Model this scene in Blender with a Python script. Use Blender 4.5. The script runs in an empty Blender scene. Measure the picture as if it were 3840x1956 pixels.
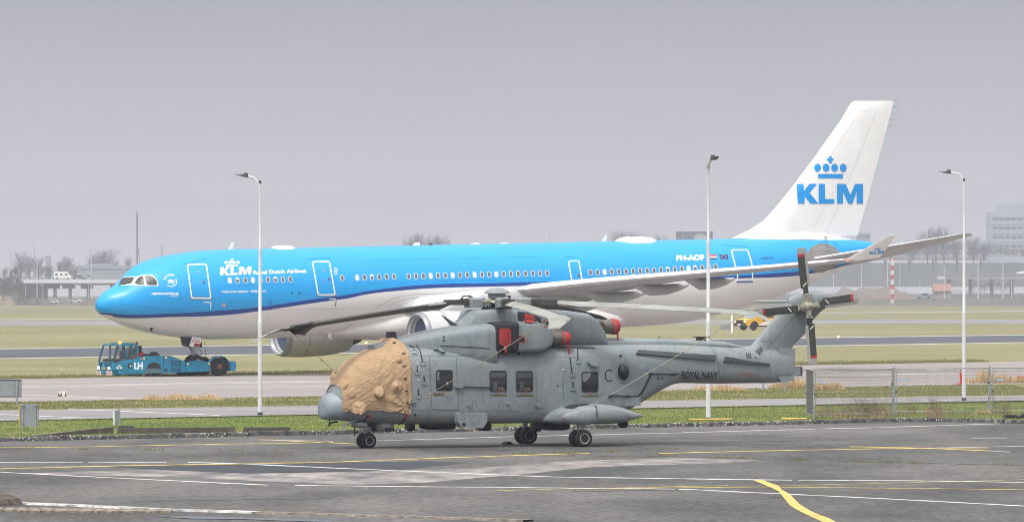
import bpy, bmesh, math, random
from mathutils import Vector, Matrix, noise
from mathutils.bvhtree import BVHTree
from mathutils.geometry import tessellate_polygon
random.seed(7)
S = bpy.context.scene
COL = S.collection
R = math.radians

# ---------------------------------------------------------------- camera
EYE, FOC, HOR = 5.15, 20000.0, 1100.0          # eye height (m), focal length and horizon row in photo pixels
cam_d = bpy.data.cameras.new("camera")
cam = bpy.data.objects.new("camera", cam_d)
COL.objects.link(cam)
cam.location = (0, 0, EYE)
cam.rotation_euler = (R(90), 0, 0)
cam_d.sensor_width = 36
cam_d.lens = 36 * FOC / 3840
cam_d.shift_y = (HOR - 978) / 3840
cam_d.clip_end = 20000
S.camera = cam

# ---------------------------------------------------------------- world: overcast sky
SUN_EL, SUN_AZ = R(60), R(204)                  # azimuth from +Y clockwise: behind the camera, a little to the left
sun_dir = Vector((math.sin(SUN_AZ) * math.cos(SUN_EL), math.cos(SUN_AZ) * math.cos(SUN_EL), math.sin(SUN_EL)))
W = bpy.data.worlds.new("World")
S.world = W
W.use_nodes = True
nt = W.node_tree
nt.nodes.clear()
N = nt.nodes.new
L = nt.links.new
out = N("ShaderNodeOutputWorld")
bg = N("ShaderNodeBackground")
bg.inputs[1].default_value = 0.1
L(bg.outputs[0], out.inputs[0])
sky = N("ShaderNodeTexSky")
sky.sky_type = 'NISHITA'
sky.sun_disc = False
sky.sun_elevation = SUN_EL
sky.sun_rotation = SUN_AZ
sky.dust_density = 4
tc = N("ShaderNodeTexCoord")
sep = N("ShaderNodeSeparateXYZ")
L(tc.outputs["Generated"], sep.inputs[0])
ramp = N("ShaderNodeValToRGB")
cr = ramp.color_ramp
cr.interpolation = 'LINEAR'
def stop(p, c):
    e = cr.elements.new(p) if p not in (0.0, 1.0) else cr.elements[0 if p == 0.0 else len(cr.elements) - 1]
    e.color = (*c, 1)
stop(0.0, (.84, .815, .865))
stop(0.012, (.75, .73, .78))
stop(0.030, (.515, .508, .553))
stop(0.058, (.362, .366, .422))
stop(0.35, (.68, .69, .73))
stop(1.0, (1.12, 1.13, 1.16))
cl = N("ShaderNodeClamp")
L(sep.outputs[2], cl.inputs[0])
L(cl.outputs[0], ramp.inputs[0])
dot = N("ShaderNodeVectorMath"); dot.operation = 'DOT_PRODUCT'
L(tc.outputs["Generated"], dot.inputs[0])
dot.inputs[1].default_value = sun_dir
mx = N("ShaderNodeMath"); mx.operation = 'MAXIMUM'; mx.inputs[1].default_value = 0
L(dot.outputs["Value"], mx.inputs[0])
pw = N("ShaderNodeMath"); pw.operation = 'POWER'; pw.inputs[1].default_value = 2.0
L(mx.outputs[0], pw.inputs[0])
gl = N("ShaderNodeMath"); gl.operation = 'MULTIPLY_ADD'; gl.inputs[1].default_value = 1.05; gl.inputs[2].default_value = 1.0
L(pw.outputs[0], gl.inputs[0])
cn = N("ShaderNodeTexNoise"); cn.inputs["Scale"].default_value = 22; cn.inputs["Detail"].default_value = 4
mp = N("ShaderNodeMapping"); mp.inputs["Scale"].default_value = (.6, .6, 1.0)
L(tc.outputs["Generated"], mp.inputs[0]); L(mp.outputs[0], cn.inputs[0])
cm = N("ShaderNodeMapRange"); cm.inputs["From Min"].default_value = .3; cm.inputs["From Max"].default_value = .7
cm.inputs["To Min"].default_value = 9.75; cm.inputs["To Max"].default_value = 10.25
L(cn.outputs[0], cm.inputs[0])
m1 = N("ShaderNodeMath"); m1.operation = 'MULTIPLY'
L(gl.outputs[0], m1.inputs[0]); L(cm.outputs[0], m1.inputs[1])
vs = N("ShaderNodeVectorMath"); vs.operation = 'SCALE'
L(ramp.outputs[0], vs.inputs[0]); L(m1.outputs[0], vs.inputs["Scale"])
mixw = N("ShaderNodeMix"); mixw.data_type = 'RGBA'
mixw.inputs[0].default_value = 0.985
L(sky.outputs[0], mixw.inputs[6]); L(vs.outputs[0], mixw.inputs[7])
L(mixw.outputs[2], bg.inputs[0])

sun_l = bpy.data.lights.new("sun", 'SUN')
sun_l.energy = 2.2
sun_l.angle = R(13)
sun_l.color = (1, .965, .92)
sun = bpy.data.objects.new("sun", sun_l)
COL.objects.link(sun)
sun.location = (0, 0, 200)
sun.rotation_euler = sun_dir.to_track_quat('Z', 'Y').to_euler()

S.view_settings.view_transform = 'Standard'
S.view_settings.look = 'None'
S.view_settings.exposure = 0.24
S.view_settings.gamma = 1
S.view_settings.use_curve_mapping = False
S.render.engine = 'CYCLES'
S.cycles.use_denoising = True
S.cycles.filter_width = 1.0
S.cycles.volume_bounces = 2
S.cycles.max_bounces = 8
S.cycles.transparent_max_bounces = 24
S.cycles.caustics_reflective = False
S.cycles.caustics_refractive = False

# ---------------------------------------------------------------- helpers
def lin(r, g=None, b=None):
    if g is None: g = b = r
    f = lambda c: (c / 255 / 12.92 if c / 255 <= .04045 else ((c / 255 + .055) / 1.055) ** 2.4)
    return (f(r), f(g), f(b))

REG = dict(R1=(300, 860, 2.187), R2=(1150, 1050, 1.959), R3=(1700, 1050, 1.959), R4=(2200, 1050, 1.958), R5=(2500, 340, 1.64),
           R6=(2900, 1250, 2.624), R7=(0, 1400, 2.061), R8=(1900, 860, 2.342), B1=(0, 760, 2.733), B2=(3000, 720, 2.523),
           B4=(2700, 1140, 4.293), B5=(340, 1260, 4.6), B6=(1850, 1640, 1.2945), B7=(2500, 1380, 1.922), C1=(1150, 900, 2.576),
           C2=(1650, 1050, 3.68), C3=(900, 1080, 3.858), C4=(2700, 880, 2.262), C5=(3500, 560, 1.929), C7=(1180, 1380, 4.1), P=(0, 0, 1))
def q(reg, *pts):                      # survey points, read off enlarged regions of the photo -> full photo pixels
    x0, y0, s = REG[reg]
    return [(x0 + x / s, y0 + y / s) for x, y in pts]
def ray(u, v): return Vector(((u - 1920) / FOC, 1, -(v - HOR) / FOC))
def at(u, v, Y): return Vector(((u - 1920) / FOC * Y, Y, EYE - (v - HOR) / FOC * Y))
def ground(u, v, z=0.0):
    Y = (EYE - z) * FOC / (v - HOR)
    return Vector(((u - 1920) / FOC * Y, Y, z))
def onplane(M, u, v, y):               # where the line of sight meets the plane local-y = y of the frame M, in local coordinates
    I = M.inverted()
    o = I @ Vector((0, 0, EYE)); d = I.to_3x3() @ ray(u, v)
    return o + d * ((y - o.y) / d.y)

class MB:
    def __init__(s): s.v = []; s.f = []; s.m = []; s.cur = 0
    def add(s, vs, fs, M=None):
        b = len(s.v)
        s.v += [tuple(M @ Vector(p)) for p in vs] if M else [tuple(p) for p in vs]
        s.f += [tuple(i + b for i in f) for f in fs]
        s.m += [s.cur] * len(fs)
        return s
    def box(s, c, d, M=None, taper=1.0):
        x, y, z = (k / 2 for k in d)
        vs = []
        for dz in (-1, 1):
            t = taper if dz > 0 else 1
            vs += [(c[0] + a * x * t, c[1] + b * y * t, c[2] + dz * z) for a, b in ((-1, -1), (1, -1), (1, 1), (-1, 1))]
        return s.add(vs, [(3, 2, 1, 0), (4, 5, 6, 7), (0, 1, 5, 4), (1, 2, 6, 5), (2, 3, 7, 6), (3, 0, 4, 7)], M)
    def loft(s, rings, cap=True, M=None, closed=True):
        n = len(rings[0]); vs = [p for r in rings for p in r]; fs = []
        for i in range(len(rings) - 1):
            for j in range(n if closed else n - 1):
                k = (j + 1) % n
                fs.append((i * n + j, i * n + k, (i + 1) * n + k, (i + 1) * n + j))
        if cap:
            fs.append(tuple(range(n - 1, -1, -1))); fs.append(tuple((len(rings) - 1) * n + j for j in range(n)))
        return s.add(vs, fs, M)
    def tube(s, pts, r, n=8, cap=True, M=None):
        pts = [Vector(p) for p in pts]; rings = []
        rr = r if isinstance(r, (list, tuple)) else [r] * len(pts)
        t0 = (pts[1] - pts[0]).normalized()
        a = t0.orthogonal().normalized()
        for i, p in enumerate(pts):
            t = (pts[min(i + 1, len(pts) - 1)] - pts[max(i - 1, 0)]).normalized()
            a = (a - t * a.dot(t)).normalized(); b = t.cross(a)
            rings.append([p + (a * math.cos(2 * math.pi * k / n) + b * math.sin(2 * math.pi * k / n)) * rr[i] for k in range(n)])
        return s.loft(rings, cap, M)
    def lathe(s, prof, c, axis, n=24, M=None):     # prof: (radius, distance along axis)
        ax = Vector(axis).normalized(); a = ax.orthogonal().normalized(); b = ax.cross(a); c = Vector(c)
        return s.loft([[c + ax * h + (a * math.cos(2 * math.pi * k / n) + b * math.sin(2 * math.pi * k / n)) * max(r, .0005) for k in range(n)] for r, h in prof], True, M)
    def prism(s, poly, a, b, axis='y', M=None):     # outline in the two other coordinates, extruded a..b
        n = len(poly)
        mk = {'y': lambda p, t: (p[0], t, p[1]), 'x': lambda p, t: (t, p[0], p[1]), 'z': lambda p, t: (p[0], p[1], t)}[axis]
        vs = [mk(p, a) for p in poly] + [mk(p, b) for p in poly]
        tri = [tuple(t) for t in tessellate_polygon([[Vector((p[0], p[1], 0)) for p in poly]])]
        fs = [t for t in tri] + [tuple(i + n for i in reversed(t)) for t in tri]
        fs += [(i, (i + 1) % n, (i + 1) % n + n, i + n) for i in range(n)]
        return s.add(vs, fs, M)
    def mesh(s, name, mats, smooth=None):
        me = bpy.data.meshes.new(name)
        me.from_pydata(s.v, [], s.f)
        for m in (mats if isinstance(mats, (list, tuple)) else [mats]): me.materials.append(m)
        if any(s.m): me.polygons.foreach_set("material_index", s.m)
        bm = bmesh.new(); bm.from_mesh(me)
        bmesh.ops.recalc_face_normals(bm, faces=bm.faces)
        bm.to_mesh(me); bm.free()
        if smooth is not None:
            me.shade_smooth(); me.set_sharp_from_angle(angle=R(smooth))
        me.update()
        return me
def tag(o, label=None, cat=None, group=None, kind=None):
    for k, x in (('label', label), ('category', cat), ('group', group), ('kind', kind)):
        if x: o[k] = x
    return o
def ob(name, data, mat=None, parent=None, smooth=None, **kw):
    if isinstance(data, MB): data = data.mesh(name, mat, smooth)
    o = bpy.data.objects.new(name, data)
    COL.objects.link(o)
    if parent: o.parent = parent
    return tag(o, **kw)
def empty(name, loc, rz=0, label=None, cat=None, group=None, rx=0, ry=0):
    o = bpy.data.objects.new(name, None)
    COL.objects.link(o)
    o.location = loc; o.rotation_euler = (rx, ry, rz); o.empty_display_size = .3
    return tag(o, label, cat, group)
def mat_of(o): return Matrix.LocRotScale(o.location, o.rotation_euler, o.scale)
def dup(o, parent=None, label=None, loc=None, rz=None):
    c = o.copy(); COL.objects.link(c)
    if parent: c.parent = parent
    if label: c['label'] = label
    if loc is not None: c.location = loc
    if rz is not None: c.rotation_euler = (0, 0, rz)
    for ch in list(o.children): dup(ch, c)
    return c

def material(name, col, rough=.6, metal=0, var=.0, scale=3.0, bump=0.0, bscale=60, stretch=None, col2=None, lo=.35, hi=.65, spec=.5, detail=6, emit=None):
    m = bpy.data.materials.new(name); m.use_nodes = True
    t = m.node_tree; p = t.nodes["Principled BSDF"]
    p.inputs["Roughness"].default_value = rough; p.inputs["Metallic"].default_value = metal
    p.inputs["Specular IOR Level"].default_value = spec
    p.inputs["Base Color"].default_value = (*col, 1)
    tcn = t.nodes.new("ShaderNodeTexCoord"); vec = tcn.outputs["Object"]
    if stretch:
        mpn = t.nodes.new("ShaderNodeMapping"); mpn.inputs["Scale"].default_value = stretch
        t.links.new(vec, mpn.inputs[0]); vec = mpn.outputs[0]
    if var or col2:
        nz = t.nodes.new("ShaderNodeTexNoise"); nz.inputs["Scale"].default_value = scale; nz.inputs["Detail"].default_value = detail
        nz.inputs["Roughness"].default_value = .65
        t.links.new(vec, nz.inputs[0])
        rp = t.nodes.new("ShaderNodeValToRGB")
        rp.color_ramp.elements[0].position = lo; rp.color_ramp.elements[1].position = hi
        c2 = col2 or tuple(c * (1 - var) for c in col)
        rp.color_ramp.elements[0].color = (*c2, 1)
        rp.color_ramp.elements[1].color = (*(col if col2 else tuple(min(1, c * (1 + var * .6)) for c in col)), 1)
        t.links.new(nz.outputs[0], rp.inputs[0]); t.links.new(rp.outputs[0], p.inputs["Base Color"])
    if bump:
        nb = t.nodes.new("ShaderNodeTexNoise"); nb.inputs["Scale"].default_value = bscale; nb.inputs["Detail"].default_value = 4
        t.links.new(vec, nb.inputs[0])
        bn = t.nodes.new("ShaderNodeBump"); bn.inputs["Strength"].default_value = bump; bn.inputs["Distance"].default_value = .05
        t.links.new(nb.outputs[0], bn.inputs["Height"]); t.links.new(bn.outputs[0], p.inputs["Normal"])
    if emit:
        p.inputs["Emission Color"].default_value = (*col, 1); p.inputs["Emission Strength"].default_value = emit
    return m
def glass_mat(name, tint, mixf=.35, rough=.05):
    m = bpy.data.materials.new(name); m.use_nodes = True
    t = m.node_tree; p = t.nodes["Principled BSDF"]; o = t.nodes["Material Output"]
    p.inputs["Base Color"].default_value = (*tint, 1); p.inputs["Roughness"].default_value = rough
    tr = t.nodes.new("ShaderNodeBsdfTransparent"); mxn = t.nodes.new("ShaderNodeMixShader"); mxn.inputs[0].default_value = mixf
    t.links.new(tr.outputs[0], mxn.inputs[1]); t.links.new(p.outputs[0], mxn.inputs[2]); t.links.new(mxn.outputs[0], o.inputs[0])
    return m

# outlines and lettering ------------------------------------------------
def rrect(x0, y0, x1, y1, r, n=4):
    pts = []
    for cx, cy, a in ((x1 - r, y0 + r, -90), (x1 - r, y1 - r, 0), (x0 + r, y1 - r, 90), (x0 + r, y0 + r, 180)):
        pts += [(cx + r * math.cos(R(a + 90 * k / n)), cy + r * math.sin(R(a + 90 * k / n))) for k in range(n + 1)]
    return pts
def ell(cx, cy, rx, ry, n=16, rot=0):
    return [(cx + rx * math.cos(2 * math.pi * k / n) * math.cos(rot) - ry * math.sin(2 * math.pi * k / n) * math.sin(rot),
             cy + rx * math.cos(2 * math.pi * k / n) * math.sin(rot) + ry * math.sin(2 * math.pi * k / n) * math.cos(rot)) for k in range(n)]
def rounded(pts, r, n=3):              # round the corners of a polygon
    res = []; P = [Vector((p[0], p[1], 0)) for p in pts]
    for i, p in enumerate(P):
        a = P[i - 1]; b = P[(i + 1) % len(P)]
        da = (a - p).normalized() * min(r, (a - p).length * .45); db = (b - p).normalized() * min(r, (b - p).length * .45)
        for k in range(n + 1):
            t = k / n
            w = (p + da) * (1 - t) ** 2 + p * 2 * t * (1 - t) + (p + db) * t * t
            res.append((w.x, w.y))
    return res
def offs(pts, d, closed=True):
    P = [Vector((p[0], p[1], 0)) for p in pts]; res = []; n = len(P)
    for i, p in enumerate(P):
        a = P[i - 1] if (closed or i > 0) else p * 2 - P[i + 1]
        b = P[(i + 1) % n] if (closed or i < n - 1) else p * 2 - P[i - 1]
        e1 = (p - a).normalized(); e2 = (b - p).normalized()
        n1 = Vector((-e1.y, e1.x, 0)); n2 = Vector((-e2.y, e2.x, 0)); m = n1 + n2
        if m.length < 1e-6: m = n1
        m.normalize()
        k = 1 / max(.4, m.dot(n1))
        res.append((p.x + m.x * d * k, p.y + m.y * d * k))
    return res
def flat(polys):                       # polys: list of outline or (outline, hole, ...) -> vertices, triangles
    V, F = [], []
    for pl in polys:
        loops = list(pl) if isinstance(pl, tuple) else [pl]
        b = len(V); allp = [p for l in loops for p in l]
        V += allp
        F += [tuple(i + b for i in t) for t in tessellate_polygon([[Vector((x, y, 0)) for x, y in l] for l in loops])]
    return V, F
def stroke(pts, w, closed=False):
    if closed: return (offs(pts, w / 2), offs(pts, -w / 2))
    return offs(pts, w / 2, False) + offs(pts, -w / 2, False)[::-1]
def text2d(txt, bold=0.0, spacing=1.0):
    cu = bpy.data.curves.new("lettering", 'FONT'); cu.body = txt; cu.offset = bold; cu.space_character = spacing; cu.resolution_u = 3
    o = bpy.data.objects.new("lettering", cu); COL.objects.link(o)
    dg = bpy.context.evaluated_depsgraph_get(); me = o.evaluated_get(dg).to_mesh()
    V = [(v.co.x, v.co.y) for v in me.vertices]; F = [tuple(p.vertices) for p in me.polygons]
    o.evaluated_get(dg).to_mesh_clear(); bpy.data.objects.remove(o); bpy.data.curves.remove(cu)
    x0 = min(p[0] for p in V); x1 = max(p[0] for p in V); y0 = min(p[1] for p in V); y1 = max(p[1] for p in V)
    return [((x - x0) / (x1 - x0), (y - y0) / (y1 - y0)) for x, y in V], F
def text_in(txt, bl, br, tl, bold=0.0, spacing=1.0):    # lettering fitted to three corners
    V, F = text2d(txt, bold, spacing)
    return [(bl[0] + x * (br[0] - bl[0]) + y * (tl[0] - bl[0]), bl[1] + x * (br[1] - bl[1]) + y * (tl[1] - bl[1])) for x, y in V], F
def merge(*vf):
    V, F = [], []
    for v, f in vf:
        b = len(V); V += v; F += [tuple(i + b for i in t) for t in f]
    return V, F
# heavy block letters and the crown, in a unit frame (x right, y down)
def klm(x0, y0, x1, y1, lean=0.0, rise=0.0):
    K = [(0, 0), (.108, 0), (.112, .36), (.195, 0), (.31, 0), (.20, .46), (.335, 1), (.212, 1), (.125, .62), (.122, 1), (.022, 1)]
    Lt = [(.335, 0), (.43, 0), (.43, .76), (.57, .76), (.57, 1), (.335, 1)]
    M_ = [(.61, 0), (.74, 0), (.81, .55), (.88, 0), (1, 0), (1, 1), (.905, 1), (.905, .38), (.84, 1), (.775, 1), (.70, .38), (.70, 1), (.61, 1)]
    f = lambda p: (x0 + (x1 - x0) * p[0] + lean * (p[1] - 1), y0 + (y1 - y0) * p[1] + rise * p[0])
    return flat([[f(p) for p in l] for l in (K, Lt, M_)])
def crown(x0, y0, x1, y1, lean=0.0, rise=0.0):
    f = lambda p: (x0 + (x1 - x0) * p[0] + lean * (p[1] - 1), y0 + (y1 - y0) * p[1] + rise * p[0])
    P = [[(.13, .80), (.88, .80), (.88, 1), (.13, 1)]]
    for cx, cy in ((.11, .52), (.37, .52), (.63, .52), (.89, .52)): P.append(ell(cx, cy, .105, .19, 12))
    P.append([(.46, 0), (.54, 0), (.54, .1), (.6, .1), (.6, .2), (.54, .2), (.54, .32), (.46, .32), (.46, .2), (.40, .2), (.40, .1), (.46, .1)])
    return flat([[f(p) for p in l] for l in P])

def bvh_of(mb_list, M):
    V, F = [], []
    for mb in mb_list:
        b = len(V); V += [M @ Vector(p) for p in mb.v]; F += [tuple(i + b for i in f) for f in mb.f]
    return BVHTree.FromPolygons(V, F)
def drape(name, vf, bvh, mat, parent, M, off=.01, thick=0.0, maxlen=14, ext=None, **kw):
    """lay a flat drawing onto a body: every point goes to the body's surface and stands `off` proud of it"""
    V, F = vf
    bm = bmesh.new()
    bv = [bm.verts.new((x, y, 0)) for x, y in V]
    for f in F:
        try: bm.faces.new([bv[i] for i in f])
        except ValueError: pass
    bmesh.ops.remove_doubles(bm, verts=bm.verts, dist=1e-4)
    for _ in range(6):
        es = [e for e in bm.edges if e.calc_length() > maxlen]
        if not es: break
        bmesh.ops.subdivide_edges(bm, edges=es, cuts=1, use_grid_fill=False)
        bmesh.ops.triangulate(bm, faces=[f for f in bm.faces if len(f.verts) > 3])
    cx = sum(v.co.x for v in bm.verts) / len(bm.verts); cy = sum(v.co.y for v in bm.verts) / len(bm.verts)
    O = Vector((0, 0, EYE)); I = M.inverted(); nrm = {}
    for v in bm.verts:
        x, y = v.co.x, v.co.y
        for k in range(25):
            h = bvh.ray_cast(O, ray(x, y).normalized())
            if h[0] is not None: break
            x += (cx - x) * .06; y += (cy - y) * .06
        if h[0] is None: h = (at(x, y, 180), Vector((0, -1, 0)))
        n = h[1].normalized()
        if n.dot(ray(x, y)) > 0: n = -n
        p = h[0] + n * off
        v.co = I @ p; nrm[v] = (I.to_3x3() @ n).normalized()
    if thick:
        old = list(bm.faces); bnd = [e for e in bm.edges if e.is_boundary]
        low = {v: bm.verts.new(v.co - nrm[v] * thick) for v in list(bm.verts)}
        for e in bnd:
            a, b = e.verts
            try: bm.faces.new((a, b, low[b], low[a]))
            except ValueError: pass
        for f in old:
            try: bm.faces.new([low[v] for v in reversed(f.verts)])
            except ValueError: pass
    bmesh.ops.recalc_face_normals(bm, faces=bm.faces) if thick else None
    me = bpy.data.meshes.new(name); bm.to_mesh(me); bm.free(); me.materials.append(mat)
    return ob(name, me, parent=parent, **kw)
def interp(tab, s, k):                 # smooth interpolation through a table of stations
    if s <= tab[0][0]: return tab[0][k]
    if s >= tab[-1][0]: return tab[-1][k]
    for i in range(len(tab) - 1):
        if tab[i][0] <= s <= tab[i + 1][0]: break
    def sl(j):
        if j <= 0 or j >= len(tab) - 1: return None
        h0 = tab[j][0] - tab[j - 1][0]; h1 = tab[j + 1][0] - tab[j][0]
        d0 = (tab[j][k] - tab[j - 1][k]) / h0; d1 = (tab[j + 1][k] - tab[j][k]) / h1
        return 0 if d0 * d1 <= 0 else 2 * d0 * d1 / (d0 + d1)
    h = tab[i + 1][0] - tab[i][0]; d = (tab[i + 1][k] - tab[i][k]) / h
    a = sl(i); b = sl(i + 1); a = d if a is None else a; b = d if b is None else b
    t = (s - tab[i][0]) / h
    return (tab[i][k] * (2 * t ** 3 - 3 * t * t + 1) + h * a * (t ** 3 - 2 * t * t + t) + tab[i + 1][k] * (-2 * t ** 3 + 3 * t * t) + h * b * (t ** 3 - t * t))
def ring(s, zb, zt, hw, n_top=2.0, n_bot=2.0, seg=48, y0=0.0):
    zc = (zb + zt) / 2; hh = (zt - zb) / 2; res = []
    for k in range(seg):
        a = 2 * math.pi * k / seg; c, sn = math.cos(a), math.sin(a); e = 2 / (n_top if sn >= 0 else n_bot)
        res.append((s, y0 + hw * math.copysign(abs(c) ** e, c), zc + hh * math.copysign(abs(sn) ** e, sn)))
    return res
# ================================================================ SETTING: ground
def ground_mat(name, c1, c2, scale=.35, c3=None, c3f=.5, bump=.3, rough=.9, fine=9.0, stretch=None, fine_amt=.35, rot=True):
    m = bpy.data.materials.new(name); m.use_nodes = True
    t = m.node_tree; p = t.nodes["Principled BSDF"]; p.inputs["Roughness"].default_value = rough
    p.inputs["Specular IOR Level"].default_value = .25
    g = t.nodes.new("ShaderNodeTexCoord"); vec = g.outputs["Object"]
    if stretch:
        mpn = t.nodes.new("ShaderNodeMapping"); mpn.inputs["Scale"].default_value = stretch; mpn.inputs["Rotation"].default_value = (0, 0, R(-42) if rot else 0)
        t.links.new(vec, mpn.inputs[0]); vec = mpn.outputs[0]
    def nz(sc, d, lo, hi):
        n = t.nodes.new("ShaderNodeTexNoise"); n.inputs["Scale"].default_value = sc; n.inputs["Detail"].default_value = d; n.inputs["Roughness"].default_value = .62
        t.links.new(vec, n.inputs[0])
        r = t.nodes.new("ShaderNodeMapRange"); r.inputs["From Min"].default_value = lo; r.inputs["From Max"].default_value = hi
        t.links.new(n.outputs[0], r.inputs[0]); return r.outputs[0]
    def mixc(f, a, b, mode='MIX'):
        x = t.nodes.new("ShaderNodeMix"); x.data_type = 'RGBA'; x.blend_type = mode
        if isinstance(f, float): x.inputs[0].default_value = f
        else: t.links.new(f, x.inputs[0])
        for k, i in ((a, 6), (b, 7)):
            if isinstance(k, tuple): x.inputs[i].default_value = (*k, 1)
            else: t.links.new(k, x.inputs[i])
        return x.outputs[2]
    col = mixc(nz(scale, 8, .38, .62), c1, c2)
    if c3:
        mu = t.nodes.new("ShaderNodeMath"); mu.operation = 'MULTIPLY'; mu.inputs[1].default_value = c3f
        t.links.new(nz(scale * .31, 6, .48, .66), mu.inputs[0])
        col = mixc(mu.outputs[0], col, c3)
    gray = t.nodes.new("ShaderNodeMapRange"); gray.inputs["To Min"].default_value = 1 - fine_amt; gray.inputs["To Max"].default_value = 1 + fine_amt
    t.links.new(nz(fine, 6, .25, .75), gray.inputs[0])
    vsn = t.nodes.new("ShaderNodeVectorMath"); vsn.operation = 'SCALE'
    t.links.new(col, vsn.inputs[0]); t.links.new(gray.outputs[0], vsn.inputs["Scale"])
    t.links.new(vsn.outputs[0], p.inputs["Base Color"])
    b = t.nodes.new("ShaderNodeBump"); b.inputs["Strength"].default_value = bump; b.inputs["Distance"].default_value = .05
    t.links.new(nz(fine, 5, .2, .8), b.inputs["Height"]); t.links.new(b.outputs[0], p.inputs["Normal"])
    return m
M_apron = ground_mat("apron_asphalt", (.110, .104, .096), (.062, .060, .057), .25, (.19, .174, .162), .6, .4, .88, 4.5, (1.0, .36, 1), .46, False)
M_taxi = ground_mat("pale_concrete", (.295, .258, .240), (.25, .222, .210), .12, (.215, .20, .197), .5, .1, .85, 2.0, (.15, 1.0, 1), .07)
M_road = ground_mat("service_road_asphalt", (.26, .24, .232), (.205, .192, .19), .25, None, 0, .1, .88, 4.0, (.2, 1.0, 1), .12)
M_dark = ground_mat("dark_taxiway_asphalt", (.085, .09, .105), (.065, .07, .085), .05, None, 0, .1, .8, 1.5, (.1, 1, 1), .1)
M_grass = ground_mat("near_turf", (.115, .165, .024), (.165, .172, .042), .22, (.20, .165, .075), .6, .6, .95, 6.0, None, .38)
M_grass2 = ground_mat("rough_turf", (.165, .165, .055), (.225, .185, .085), .2, (.25, .20, .10), .7, .6, .95, 6.0, None, .36)
M_field = ground_mat("airfield_grass", (.225, .200, .098), (.172, .165, .068), .035, (.255, .23, .115), .75, .5, .95, 1.6, None, .30)
M_white = material("white_road_paint", (.56, .555, .54), .7, var=.4, scale=1.2)
M_wornwhite = material("worn_white_paint", (.42, .41, .39), .8, var=.4, scale=2)
M_yellow = material("yellow_road_paint", (.60, .43, .11), .7, var=.35, scale=1.5)
M_patch = ground_mat("fresh_asphalt", (.048, .051, .060), (.038, .041, .049), .4, None, 0, .2, .8, 6, None, .15)
M_pale = ground_mat("pale_worn_asphalt", (.30, .265, .245), (.13, .126, .124), .6, None, 0, .3, .9, 1.5, (1, .4, 1), .5, False)
M_conc = material("old_concrete", (.20, .185, .165), .9, var=.45, scale=2.5, bump=.5, bscale=25)

def sheet(name, pts, z, mat, kind='structure', **kw):
    mb = MB(); mb.add([(x, y, z) for x, y in pts], [tuple(t) for t in tessellate_polygon([[Vector((x, y, 0)) for x, y in pts]])])
    o = ob(name, mb, mat, kind=kind, **kw)
    return o
sheet("ground", [(-1500, -250), (1500, -250), (1500, 4480), (-1500, 4480)], 0.0, M_field)
def gl_line(u1, v1, u2, v2, xa=-100, xb=120):
    a = ground(u1, v1); b = ground(u2, v2); k = (b.y - a.y) / (b.x - a.x)
    return [(x, a.y + k * (x - a.x)) for x in (xa, xb)]
KERB_PX = [(-600, 1668), (0, 1655), (600, 1642), (1250, 1628), (2353, 1604), (2900, 1593), (3250, 1583), (3500, 1580), (3840, 1588), (4300, 1600)]
KERB = [ground(u, v) for u, v in KERB_PX]
sheet("apron", [(-150, -200), (150, -200), (150, KERB[-1].y - 20)] + [(p.x, p.y) for p in reversed(KERB)] + [(-150, 80)], .004, M_apron)
r0 = gl_line(600, 1565, 3400, 1510); r1 = gl_line(600, 1529, 3400, 1488)
t0 = gl_line(600, 1497, 3400, 1447); t1 = gl_line(600, 1411, 3400, 1362)
d0 = gl_line(600, 1331, 3400, 1287, -150, 200); d1 = gl_line(600, 1302, 3400, 1263, -150, 200)
sheet("turf_strip", [(p.x, p.y) for p in KERB] + [(120, r0[1][1])] + [r0[1], r0[0], (-100, KERB[0].y - 60)], .004, M_grass, label="green turf strip between the apron kerb and the service road")
sheet("service_road", [r0[0], r0[1], r1[1], r1[0]], .008, M_road)
sheet("turf_strip", [r1[0], r1[1], t0[1], t0[0]], .004, M_grass2, label="rough turf strip between the service road and the pale taxiway")
sheet("pale_taxiway", [t0[0], t0[1], t1[1], t1[0]], .008, M_taxi)
M_edge = material('grey_edge_paint', (.40, .395, .40), .8, var=.3, scale=.2)
sheet("dark_taxiway", [d0[0], d0[1], d1[1], d1[0]], .008, M_dark)
for a, b, nm in ((1298, 1260, 1), (1334, 1290, 2)):
    e0 = gl_line(600, a, 3400, b, -150, 200); e1 = gl_line(600, a + 2.4, 3400, b + 2.4, -150, 200)
    sheet("edge_marking", [e0[0], e0[1], e1[1], e1[0]], .012, M_edge)
f0 = gl_line(300, 1219, 3300, 1213, -400, 400); f1 = gl_line(300, 1203, 3300, 1199, -400, 400)
sheet("far_road", [f0[0], f0[1], f1[1], f1[0]], .008, material("far_road_asphalt", (.22, .21, .215), .85, var=.2, scale=.02))
f0 = gl_line(300, 1197, 3300, 1172, -400, 400); f1 = gl_line(300, 1194, 3300, 1169, -400, 400)
sheet("far_path", [f0[0], f0[1], f1[1], f1[0]], .008, material("far_path_asphalt", (.32, .31, .30), .85))
f0 = gl_line(300, 1164, 3300, 1150, -600, 600); f1 = gl_line(300, 1161.5, 3300, 1147.5, -600, 600)
sheet("far_track", [f0[0], f0[1], f1[1], f1[0]], .008, material("far_track_asphalt", (.10, .105, .11), .85))
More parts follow.
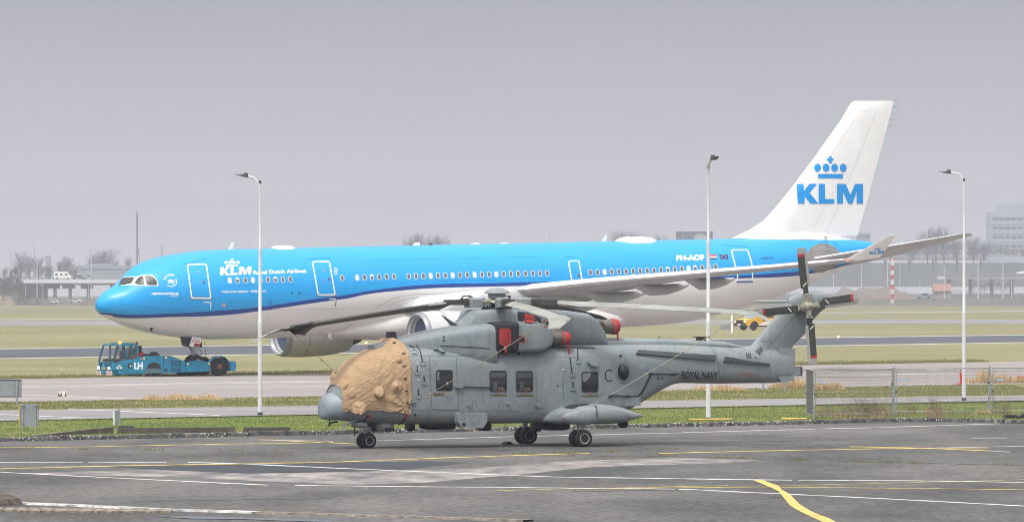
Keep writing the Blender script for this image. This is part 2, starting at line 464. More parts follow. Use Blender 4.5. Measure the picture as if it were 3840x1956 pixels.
# rising land beyond the airfield
def terrain(name, xs, ys, hf, mat, **kw):
    mb = MB(); vs = [(x, y, hf(x, y)) for y in ys for x in xs]; n = len(xs)
    mb.add(vs, [(j * n + i, j * n + i + 1, (j + 1) * n + i + 1, (j + 1) * n + i) for j in range(len(ys) - 1) for i in range(n - 1)])
    return ob(name, mb, mat, smooth=60, **kw)
M_bank = ground_mat("scrubby_bank", (.13, .115, .075), (.085, .085, .055), .03, (.19, .15, .11), .6, .4, .95, .4, None, .3)
terrain("embankment", [i * 30 for i in range(-48, 49)], [2330, 2350, 2368, 2400, 2460, 2560, 2800, 3200, 3700, 4300, 4470],
        lambda x, y: (-.05 if y <= 2330 else (min(1, (y - 2330) / 38) * (.75 + 2.1 * max(0, min(1, (x - 10) / 110))) + .12 * noise.noise(Vector((x * .02, y * .01, 0))) + max(0, y - 2420) * .0010)), M_bank, kind='structure')
# mounds of earth at the field's edge
def mound(u0, u1, vt, vb, Y, mat, seed, label, depth=18):
    Y = Y * 1.45; a = at(u0, vb, Y); b = at(u1, vb, Y); h = (vb - vt) / FOC * Y; z0 = a.z
    xs = [a.x + (b.x - a.x) * i / 26 for i in range(27)]; ys = [Y - depth / 2 + depth * j / 10 for j in range(11)]
    def hf(x, y):
        e = max(0, 1 - abs((x - (a.x + b.x) / 2) / ((b.x - a.x) / 2)) ** 3) * max(0, 1 - ((y - Y) / (depth / 2)) ** 2)
        return z0 - .3 + h * e ** .6 * (.75 + .45 * noise.noise(Vector((x * .22 + seed, y * .2, 0))))
    return terrain("earth_mound", xs, ys, hf, mat, label=label, cat="earth mound")
M_soil = ground_mat("brown_soil", (.17, .125, .095), (.10, .085, .065), .2, None, 0, .5, .95, 2, None, .3)
M_soil2 = ground_mat("sandy_soil", (.30, .225, .16), (.17, .13, .10), .2, None, 0, .5, .95, 2, None, .3)
mound(-60, 62, 1085, 1145, 1600, M_soil2, 1, "sandy earth mound at the left edge of the far field")
mound(50, 205, 1106, 1146, 1600, M_soil, 2, "low brown earth mound beside the white cars beyond the field")
mound(290, 520, 1112, 1146, 1600, M_soil, 3, "brown earth mound behind the blue nose of the airliner")
mound(3100, 3440, 1068, 1124, 1640, material("reddish_soil", (.20, .15, .125), .95, var=.3, scale=.3), 4, "long reddish earth mound behind the striped mast", 26)

# kerb of the apron, stone by stone
M_kerb = bpy.data.materials.new("lichen_kerb_concrete"); M_kerb.use_nodes = True
t = M_kerb.node_tree; p = t.nodes["Principled BSDF"]; p.inputs["Roughness"].default_value = .9
g = t.nodes.new("ShaderNodeNewGeometry")
nz = t.nodes.new("ShaderNodeTexNoise"); nz.inputs["Scale"].default_value = 3.0; nz.inputs["Detail"].default_value = 8
vo = t.nodes.new("ShaderNodeTexVoronoi"); vo.inputs["Scale"].default_value = 7.5
pn = t.nodes.new("ShaderNodeTexNoise"); pn.inputs["Scale"].default_value = .35
for k in (nz, vo, pn): t.links.new(g.outputs["Position"], k.inputs["Vector"])
rp = t.nodes.new("ShaderNodeValToRGB"); rp.color_ramp.elements[0].color = (.035, .035, .035, 1); rp.color_ramp.elements[1].color = (.16, .15, .14, 1)
rp.color_ramp.elements[0].position = .38; rp.color_ramp.elements[1].position = .7
t.links.new(nz.outputs[0], rp.inputs[0])
lt = t.nodes.new("ShaderNodeMapRange"); lt.inputs["From Min"].default_value = .34; lt.inputs["From Max"].default_value = .26; t.links.new(vo.outputs["Distance"], lt.inputs[0])
lp = t.nodes.new("ShaderNodeMapRange"); lp.inputs["From Min"].default_value = .40; lp.inputs["From Max"].default_value = .56; t.links.new(pn.outputs[0], lp.inputs[0])
mu = t.nodes.new("ShaderNodeMath"); mu.operation = 'MULTIPLY'; t.links.new(lt.outputs[0], mu.inputs[0]); t.links.new(lp.outputs[0], mu.inputs[1])
mxk = t.nodes.new("ShaderNodeMix"); mxk.data_type = 'RGBA'; mxk.inputs[7].default_value = (.50, .48, .38, 1)
t.links.new(mu.outputs[0], mxk.inputs[0]); t.links.new(rp.outputs[0], mxk.inputs[6]); t.links.new(mxk.outputs[2], p.inputs["Base Color"])
kerb = bpy.data.objects.new("kerb", None); COL.objects.link(kerb); kerb['kind'] = 'structure'
km = MB()
pr = [(-.13, 0), (-.11, .13), (-.08, .165), (.12, .165), (.14, 0)]
km.loft([[(x, a, b) for a, b in pr] for x in (-.49, -.46, 0, .46, .49)], True)
kme = km.mesh("kerb_stone", M_kerb)
cnt = 0
for a, b in zip(KERB[1:-1], KERB[2:]):
    n = max(1, round((b - a).length))
    for i in range(n):
        c = a.lerp(b, (i + .5) / n)
        o = ob("kerb_stone", kme, parent=kerb); cnt += 1
        o.location = (c.x, c.y + .12 + random.uniform(-.015, .015), random.uniform(-.02, .012)); o.rotation_euler = (random.uniform(-.03, .03), random.uniform(-.008, .008), math.atan2(b.y - a.y, b.x - a.x) + random.uniform(-.012, .012))
        o.scale = ((b - a).length / n, 1, random.uniform(.92, 1.06))

# painted lines on the apron ------------------------------------------------
def gmark(name, pts, w, mat, z=.010, closed_poly=False, step=40):
    P = pts
    if not closed_poly:
        R_ = [P[0]]
        for a, b in zip(P, P[1:]):
            n = max(1, int(abs(b[0] - a[0]) / step))
            for i in range(1, n + 1):
                tt = i / n
                R_.append((a[0] + (b[0] - a[0]) * tt, a[1] + (b[1] - a[1]) * tt + (random.uniform(-.25, .25) if i < n else 0)))
        ww = [w * random.uniform(.6, 1.05) for _ in R_]
        pts2 = [(x, y - k / 2) for (x, y), k in zip(R_, ww)] + [(x, y + k / 2) for (x, y), k in zip(R_, ww)][::-1]
    else: pts2 = P
    g = [ground(u, v) for u, v in pts2]
    return sheet(name, [(a.x, a.y) for a in g], z, mat)
gmark("dark_patch", q('R7', (850, 722), (1180, 712), (1930, 700), (2576, 688), (3300, 676), (3600, 690), (3100, 742), (2576, 757), (2300, 764), (1900, 770), (1500, 752), (1200, 738)), 0, M_patch, .0075, True)
gmark("pale_patch", q('R7', (160, 772), (600, 755), (1180, 742), (1500, 756), (1900, 773), (2576, 762), (3400, 740), (4300, 700), (4700, 712), (4000, 780), (3300, 840), (2700, 860), (2000, 830), (1500, 806), (900, 790), (400, 780)), 0, M_pale, .0065, True)
gmark("pale_patch", q('B6', (0, 140), (400, 112), (900, 98), (1300, 108), (1150, 122), (700, 135), (300, 150)), 0, M_pale, .0058, True)
for pts in ([(-40, 761), (0, 762), (540, 790), (960, 810), (2065, 862)], [(1450, 685), (1860, 697), (2576, 730)], [(-40, 687), (640, 687)], [(680, 686), (1290, 688)]):
    gmark("white_line", q('R7', *pts), 3.2 if pts[-1][0] > 2000 else 2.0, M_white)
gmark("white_line", q('R7', (2576, 730)) + q('B6', (0, 180), (320, 192), (1450, 207)), 3.0, M_white)
gmark("white_line", q('B6', (1480, 207), (2000, 209), (2576, 218)), 2.6, M_white)
gmark("white_line", q('R7', (2280, 865)) + q('B6', (0, 242), (880, 250)), 2.6, M_white)
gmark("white_line", q('B6', (900, 250), (1500, 278), (1900, 297), (2576, 332)), 3.4, M_white)
gmark("white_line", q('R2', (500, 1180), (1470, 1150)) + q('R3', (850, 1140)) + q('B7', (0, 468), (1000, 440), (1500, 428), (2400, 400)), 2.4, M_wornwhite)
gmark("white_line", q('R6', (1600, 1125), (2467, 1108), (2600, 1106)), 2.2, M_wornwhite)
gmark("white_line", q('R7', (2050, 511), (2576, 523)), 1.8, M_wornwhite)
gmark("white_line", q('R7', (330, 722), (700, 716), (1050, 711)), 1.4, M_wornwhite)
gmark("white_line", q('R6', (1960, 1028), (2300, 1028)), 2.0, M_wornwhite)
gmark("yellow_line", q('R7', (-40, 573), (700, 566), (820, 563), (1500, 550), (2300, 537), (2576, 531)), 1.8, M_yellow)
gmark("yellow_line", q('R7', (2010, 511), (2576, 535)) + q('R2', (350, 1203)), 2.4, M_yellow)
gmark("yellow_line", q('R7', (-40, 738), (1000, 712), (1900, 698), (2576, 685)) + q('R3', (0, 1303), (800, 1278), (1000, 1270)), 2.6, M_yellow, .012)
gmark("yellow_line", q('R4', (530, 1272), (1300, 1253), (1958, 1241)) + q('B6', (1870, 54), (2400, 50)), 2.2, M_yellow)
gmark("yellow_line", q('R6', (750, 1114), (1300, 1124), (2130, 1155)), 2.6, M_yellow, .012)
gmark("white_line", q('R6', (2120, 1157), (2330, 1167)), 2.6, M_wornwhite, .012)
gmark("yellow_line", q('B6', (0, 259), (320, 250), (1300, 240), (2100, 248), (2576, 254)), 1.6, M_yellow, .012)
gmark("yellow_line", q('B6', (560, 246), (1140, 233)), 1.4, M_yellow, .012)
gmark("yellow_line", q('B6', (1330, 237), (2576, 205)), 1.2, M_yellow, .012)
gmark("yellow_guide_line", q('B6', (1260, 207), (1285, 206), (1308, 207), (1342, 220), (1384, 234), (1398, 252), (1440, 275), (1462, 300), (1488, 325), (1540, 357), (1590, 378), (1625, 390), (1665, 411), (1760, 470),
                                  (1690, 470), (1600, 411), (1545, 386), (1502, 366), (1470, 350), (1440, 330), (1412, 296), (1385, 262), (1352, 245)), 0, M_yellow, .014, True)
gmark("white_line", q('R7', (530, 277), (900, 290), (1220, 303), (1700, 323)), 2.2, M_white, .013)
gmark("white_line", q('R7', (-60, 313), (0, 315), (300, 329), (640, 343)), 2.2, M_white, .013)
gmark("white_line", q('R7', (165, 163), (420, 173), (1000, 196)), 1.8, M_white, .013); gmark("white_line", q('R7', (2040, 88), (2576, 104)), 1.8, M_wornwhite, .013)
gmark("white_line", q('R6', (1500, 352), (1760, 350)), 2, M_wornwhite, .013); gmark("white_line", q('R6', (880, 398), (1850, 404)), 2, M_wornwhite, .013); gmark("white_line", q('R6', (1480, 668), (1850, 650)), 1.8, M_wornwhite, .013)
gmark("pale_band", q('R7', (-300, 118), (170, 110), (1000, 92), (2000, 76), (2900, 62), (4000, 44), (5600, 18), (5600, -2), (4000, 26), (2900, 46), (2000, 62), (1000, 80), (-300, 104)), 0, ground_mat("dusty_concrete", (.375, .342, .325), (.30, .275, .265), .3, None, 0, .1, .88, 1.5, (1, .4, 1), .2, False), .0105, True)
# cracks with weeds in them
M_crack = material("crack_tar", (.035, .035, .035), .9)
gmark("crack", q('B6', (500, 90), (860, 92), (1300, 105), (2000, 122), (2576, 135)), 1.1, M_crack, .0078)
gmark("crack", q('B6', (380, 262), (700, 257), (890, 252)), 1.6, M_crack, .0078)
gmark("crack", q('R7', (1200, 985), (1900, 975), (2576, 965)), 1.0, M_crack, .0078)
# pale lip and broken ledge at the bottom left, with standing water
M_rub = material('brown_rubble', (.23, .19, .15), .9, var=.55, scale=4, bump=.6, bscale=20)
lip = MB(); P = [ground(u, v) for u, v in q('R7', (-60, 1000), (110, 1006), (350, 1013), (860, 1036), (1350, 1058), (2000, 1078), (2700, 1097), (3400, 1118), (4100, 1142))]
lip2 = MB()
for k_, (a, b) in enumerate(zip(P, P[1:])):
    d = (b - a).normalized(); n_ = Vector((-d.y, d.x, 0))
    (lip if k_ < 5 else lip2).add([a - n_ * .28, b - n_ * .28, b - n_ * .26 + Vector((0, 0, .05)), a - n_ * .26 + Vector((0, 0, .05)), a + n_ * .1 + Vector((0, 0, .05)), b + n_ * .1 + Vector((0, 0, .05)), b + n_ * .12, a + n_ * .12],
            [(0, 1, 2, 3), (3, 2, 5, 4), (4, 5, 6, 7)])
ob("broken_lip", lip2, M_rub, kind='structure')
ob("pale_lip", lip, material("worn_white_lip", (.46, .44, .415), .8, var=.6, scale=1.6, lo=.42, hi=.58), kind='structure')
for k, (x, y) in enumerate([(-30, 1062), (55, 1066), (150, 1066), (250, 1070), (345, 1068), (440, 1072), (540, 1070), (640, 1073), (745, 1070), (850, 1072), (960, 1074), (1060, 1070), (1150, 1074), (1260, 1072)]):
    g = ground(*q('R7', (x, y))[0]); mb = MB(); n_ = 9
    w = random.uniform(.26, .36); dp = random.uniform(.35, .55)
    base = [(w * math.cos(2 * math.pi * i / n_) * random.uniform(.8, 1.1), dp * math.sin(2 * math.pi * i / n_) * random.uniform(.7, 1.1)) for i in range(n_)]
    mb.loft([[(x_, y_, 0) for x_, y_ in base], [(x_ * .97, y_ * .97, .05) for x_, y_ in base], [(x_ * .6, y_ * .6, .07 + random.uniform(-.01, .04)) for x_, y_ in base]])
    o = ob("rubble_slab", mb, M_rub, label="brown broken concrete slab in the ledge under the pale lip, bottom left", cat="rubble slab", group="broken slabs of the ledge"); o.location = (g.x, g.y, .003)
mb = MB(); n_ = 14
base = [(.55 * math.cos(2 * math.pi * i / n_) * random.uniform(.8, 1.1), .9 * math.sin(2 * math.pi * i / n_) * random.uniform(.8, 1.1)) for i in range(n_)]
mb.loft([[(x_, y_, 0) for x_, y_ in base], [(x_ * .85, y_ * .85, .15) for x_, y_ in base], [(x_ * .5, y_ * .6, .22 + random.uniform(-.02, .03)) for x_, y_ in base]])
g = ground(*q('R7', (0, 1012))[0]); o = ob("earth_mound", mb, ground_mat("mossy_soil", (.045, .036, .028), (.13, .10, .075), 1.5, None, 0, .8, .95, 8, None, .5), label="small dark mossy mound at the bottom left corner of the apron", cat="earth mound"); o.location = (g.x, g.y, 0)
M_water = material("standing_water", (.05, .05, .052), .22, spec=.5)
gmark("puddle", q('R7', (1230, 1110), (1500, 1103), (1850, 1113), (2300, 1124), (2576, 1136), (2576, 1150), (2200, 1140), (1900, 1128), (1500, 1124)), 0, M_water, .016, True)

# ================================================================ grass as real blades (nobody could count it)
def blades(name, spots, mats, label, hmin, hmax, w=.012, lean=.35):
    mb = MB(); vs, fs, mi = [], [], []
    for sp_ in spots:
        x, y, z = sp_[:3]
        h = random.uniform(hmin, hmax) * (sp_[3] if len(sp_) > 3 else 1); a = random.uniform(0, 6.283); b = random.uniform(0, 6.283); l = h * lean * random.random()
        i = len(vs)
        dx, dy = math.cos(a) * w, math.sin(a) * w
        vs += [(x - dx, y - dy, z), (x + dx, y + dy, z), (x + math.cos(b) * l, y + math.sin(b) * l, z + h)]
        fs.append((i, i + 1, i + 2)); mi.append(random.randrange(len(mats)))
    mb.v = vs; mb.f = fs; mb.m = mi
    me = bpy.data.meshes.new(name); me.from_pydata(vs, [], fs)
    for m in mats: me.materials.append(m)
    me.polygons.foreach_set("material_index", mi)
    return ob(name, me, kind='stuff', label=label, cat="grass")
Mg = [material("grass_blade_green", (.12, .19, .03), .8), material("grass_blade_light", (.19, .235, .058), .8), material("grass_blade_dry", (.26, .20, .095), .85), material("grass_blade_dull", (.15, .15, .05), .85)]
Ms = [material("straw_pale", (.56, .40, .21), .85), material("straw_tan", (.46, .31, .15), .85), material("straw_light", (.64, .50, .30), .85)]
Mr = [material("stalk_brown", (.16, .115, .075), .9), material("stalk_tan", (.26, .19, .12), .9), material("stalk_grey", (.13, .11, .085), .9)]
spots = []
def along(line, x):
    for a, b in zip(line, line[1:]):
        if a.x <= x <= b.x: return a.y + (b.y - a.y) * (x - a.x) / (b.x - a.x)
    return line[-1].y
def dens(x, y, s): return noise.noise(Vector((x * s, y * s, 3))) * .5 + .5
for _ in range(26000):                                    # fringe along the kerb
    x = random.uniform(-20, 22); y = along(KERB, x) + .28 + abs(random.gauss(0, .5)); spots.append((x, y, 0))
blades("grass", spots, [Mg[0], Mg[1], Mg[1], Mg[3]], "short bright green grass growing over the back of the kerb", .06, .18)
spots = []
while len(spots) < 52000:
    x = random.uniform(-22, 24); y0 = along(KERB, x) + .6; y1 = r0[0][1] + (r0[1][1] - r0[0][1]) * (x + 100) / 220 - .2
    y = random.uniform(y0, y1)
    if dens(x, y, .25) > random.random() * .8: spots.append((x, y, 0))
blades("grass", spots, [Mg[0], Mg[0], Mg[1], Mg[3]], "green turf blades between the kerb and the service road", .025, .075, .022)
spots = []
while len(spots) < 42000:
    x = random.uniform(-27, 28); ya = r1[0][1] + (r1[1][1] - r1[0][1]) * (x + 100) / 220 + .2; yb = t0[0][1] + (t0[1][1] - t0[0][1]) * (x + 100) / 220 - .1
    y = random.uniform(ya, yb)
    if dens(x, y, .2) > random.random() * .7: spots.append((x, y, 0))
blades("grass", spots, [Mg[1], Mg[0], Mg[3], Mg[2]], "rough yellowish grass between the service road and the pale taxiway", .03, .10, .026)
spots = []
while len(spots) < 30000:
    x = random.uniform(-36, 36); ya = t1[0][1] + (t1[1][1] - t1[0][1]) * (x + 100) / 220
    spots.append((x, ya + .2 + abs(random.gauss(0, 6)), 0))
blades("grass", spots, [Mg[2], Mg[3], Mg[3], Mg[1]], "tall dull grass along the far edge of the pale taxiway", .06, .15, .03)
for reg, u0, u1, vb, hh, n, lb in (('R7', 1080, 1715, 208, .42, 5000, "pale straw coloured dead grass clump left of the tall lamp post"), ('R4', 780, 1190, 812, .42, 3500, "straw coloured dead grass beside the taxiway under the helicopter tail"),
                          ('R4', 1380, 1612, 795, .85, 4200, "tall heap of straw coloured dead grass left of the fence"), ('R4', 1670, 1890, 802, .6, 3600, "straw coloured dead grass behind the first fence panel"),
                          ('R6', 1890, 2560, 488, .75, 6500, "straw coloured dead grass behind the right end of the fence")):
    spots = []
    a = ground(*q(reg, (u0, vb))[0]); b = ground(*q(reg, (u1, vb))[0])
    for _ in range(n):
        tt = random.random(); e = math.sin(math.pi * tt) ** .5
        if noise.noise(Vector((tt * 9 + u0, 0, 0))) * .5 + .65 < random.random(): continue
        pnt = a.lerp(b, tt); hk = max(.12, .55 + .9 * noise.noise(Vector((tt * 7 + u0 * .37, 2, 0)))) * e; spots.append((pnt.x + random.gauss(0, .12), pnt.y + random.uniform(-.2, 2.2), 0, hk))
    blades("dead_grass", spots, Ms, lb, hh * .35, hh * 1.35, .022, .9)
spots = []
for _ in range(3600):                                     # weeds along the foot of the fence
    u = random.choice((random.uniform(3062, 3345), random.uniform(3062, 3345), random.gauss(3300, 40), random.uniform(3360, 3840), random.gauss(3510, 18)))
    p_ = ground(u, random.uniform(1545, 1572)); spots.append((p_.x, p_.y + .5, 0))
blades("dry_weeds", spots, Mr + [Ms[1]], "brown dry weeds at the foot of the wire fence", .06, .42, .008, .9)
spots = []
for u0, v0, n in [(x, y, 60) for x, y in q('B6', (140, 78), (330, 78), (390, 79), (580, 70), (820, 89), (1110, 97), (1230, 100), (1490, 108), (1800, 117), (1910, 120), (2050, 124), (2490, 132))] + [(x, y, 40) for x, y in q('R7', (215, 580), (650, 588), (1120, 594), (1200, 596), (1810, 600), (2160, 600))]:
    c = ground(u0, v0)
    for _ in range(n): spots.append((c.x + random.gauss(0, .22), c.y + random.gauss(0, .3), .004))
blades("crack_weeds", spots, [Mg[0], Mg[2], Mg[3]], "small tufts of weeds growing in the cracks of the apron", .03, .09, .015)
# ================================================================ FAR BACKGROUND
KF = 1.45                                         # the hazy skyline stands this much farther out than the survey depths below
def fat(u, v, Y): return at(u, v, Y * KF)
M_bark = material("bare_bark", (.075, .065, .055), .95)
M_twig = material("bare_twigs", (.085, .072, .062), .95)
def tree_meshes(seed, spread, n=1500):
    rnd = random.Random(seed); tr = MB(); cw = MB()
    tr.tube([(0, 0, -.05), (.01, 0, .25), (.0, .02, .55), (.02, .0, .8)], [.022, .018, .012, .004], 6)
    tips = []
    for k in range(46):
        z = rnd.uniform(.10, .70); a = rnd.uniform(0, 6.283); l = rnd.uniform(.08, .36) * spread * (1.1 - .7 * abs(z - .35))
        m = Vector((math.cos(a) * l * .5, math.sin(a) * l * .5, z + rnd.uniform(.08, .16))); e = Vector((math.cos(a) * l, math.sin(a) * l, min(.97, z + rnd.uniform(.22, .42))))
        tr.tube([(0, 0, z), m, e], [.006, .004, .0012], 4); tips.append((m, e))
    for k in range(n):
        m, e = rnd.choice(tips); p = m.lerp(e, rnd.uniform(-.3, 1.0)) + Vector((rnd.gauss(0, .035), rnd.gauss(0, .035), rnd.gauss(0, .02)))
        d = Vector((p.x * 1.1 + rnd.gauss(0, .3), p.y * 1.1 + rnd.gauss(0, .3), rnd.uniform(.3, .9))).normalized() * rnd.uniform(.08, .2)
        s_ = d.cross(Vector((rnd.random(), rnd.random(), rnd.random()))).normalized() * .0026
        cw.add([p - s_, p + s_, p + d], [(0, 1, 2)])
    return tr.mesh("trunk", M_bark, 60), cw.mesh("crown", M_twig)
TREES = [tree_meshes(s, w) for s, w in ((11, 1.0), (12, 1.25), (13, .8))]
def tree(u, vt, vb, Y, k, label, wide=1.0, group=None):
    b = fat(u, vb, Y); h = (vb - vt) / FOC * Y * KF
    e = empty("bare_tree", b, random.uniform(0, 6), label, "tree", group); e.scale = (h * wide, h * wide, h)
    ob("trunk", TREES[k][0], parent=e); ob("crown", TREES[k][1], parent=e)
for u, vt, k, w, lb in ((20, 1003, 0, 1, "hazy bare tree at the far left edge of the treeline"), (77, 946, 1, 1.1, "tallest hazy bare tree on the left, behind the bridge"), (112, 970, 0, 1.2, "bare tree right next to the tallest hazy tree on the left"), (146, 966, 1, 1.1, "bare tree behind the double tall lamp posts left of the campervan"),
                    (183, 998, 0, 1.3, "low bare tree above the left end of the campervan"), (223, 980, 2, 1.2, "bare tree above the middle of the campervan"), (252, 964, 0, 1.0, "bare tree above the right end of the campervan"), (278, 988, 1, 1.2, "low bare tree above the dark cars on the bridge"),
                    (350, 962, 0, 1.1, "bare tree at the left end of the low hazy building"), (380, 940, 1, 1.1, "round bare tree behind the low hazy building, left one of the pair"), (412, 939, 1, 1.1, "round bare tree behind the low hazy building, right one of the pair"), (479, 966, 2, .9, "thin bare tree left of the radio mast")):
    tree(u, vt, 1052, 2300, k, lb, w, "bare trees behind the bridge")
for u, vt, k, w, lb in ((1541, 886, 2, .7, "leftmost bare tree rising above the blue fuselage"), (1579, 880, 0, .7, "tallest bare tree above the blue fuselage"), (1620, 888, 2, .8, "narrow bare tree above the fuselage, third from the left"), (1650, 886, 2, .8, "rightmost of the four bare trees above the blue fuselage"),
                    (2320, 876, 1, .8, "bare tree behind the white dome on the fuselage, left one"), (2350, 870, 0, .9, "taller bare tree behind the white dome on the fuselage"), (2385, 876, 1, .8, "bare tree right of the white dome on the fuselage"), (2478, 884, 1, .6, "small bare tree left of the dark flat building"),
                    (3478, 862, 1, .9, "bare tree left of the far tower block, above the tailplane tip"), (3510, 850, 0, .9, "tallest hazy bare tree between tailplane tip and tower block"), (3540, 864, 1, .9, "hazy bare tree nearest the third lamp post"), (3420, 900, 1, 1.0, "hazy bare tree right behind the winglet"), (3590, 895, 0, 1.1, "hazy bare tree just left of the third lamp post"),
                    (3650, 888, 1, 1.1, "hazy bare tree at the foot of the tower block"), (3690, 900, 1, 1.1, "low hazy bare tree beside the tower block"), (3340, 912, 1, 1.1, "low hazy bare tree above the striped mast")):
    tree(u, vt, 1050 if u < 3000 else 985, 2500, k, lb, w, "bare trees behind the fuselage" if u < 3000 else "bare trees below the tower block")
# dense bushes
def bush(u0, u1, vt, vb, Y, mats, label, n=1500, seed=1, name="bare_bush", cat="bush", tall=.5):
    rnd = random.Random(seed); a = fat(u0, vb, Y); b = fat(u1, vb, Y); h = (vb - vt) / FOC * Y * KF; w = b.x - a.x; mb = MB()
    mb2 = MB()
    for k in range(n):
        x = rnd.random(); e = (.75 + .25 * math.sin(x * 9 + seed)) * min(1, 4 * x, 4 * (1 - x)) ** .5; z = rnd.random() ** .8 * h * e
        p = Vector((a.x + w * x, a.y + rnd.uniform(-1, 1) * min(4, w * .3), a.z + z)); d = Vector((rnd.gauss(0, .35), rnd.gauss(0, .35), 1)).normalized() * h * rnd.uniform(.08, .26)
        s_ = Vector((rnd.gauss(0, 1), rnd.gauss(0, 1), rnd.gauss(0, .3))).normalized() * h * .011 * rnd.uniform(.6, 1.8)
        mb.cur = rnd.randrange(len(mats)); mb.add([p - s_, p + s_, p + d], [(0, 1, 2)])
    for k in range(9):
        x = rnd.uniform(.1, .9); mb2.tube([(a.x + w * x, a.y, a.z - 1.5), (a.x + w * (x + rnd.uniform(-.05, .05)), a.y, a.z + h * .7)], [h * .01, h * .004], 4)
    e = empty(name, (0, 0, 0), 0, label, cat); ob("stem", mb2, M_bark, e, kind='stuff'); ob("foliage", mb, mats, e)
Mb_ = [material("bush_brown", (.13, .10, .075), .95), material("bush_grey", (.10, .085, .075), .95)]
Mh_ = [material("hedge_dark", (.06, .075, .045), .95), material("hedge_brown", (.10, .09, .06), .95)]
bush(-40, 92, 1003, 1112, 1560, Mb_, "tall grey brown bare bush at the left edge, in front of the bridge", 1500, 1)
bush(60, 150, 1092, 1143, 1590, Mb_, "low brown bush on the mound left of the white cars", 700, 2)
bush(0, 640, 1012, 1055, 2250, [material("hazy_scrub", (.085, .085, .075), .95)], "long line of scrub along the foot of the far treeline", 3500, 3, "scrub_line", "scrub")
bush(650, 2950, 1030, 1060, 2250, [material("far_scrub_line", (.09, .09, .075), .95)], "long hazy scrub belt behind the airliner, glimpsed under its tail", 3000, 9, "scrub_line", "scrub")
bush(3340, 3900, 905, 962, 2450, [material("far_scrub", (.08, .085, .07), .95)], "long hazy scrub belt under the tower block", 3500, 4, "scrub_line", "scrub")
bush(3440, 3900, 1088, 1118, 1660, Mh_, "dark clipped hedge along the far field below the viaduct", 2600, 5, "hedge", "hedge")
bush(3640, 3720, 1052, 1092, 1700, Mb_, "reddish brown bush behind the dark hedge, left one of two", 700, 6)
bush(3730, 3800, 1055, 1092, 1700, Mb_, "reddish brown bush behind the dark hedge, right one of two", 700, 7)
bush(2960, 3110, 1086, 1120, 1660, Mh_, "low dark scrub behind the tail rotor", 700, 8, "scrub_patch", "scrub")

def bx(u0, u1, vt, vb, Y, dep, mb=None):          # box from its outline, standing at Y and `dep` metres deep
    a = fat(u0, vt, Y); b = fat(u1, vb, Y)
    return (mb or MB()).box(((a.x + b.x) / 2, a.y + dep / 2, (a.z + b.z) / 2), (b.x - a.x, dep, a.z - b.z))
M_wh = material("viaduct_white", (.80, .79, .77), .8, var=.1, scale=.05); M_cg = material("viaduct_concrete", (.30, .28, .255), .85, var=.2, scale=.1)
M_dk = material("viaduct_shade", (.22, .225, .235), .9); M_rail = material("railing_steel", (.45, .47, .50), .5, .3)
# left bridge
e = empty("road_bridge", fat(240, 1143, 1760), 0, "white sided road bridge on concrete piers behind the nose of the airliner", "bridge")
M0 = mat_of(e).inverted()
def prt(name, mb, mat, par, Mi): mb.v = [tuple(Mi @ Vector(v)) for v in mb.v]; return ob(name, mb, mat, par)
def far_parts(e):
    Mi = mat_of(e).inverted()
    return lambda name, mb, mat, parent=None: prt(name, mb, mat, parent or e, Mi)
pp = far_parts(e)
pp("deck", bx(60, 640, 1047, 1061, 1760, 14), M_wh); pp("girder", bx(60, 640, 1061, 1068, 1762, 10), M_dk)
for u in (205, 262, 330, 440): pp("pier", bx(u - 5, u + 5, 1068, 1140, 1764, 4, bx(u - 28, u + 18, 1068, 1082, 1764, 4)), M_cg)
pp("abutment", bx(-60, 175, 1068, 1140, 1768, 6), material("abutment_green", (.17, .19, .15), .9))
mb = MB(); a = fat(60, 1036, 1760); b = fat(640, 1046, 1760)
for zz in (a.z, (a.z + b.z) / 2): mb.tube([(a.x, a.y, zz), (b.x, a.y, zz)], .06, 4)
for i in range(60): x = a.x + (b.x - a.x) * i / 59; mb.tube([(x, a.y, b.z), (x, a.y, a.z)], .06, 4)
pp("railing", mb, M_rail)
# right viaducts
e = empty("motorway_viaduct", fat(3400, 985, 2750), 0, "long pale motorway viaduct below the tower block on the right", "viaduct"); pp = far_parts(e)
pp("deck", bx(2900, 4100, 962, 976, 2750, 16), M_cg); pp("noise_barrier", bx(2900, 4100, 944, 959, 2756, 1), material("barrier_pale", (.5, .5, .47), .7, var=.25, scale=.05))
for u in range(2960, 4100, 90): pp("pier", bx(u - 4, u + 4, 976, 1060, 2754, 3), M_cg)
e = empty("road_bridge", fat(3700, 1100, 1720), 0, "lower white road bridge on the far right above the dark hedge", "bridge"); pp = far_parts(e)
pp("deck", bx(3520, 4000, 1035, 1046, 1720, 10), M_wh); pp("parapet", bx(3540, 4000, 1025, 1030, 1719, 1), M_cg)
for u in (3560, 3640, 3720, 3795, 3880): pp("pier", bx(u - 6, u + 6, 1046, 1120, 1723, 3), M_cg)
pp("bridge_arch", MB().tube([fat(3812 + 60 * math.sin(k / 8 * 1.57), 1025 - 26 * (1 - math.cos(k / 8 * 1.57)) * 1.3 - k * .7, 1722) for k in range(9)], .5, 6), M_wh)
ob("green_slope", bx(2900, 4100, 985, 1075, 2790, 3), material("slope_grass", (.20, .225, .19), .95, var=.3, scale=.05), kind='structure')

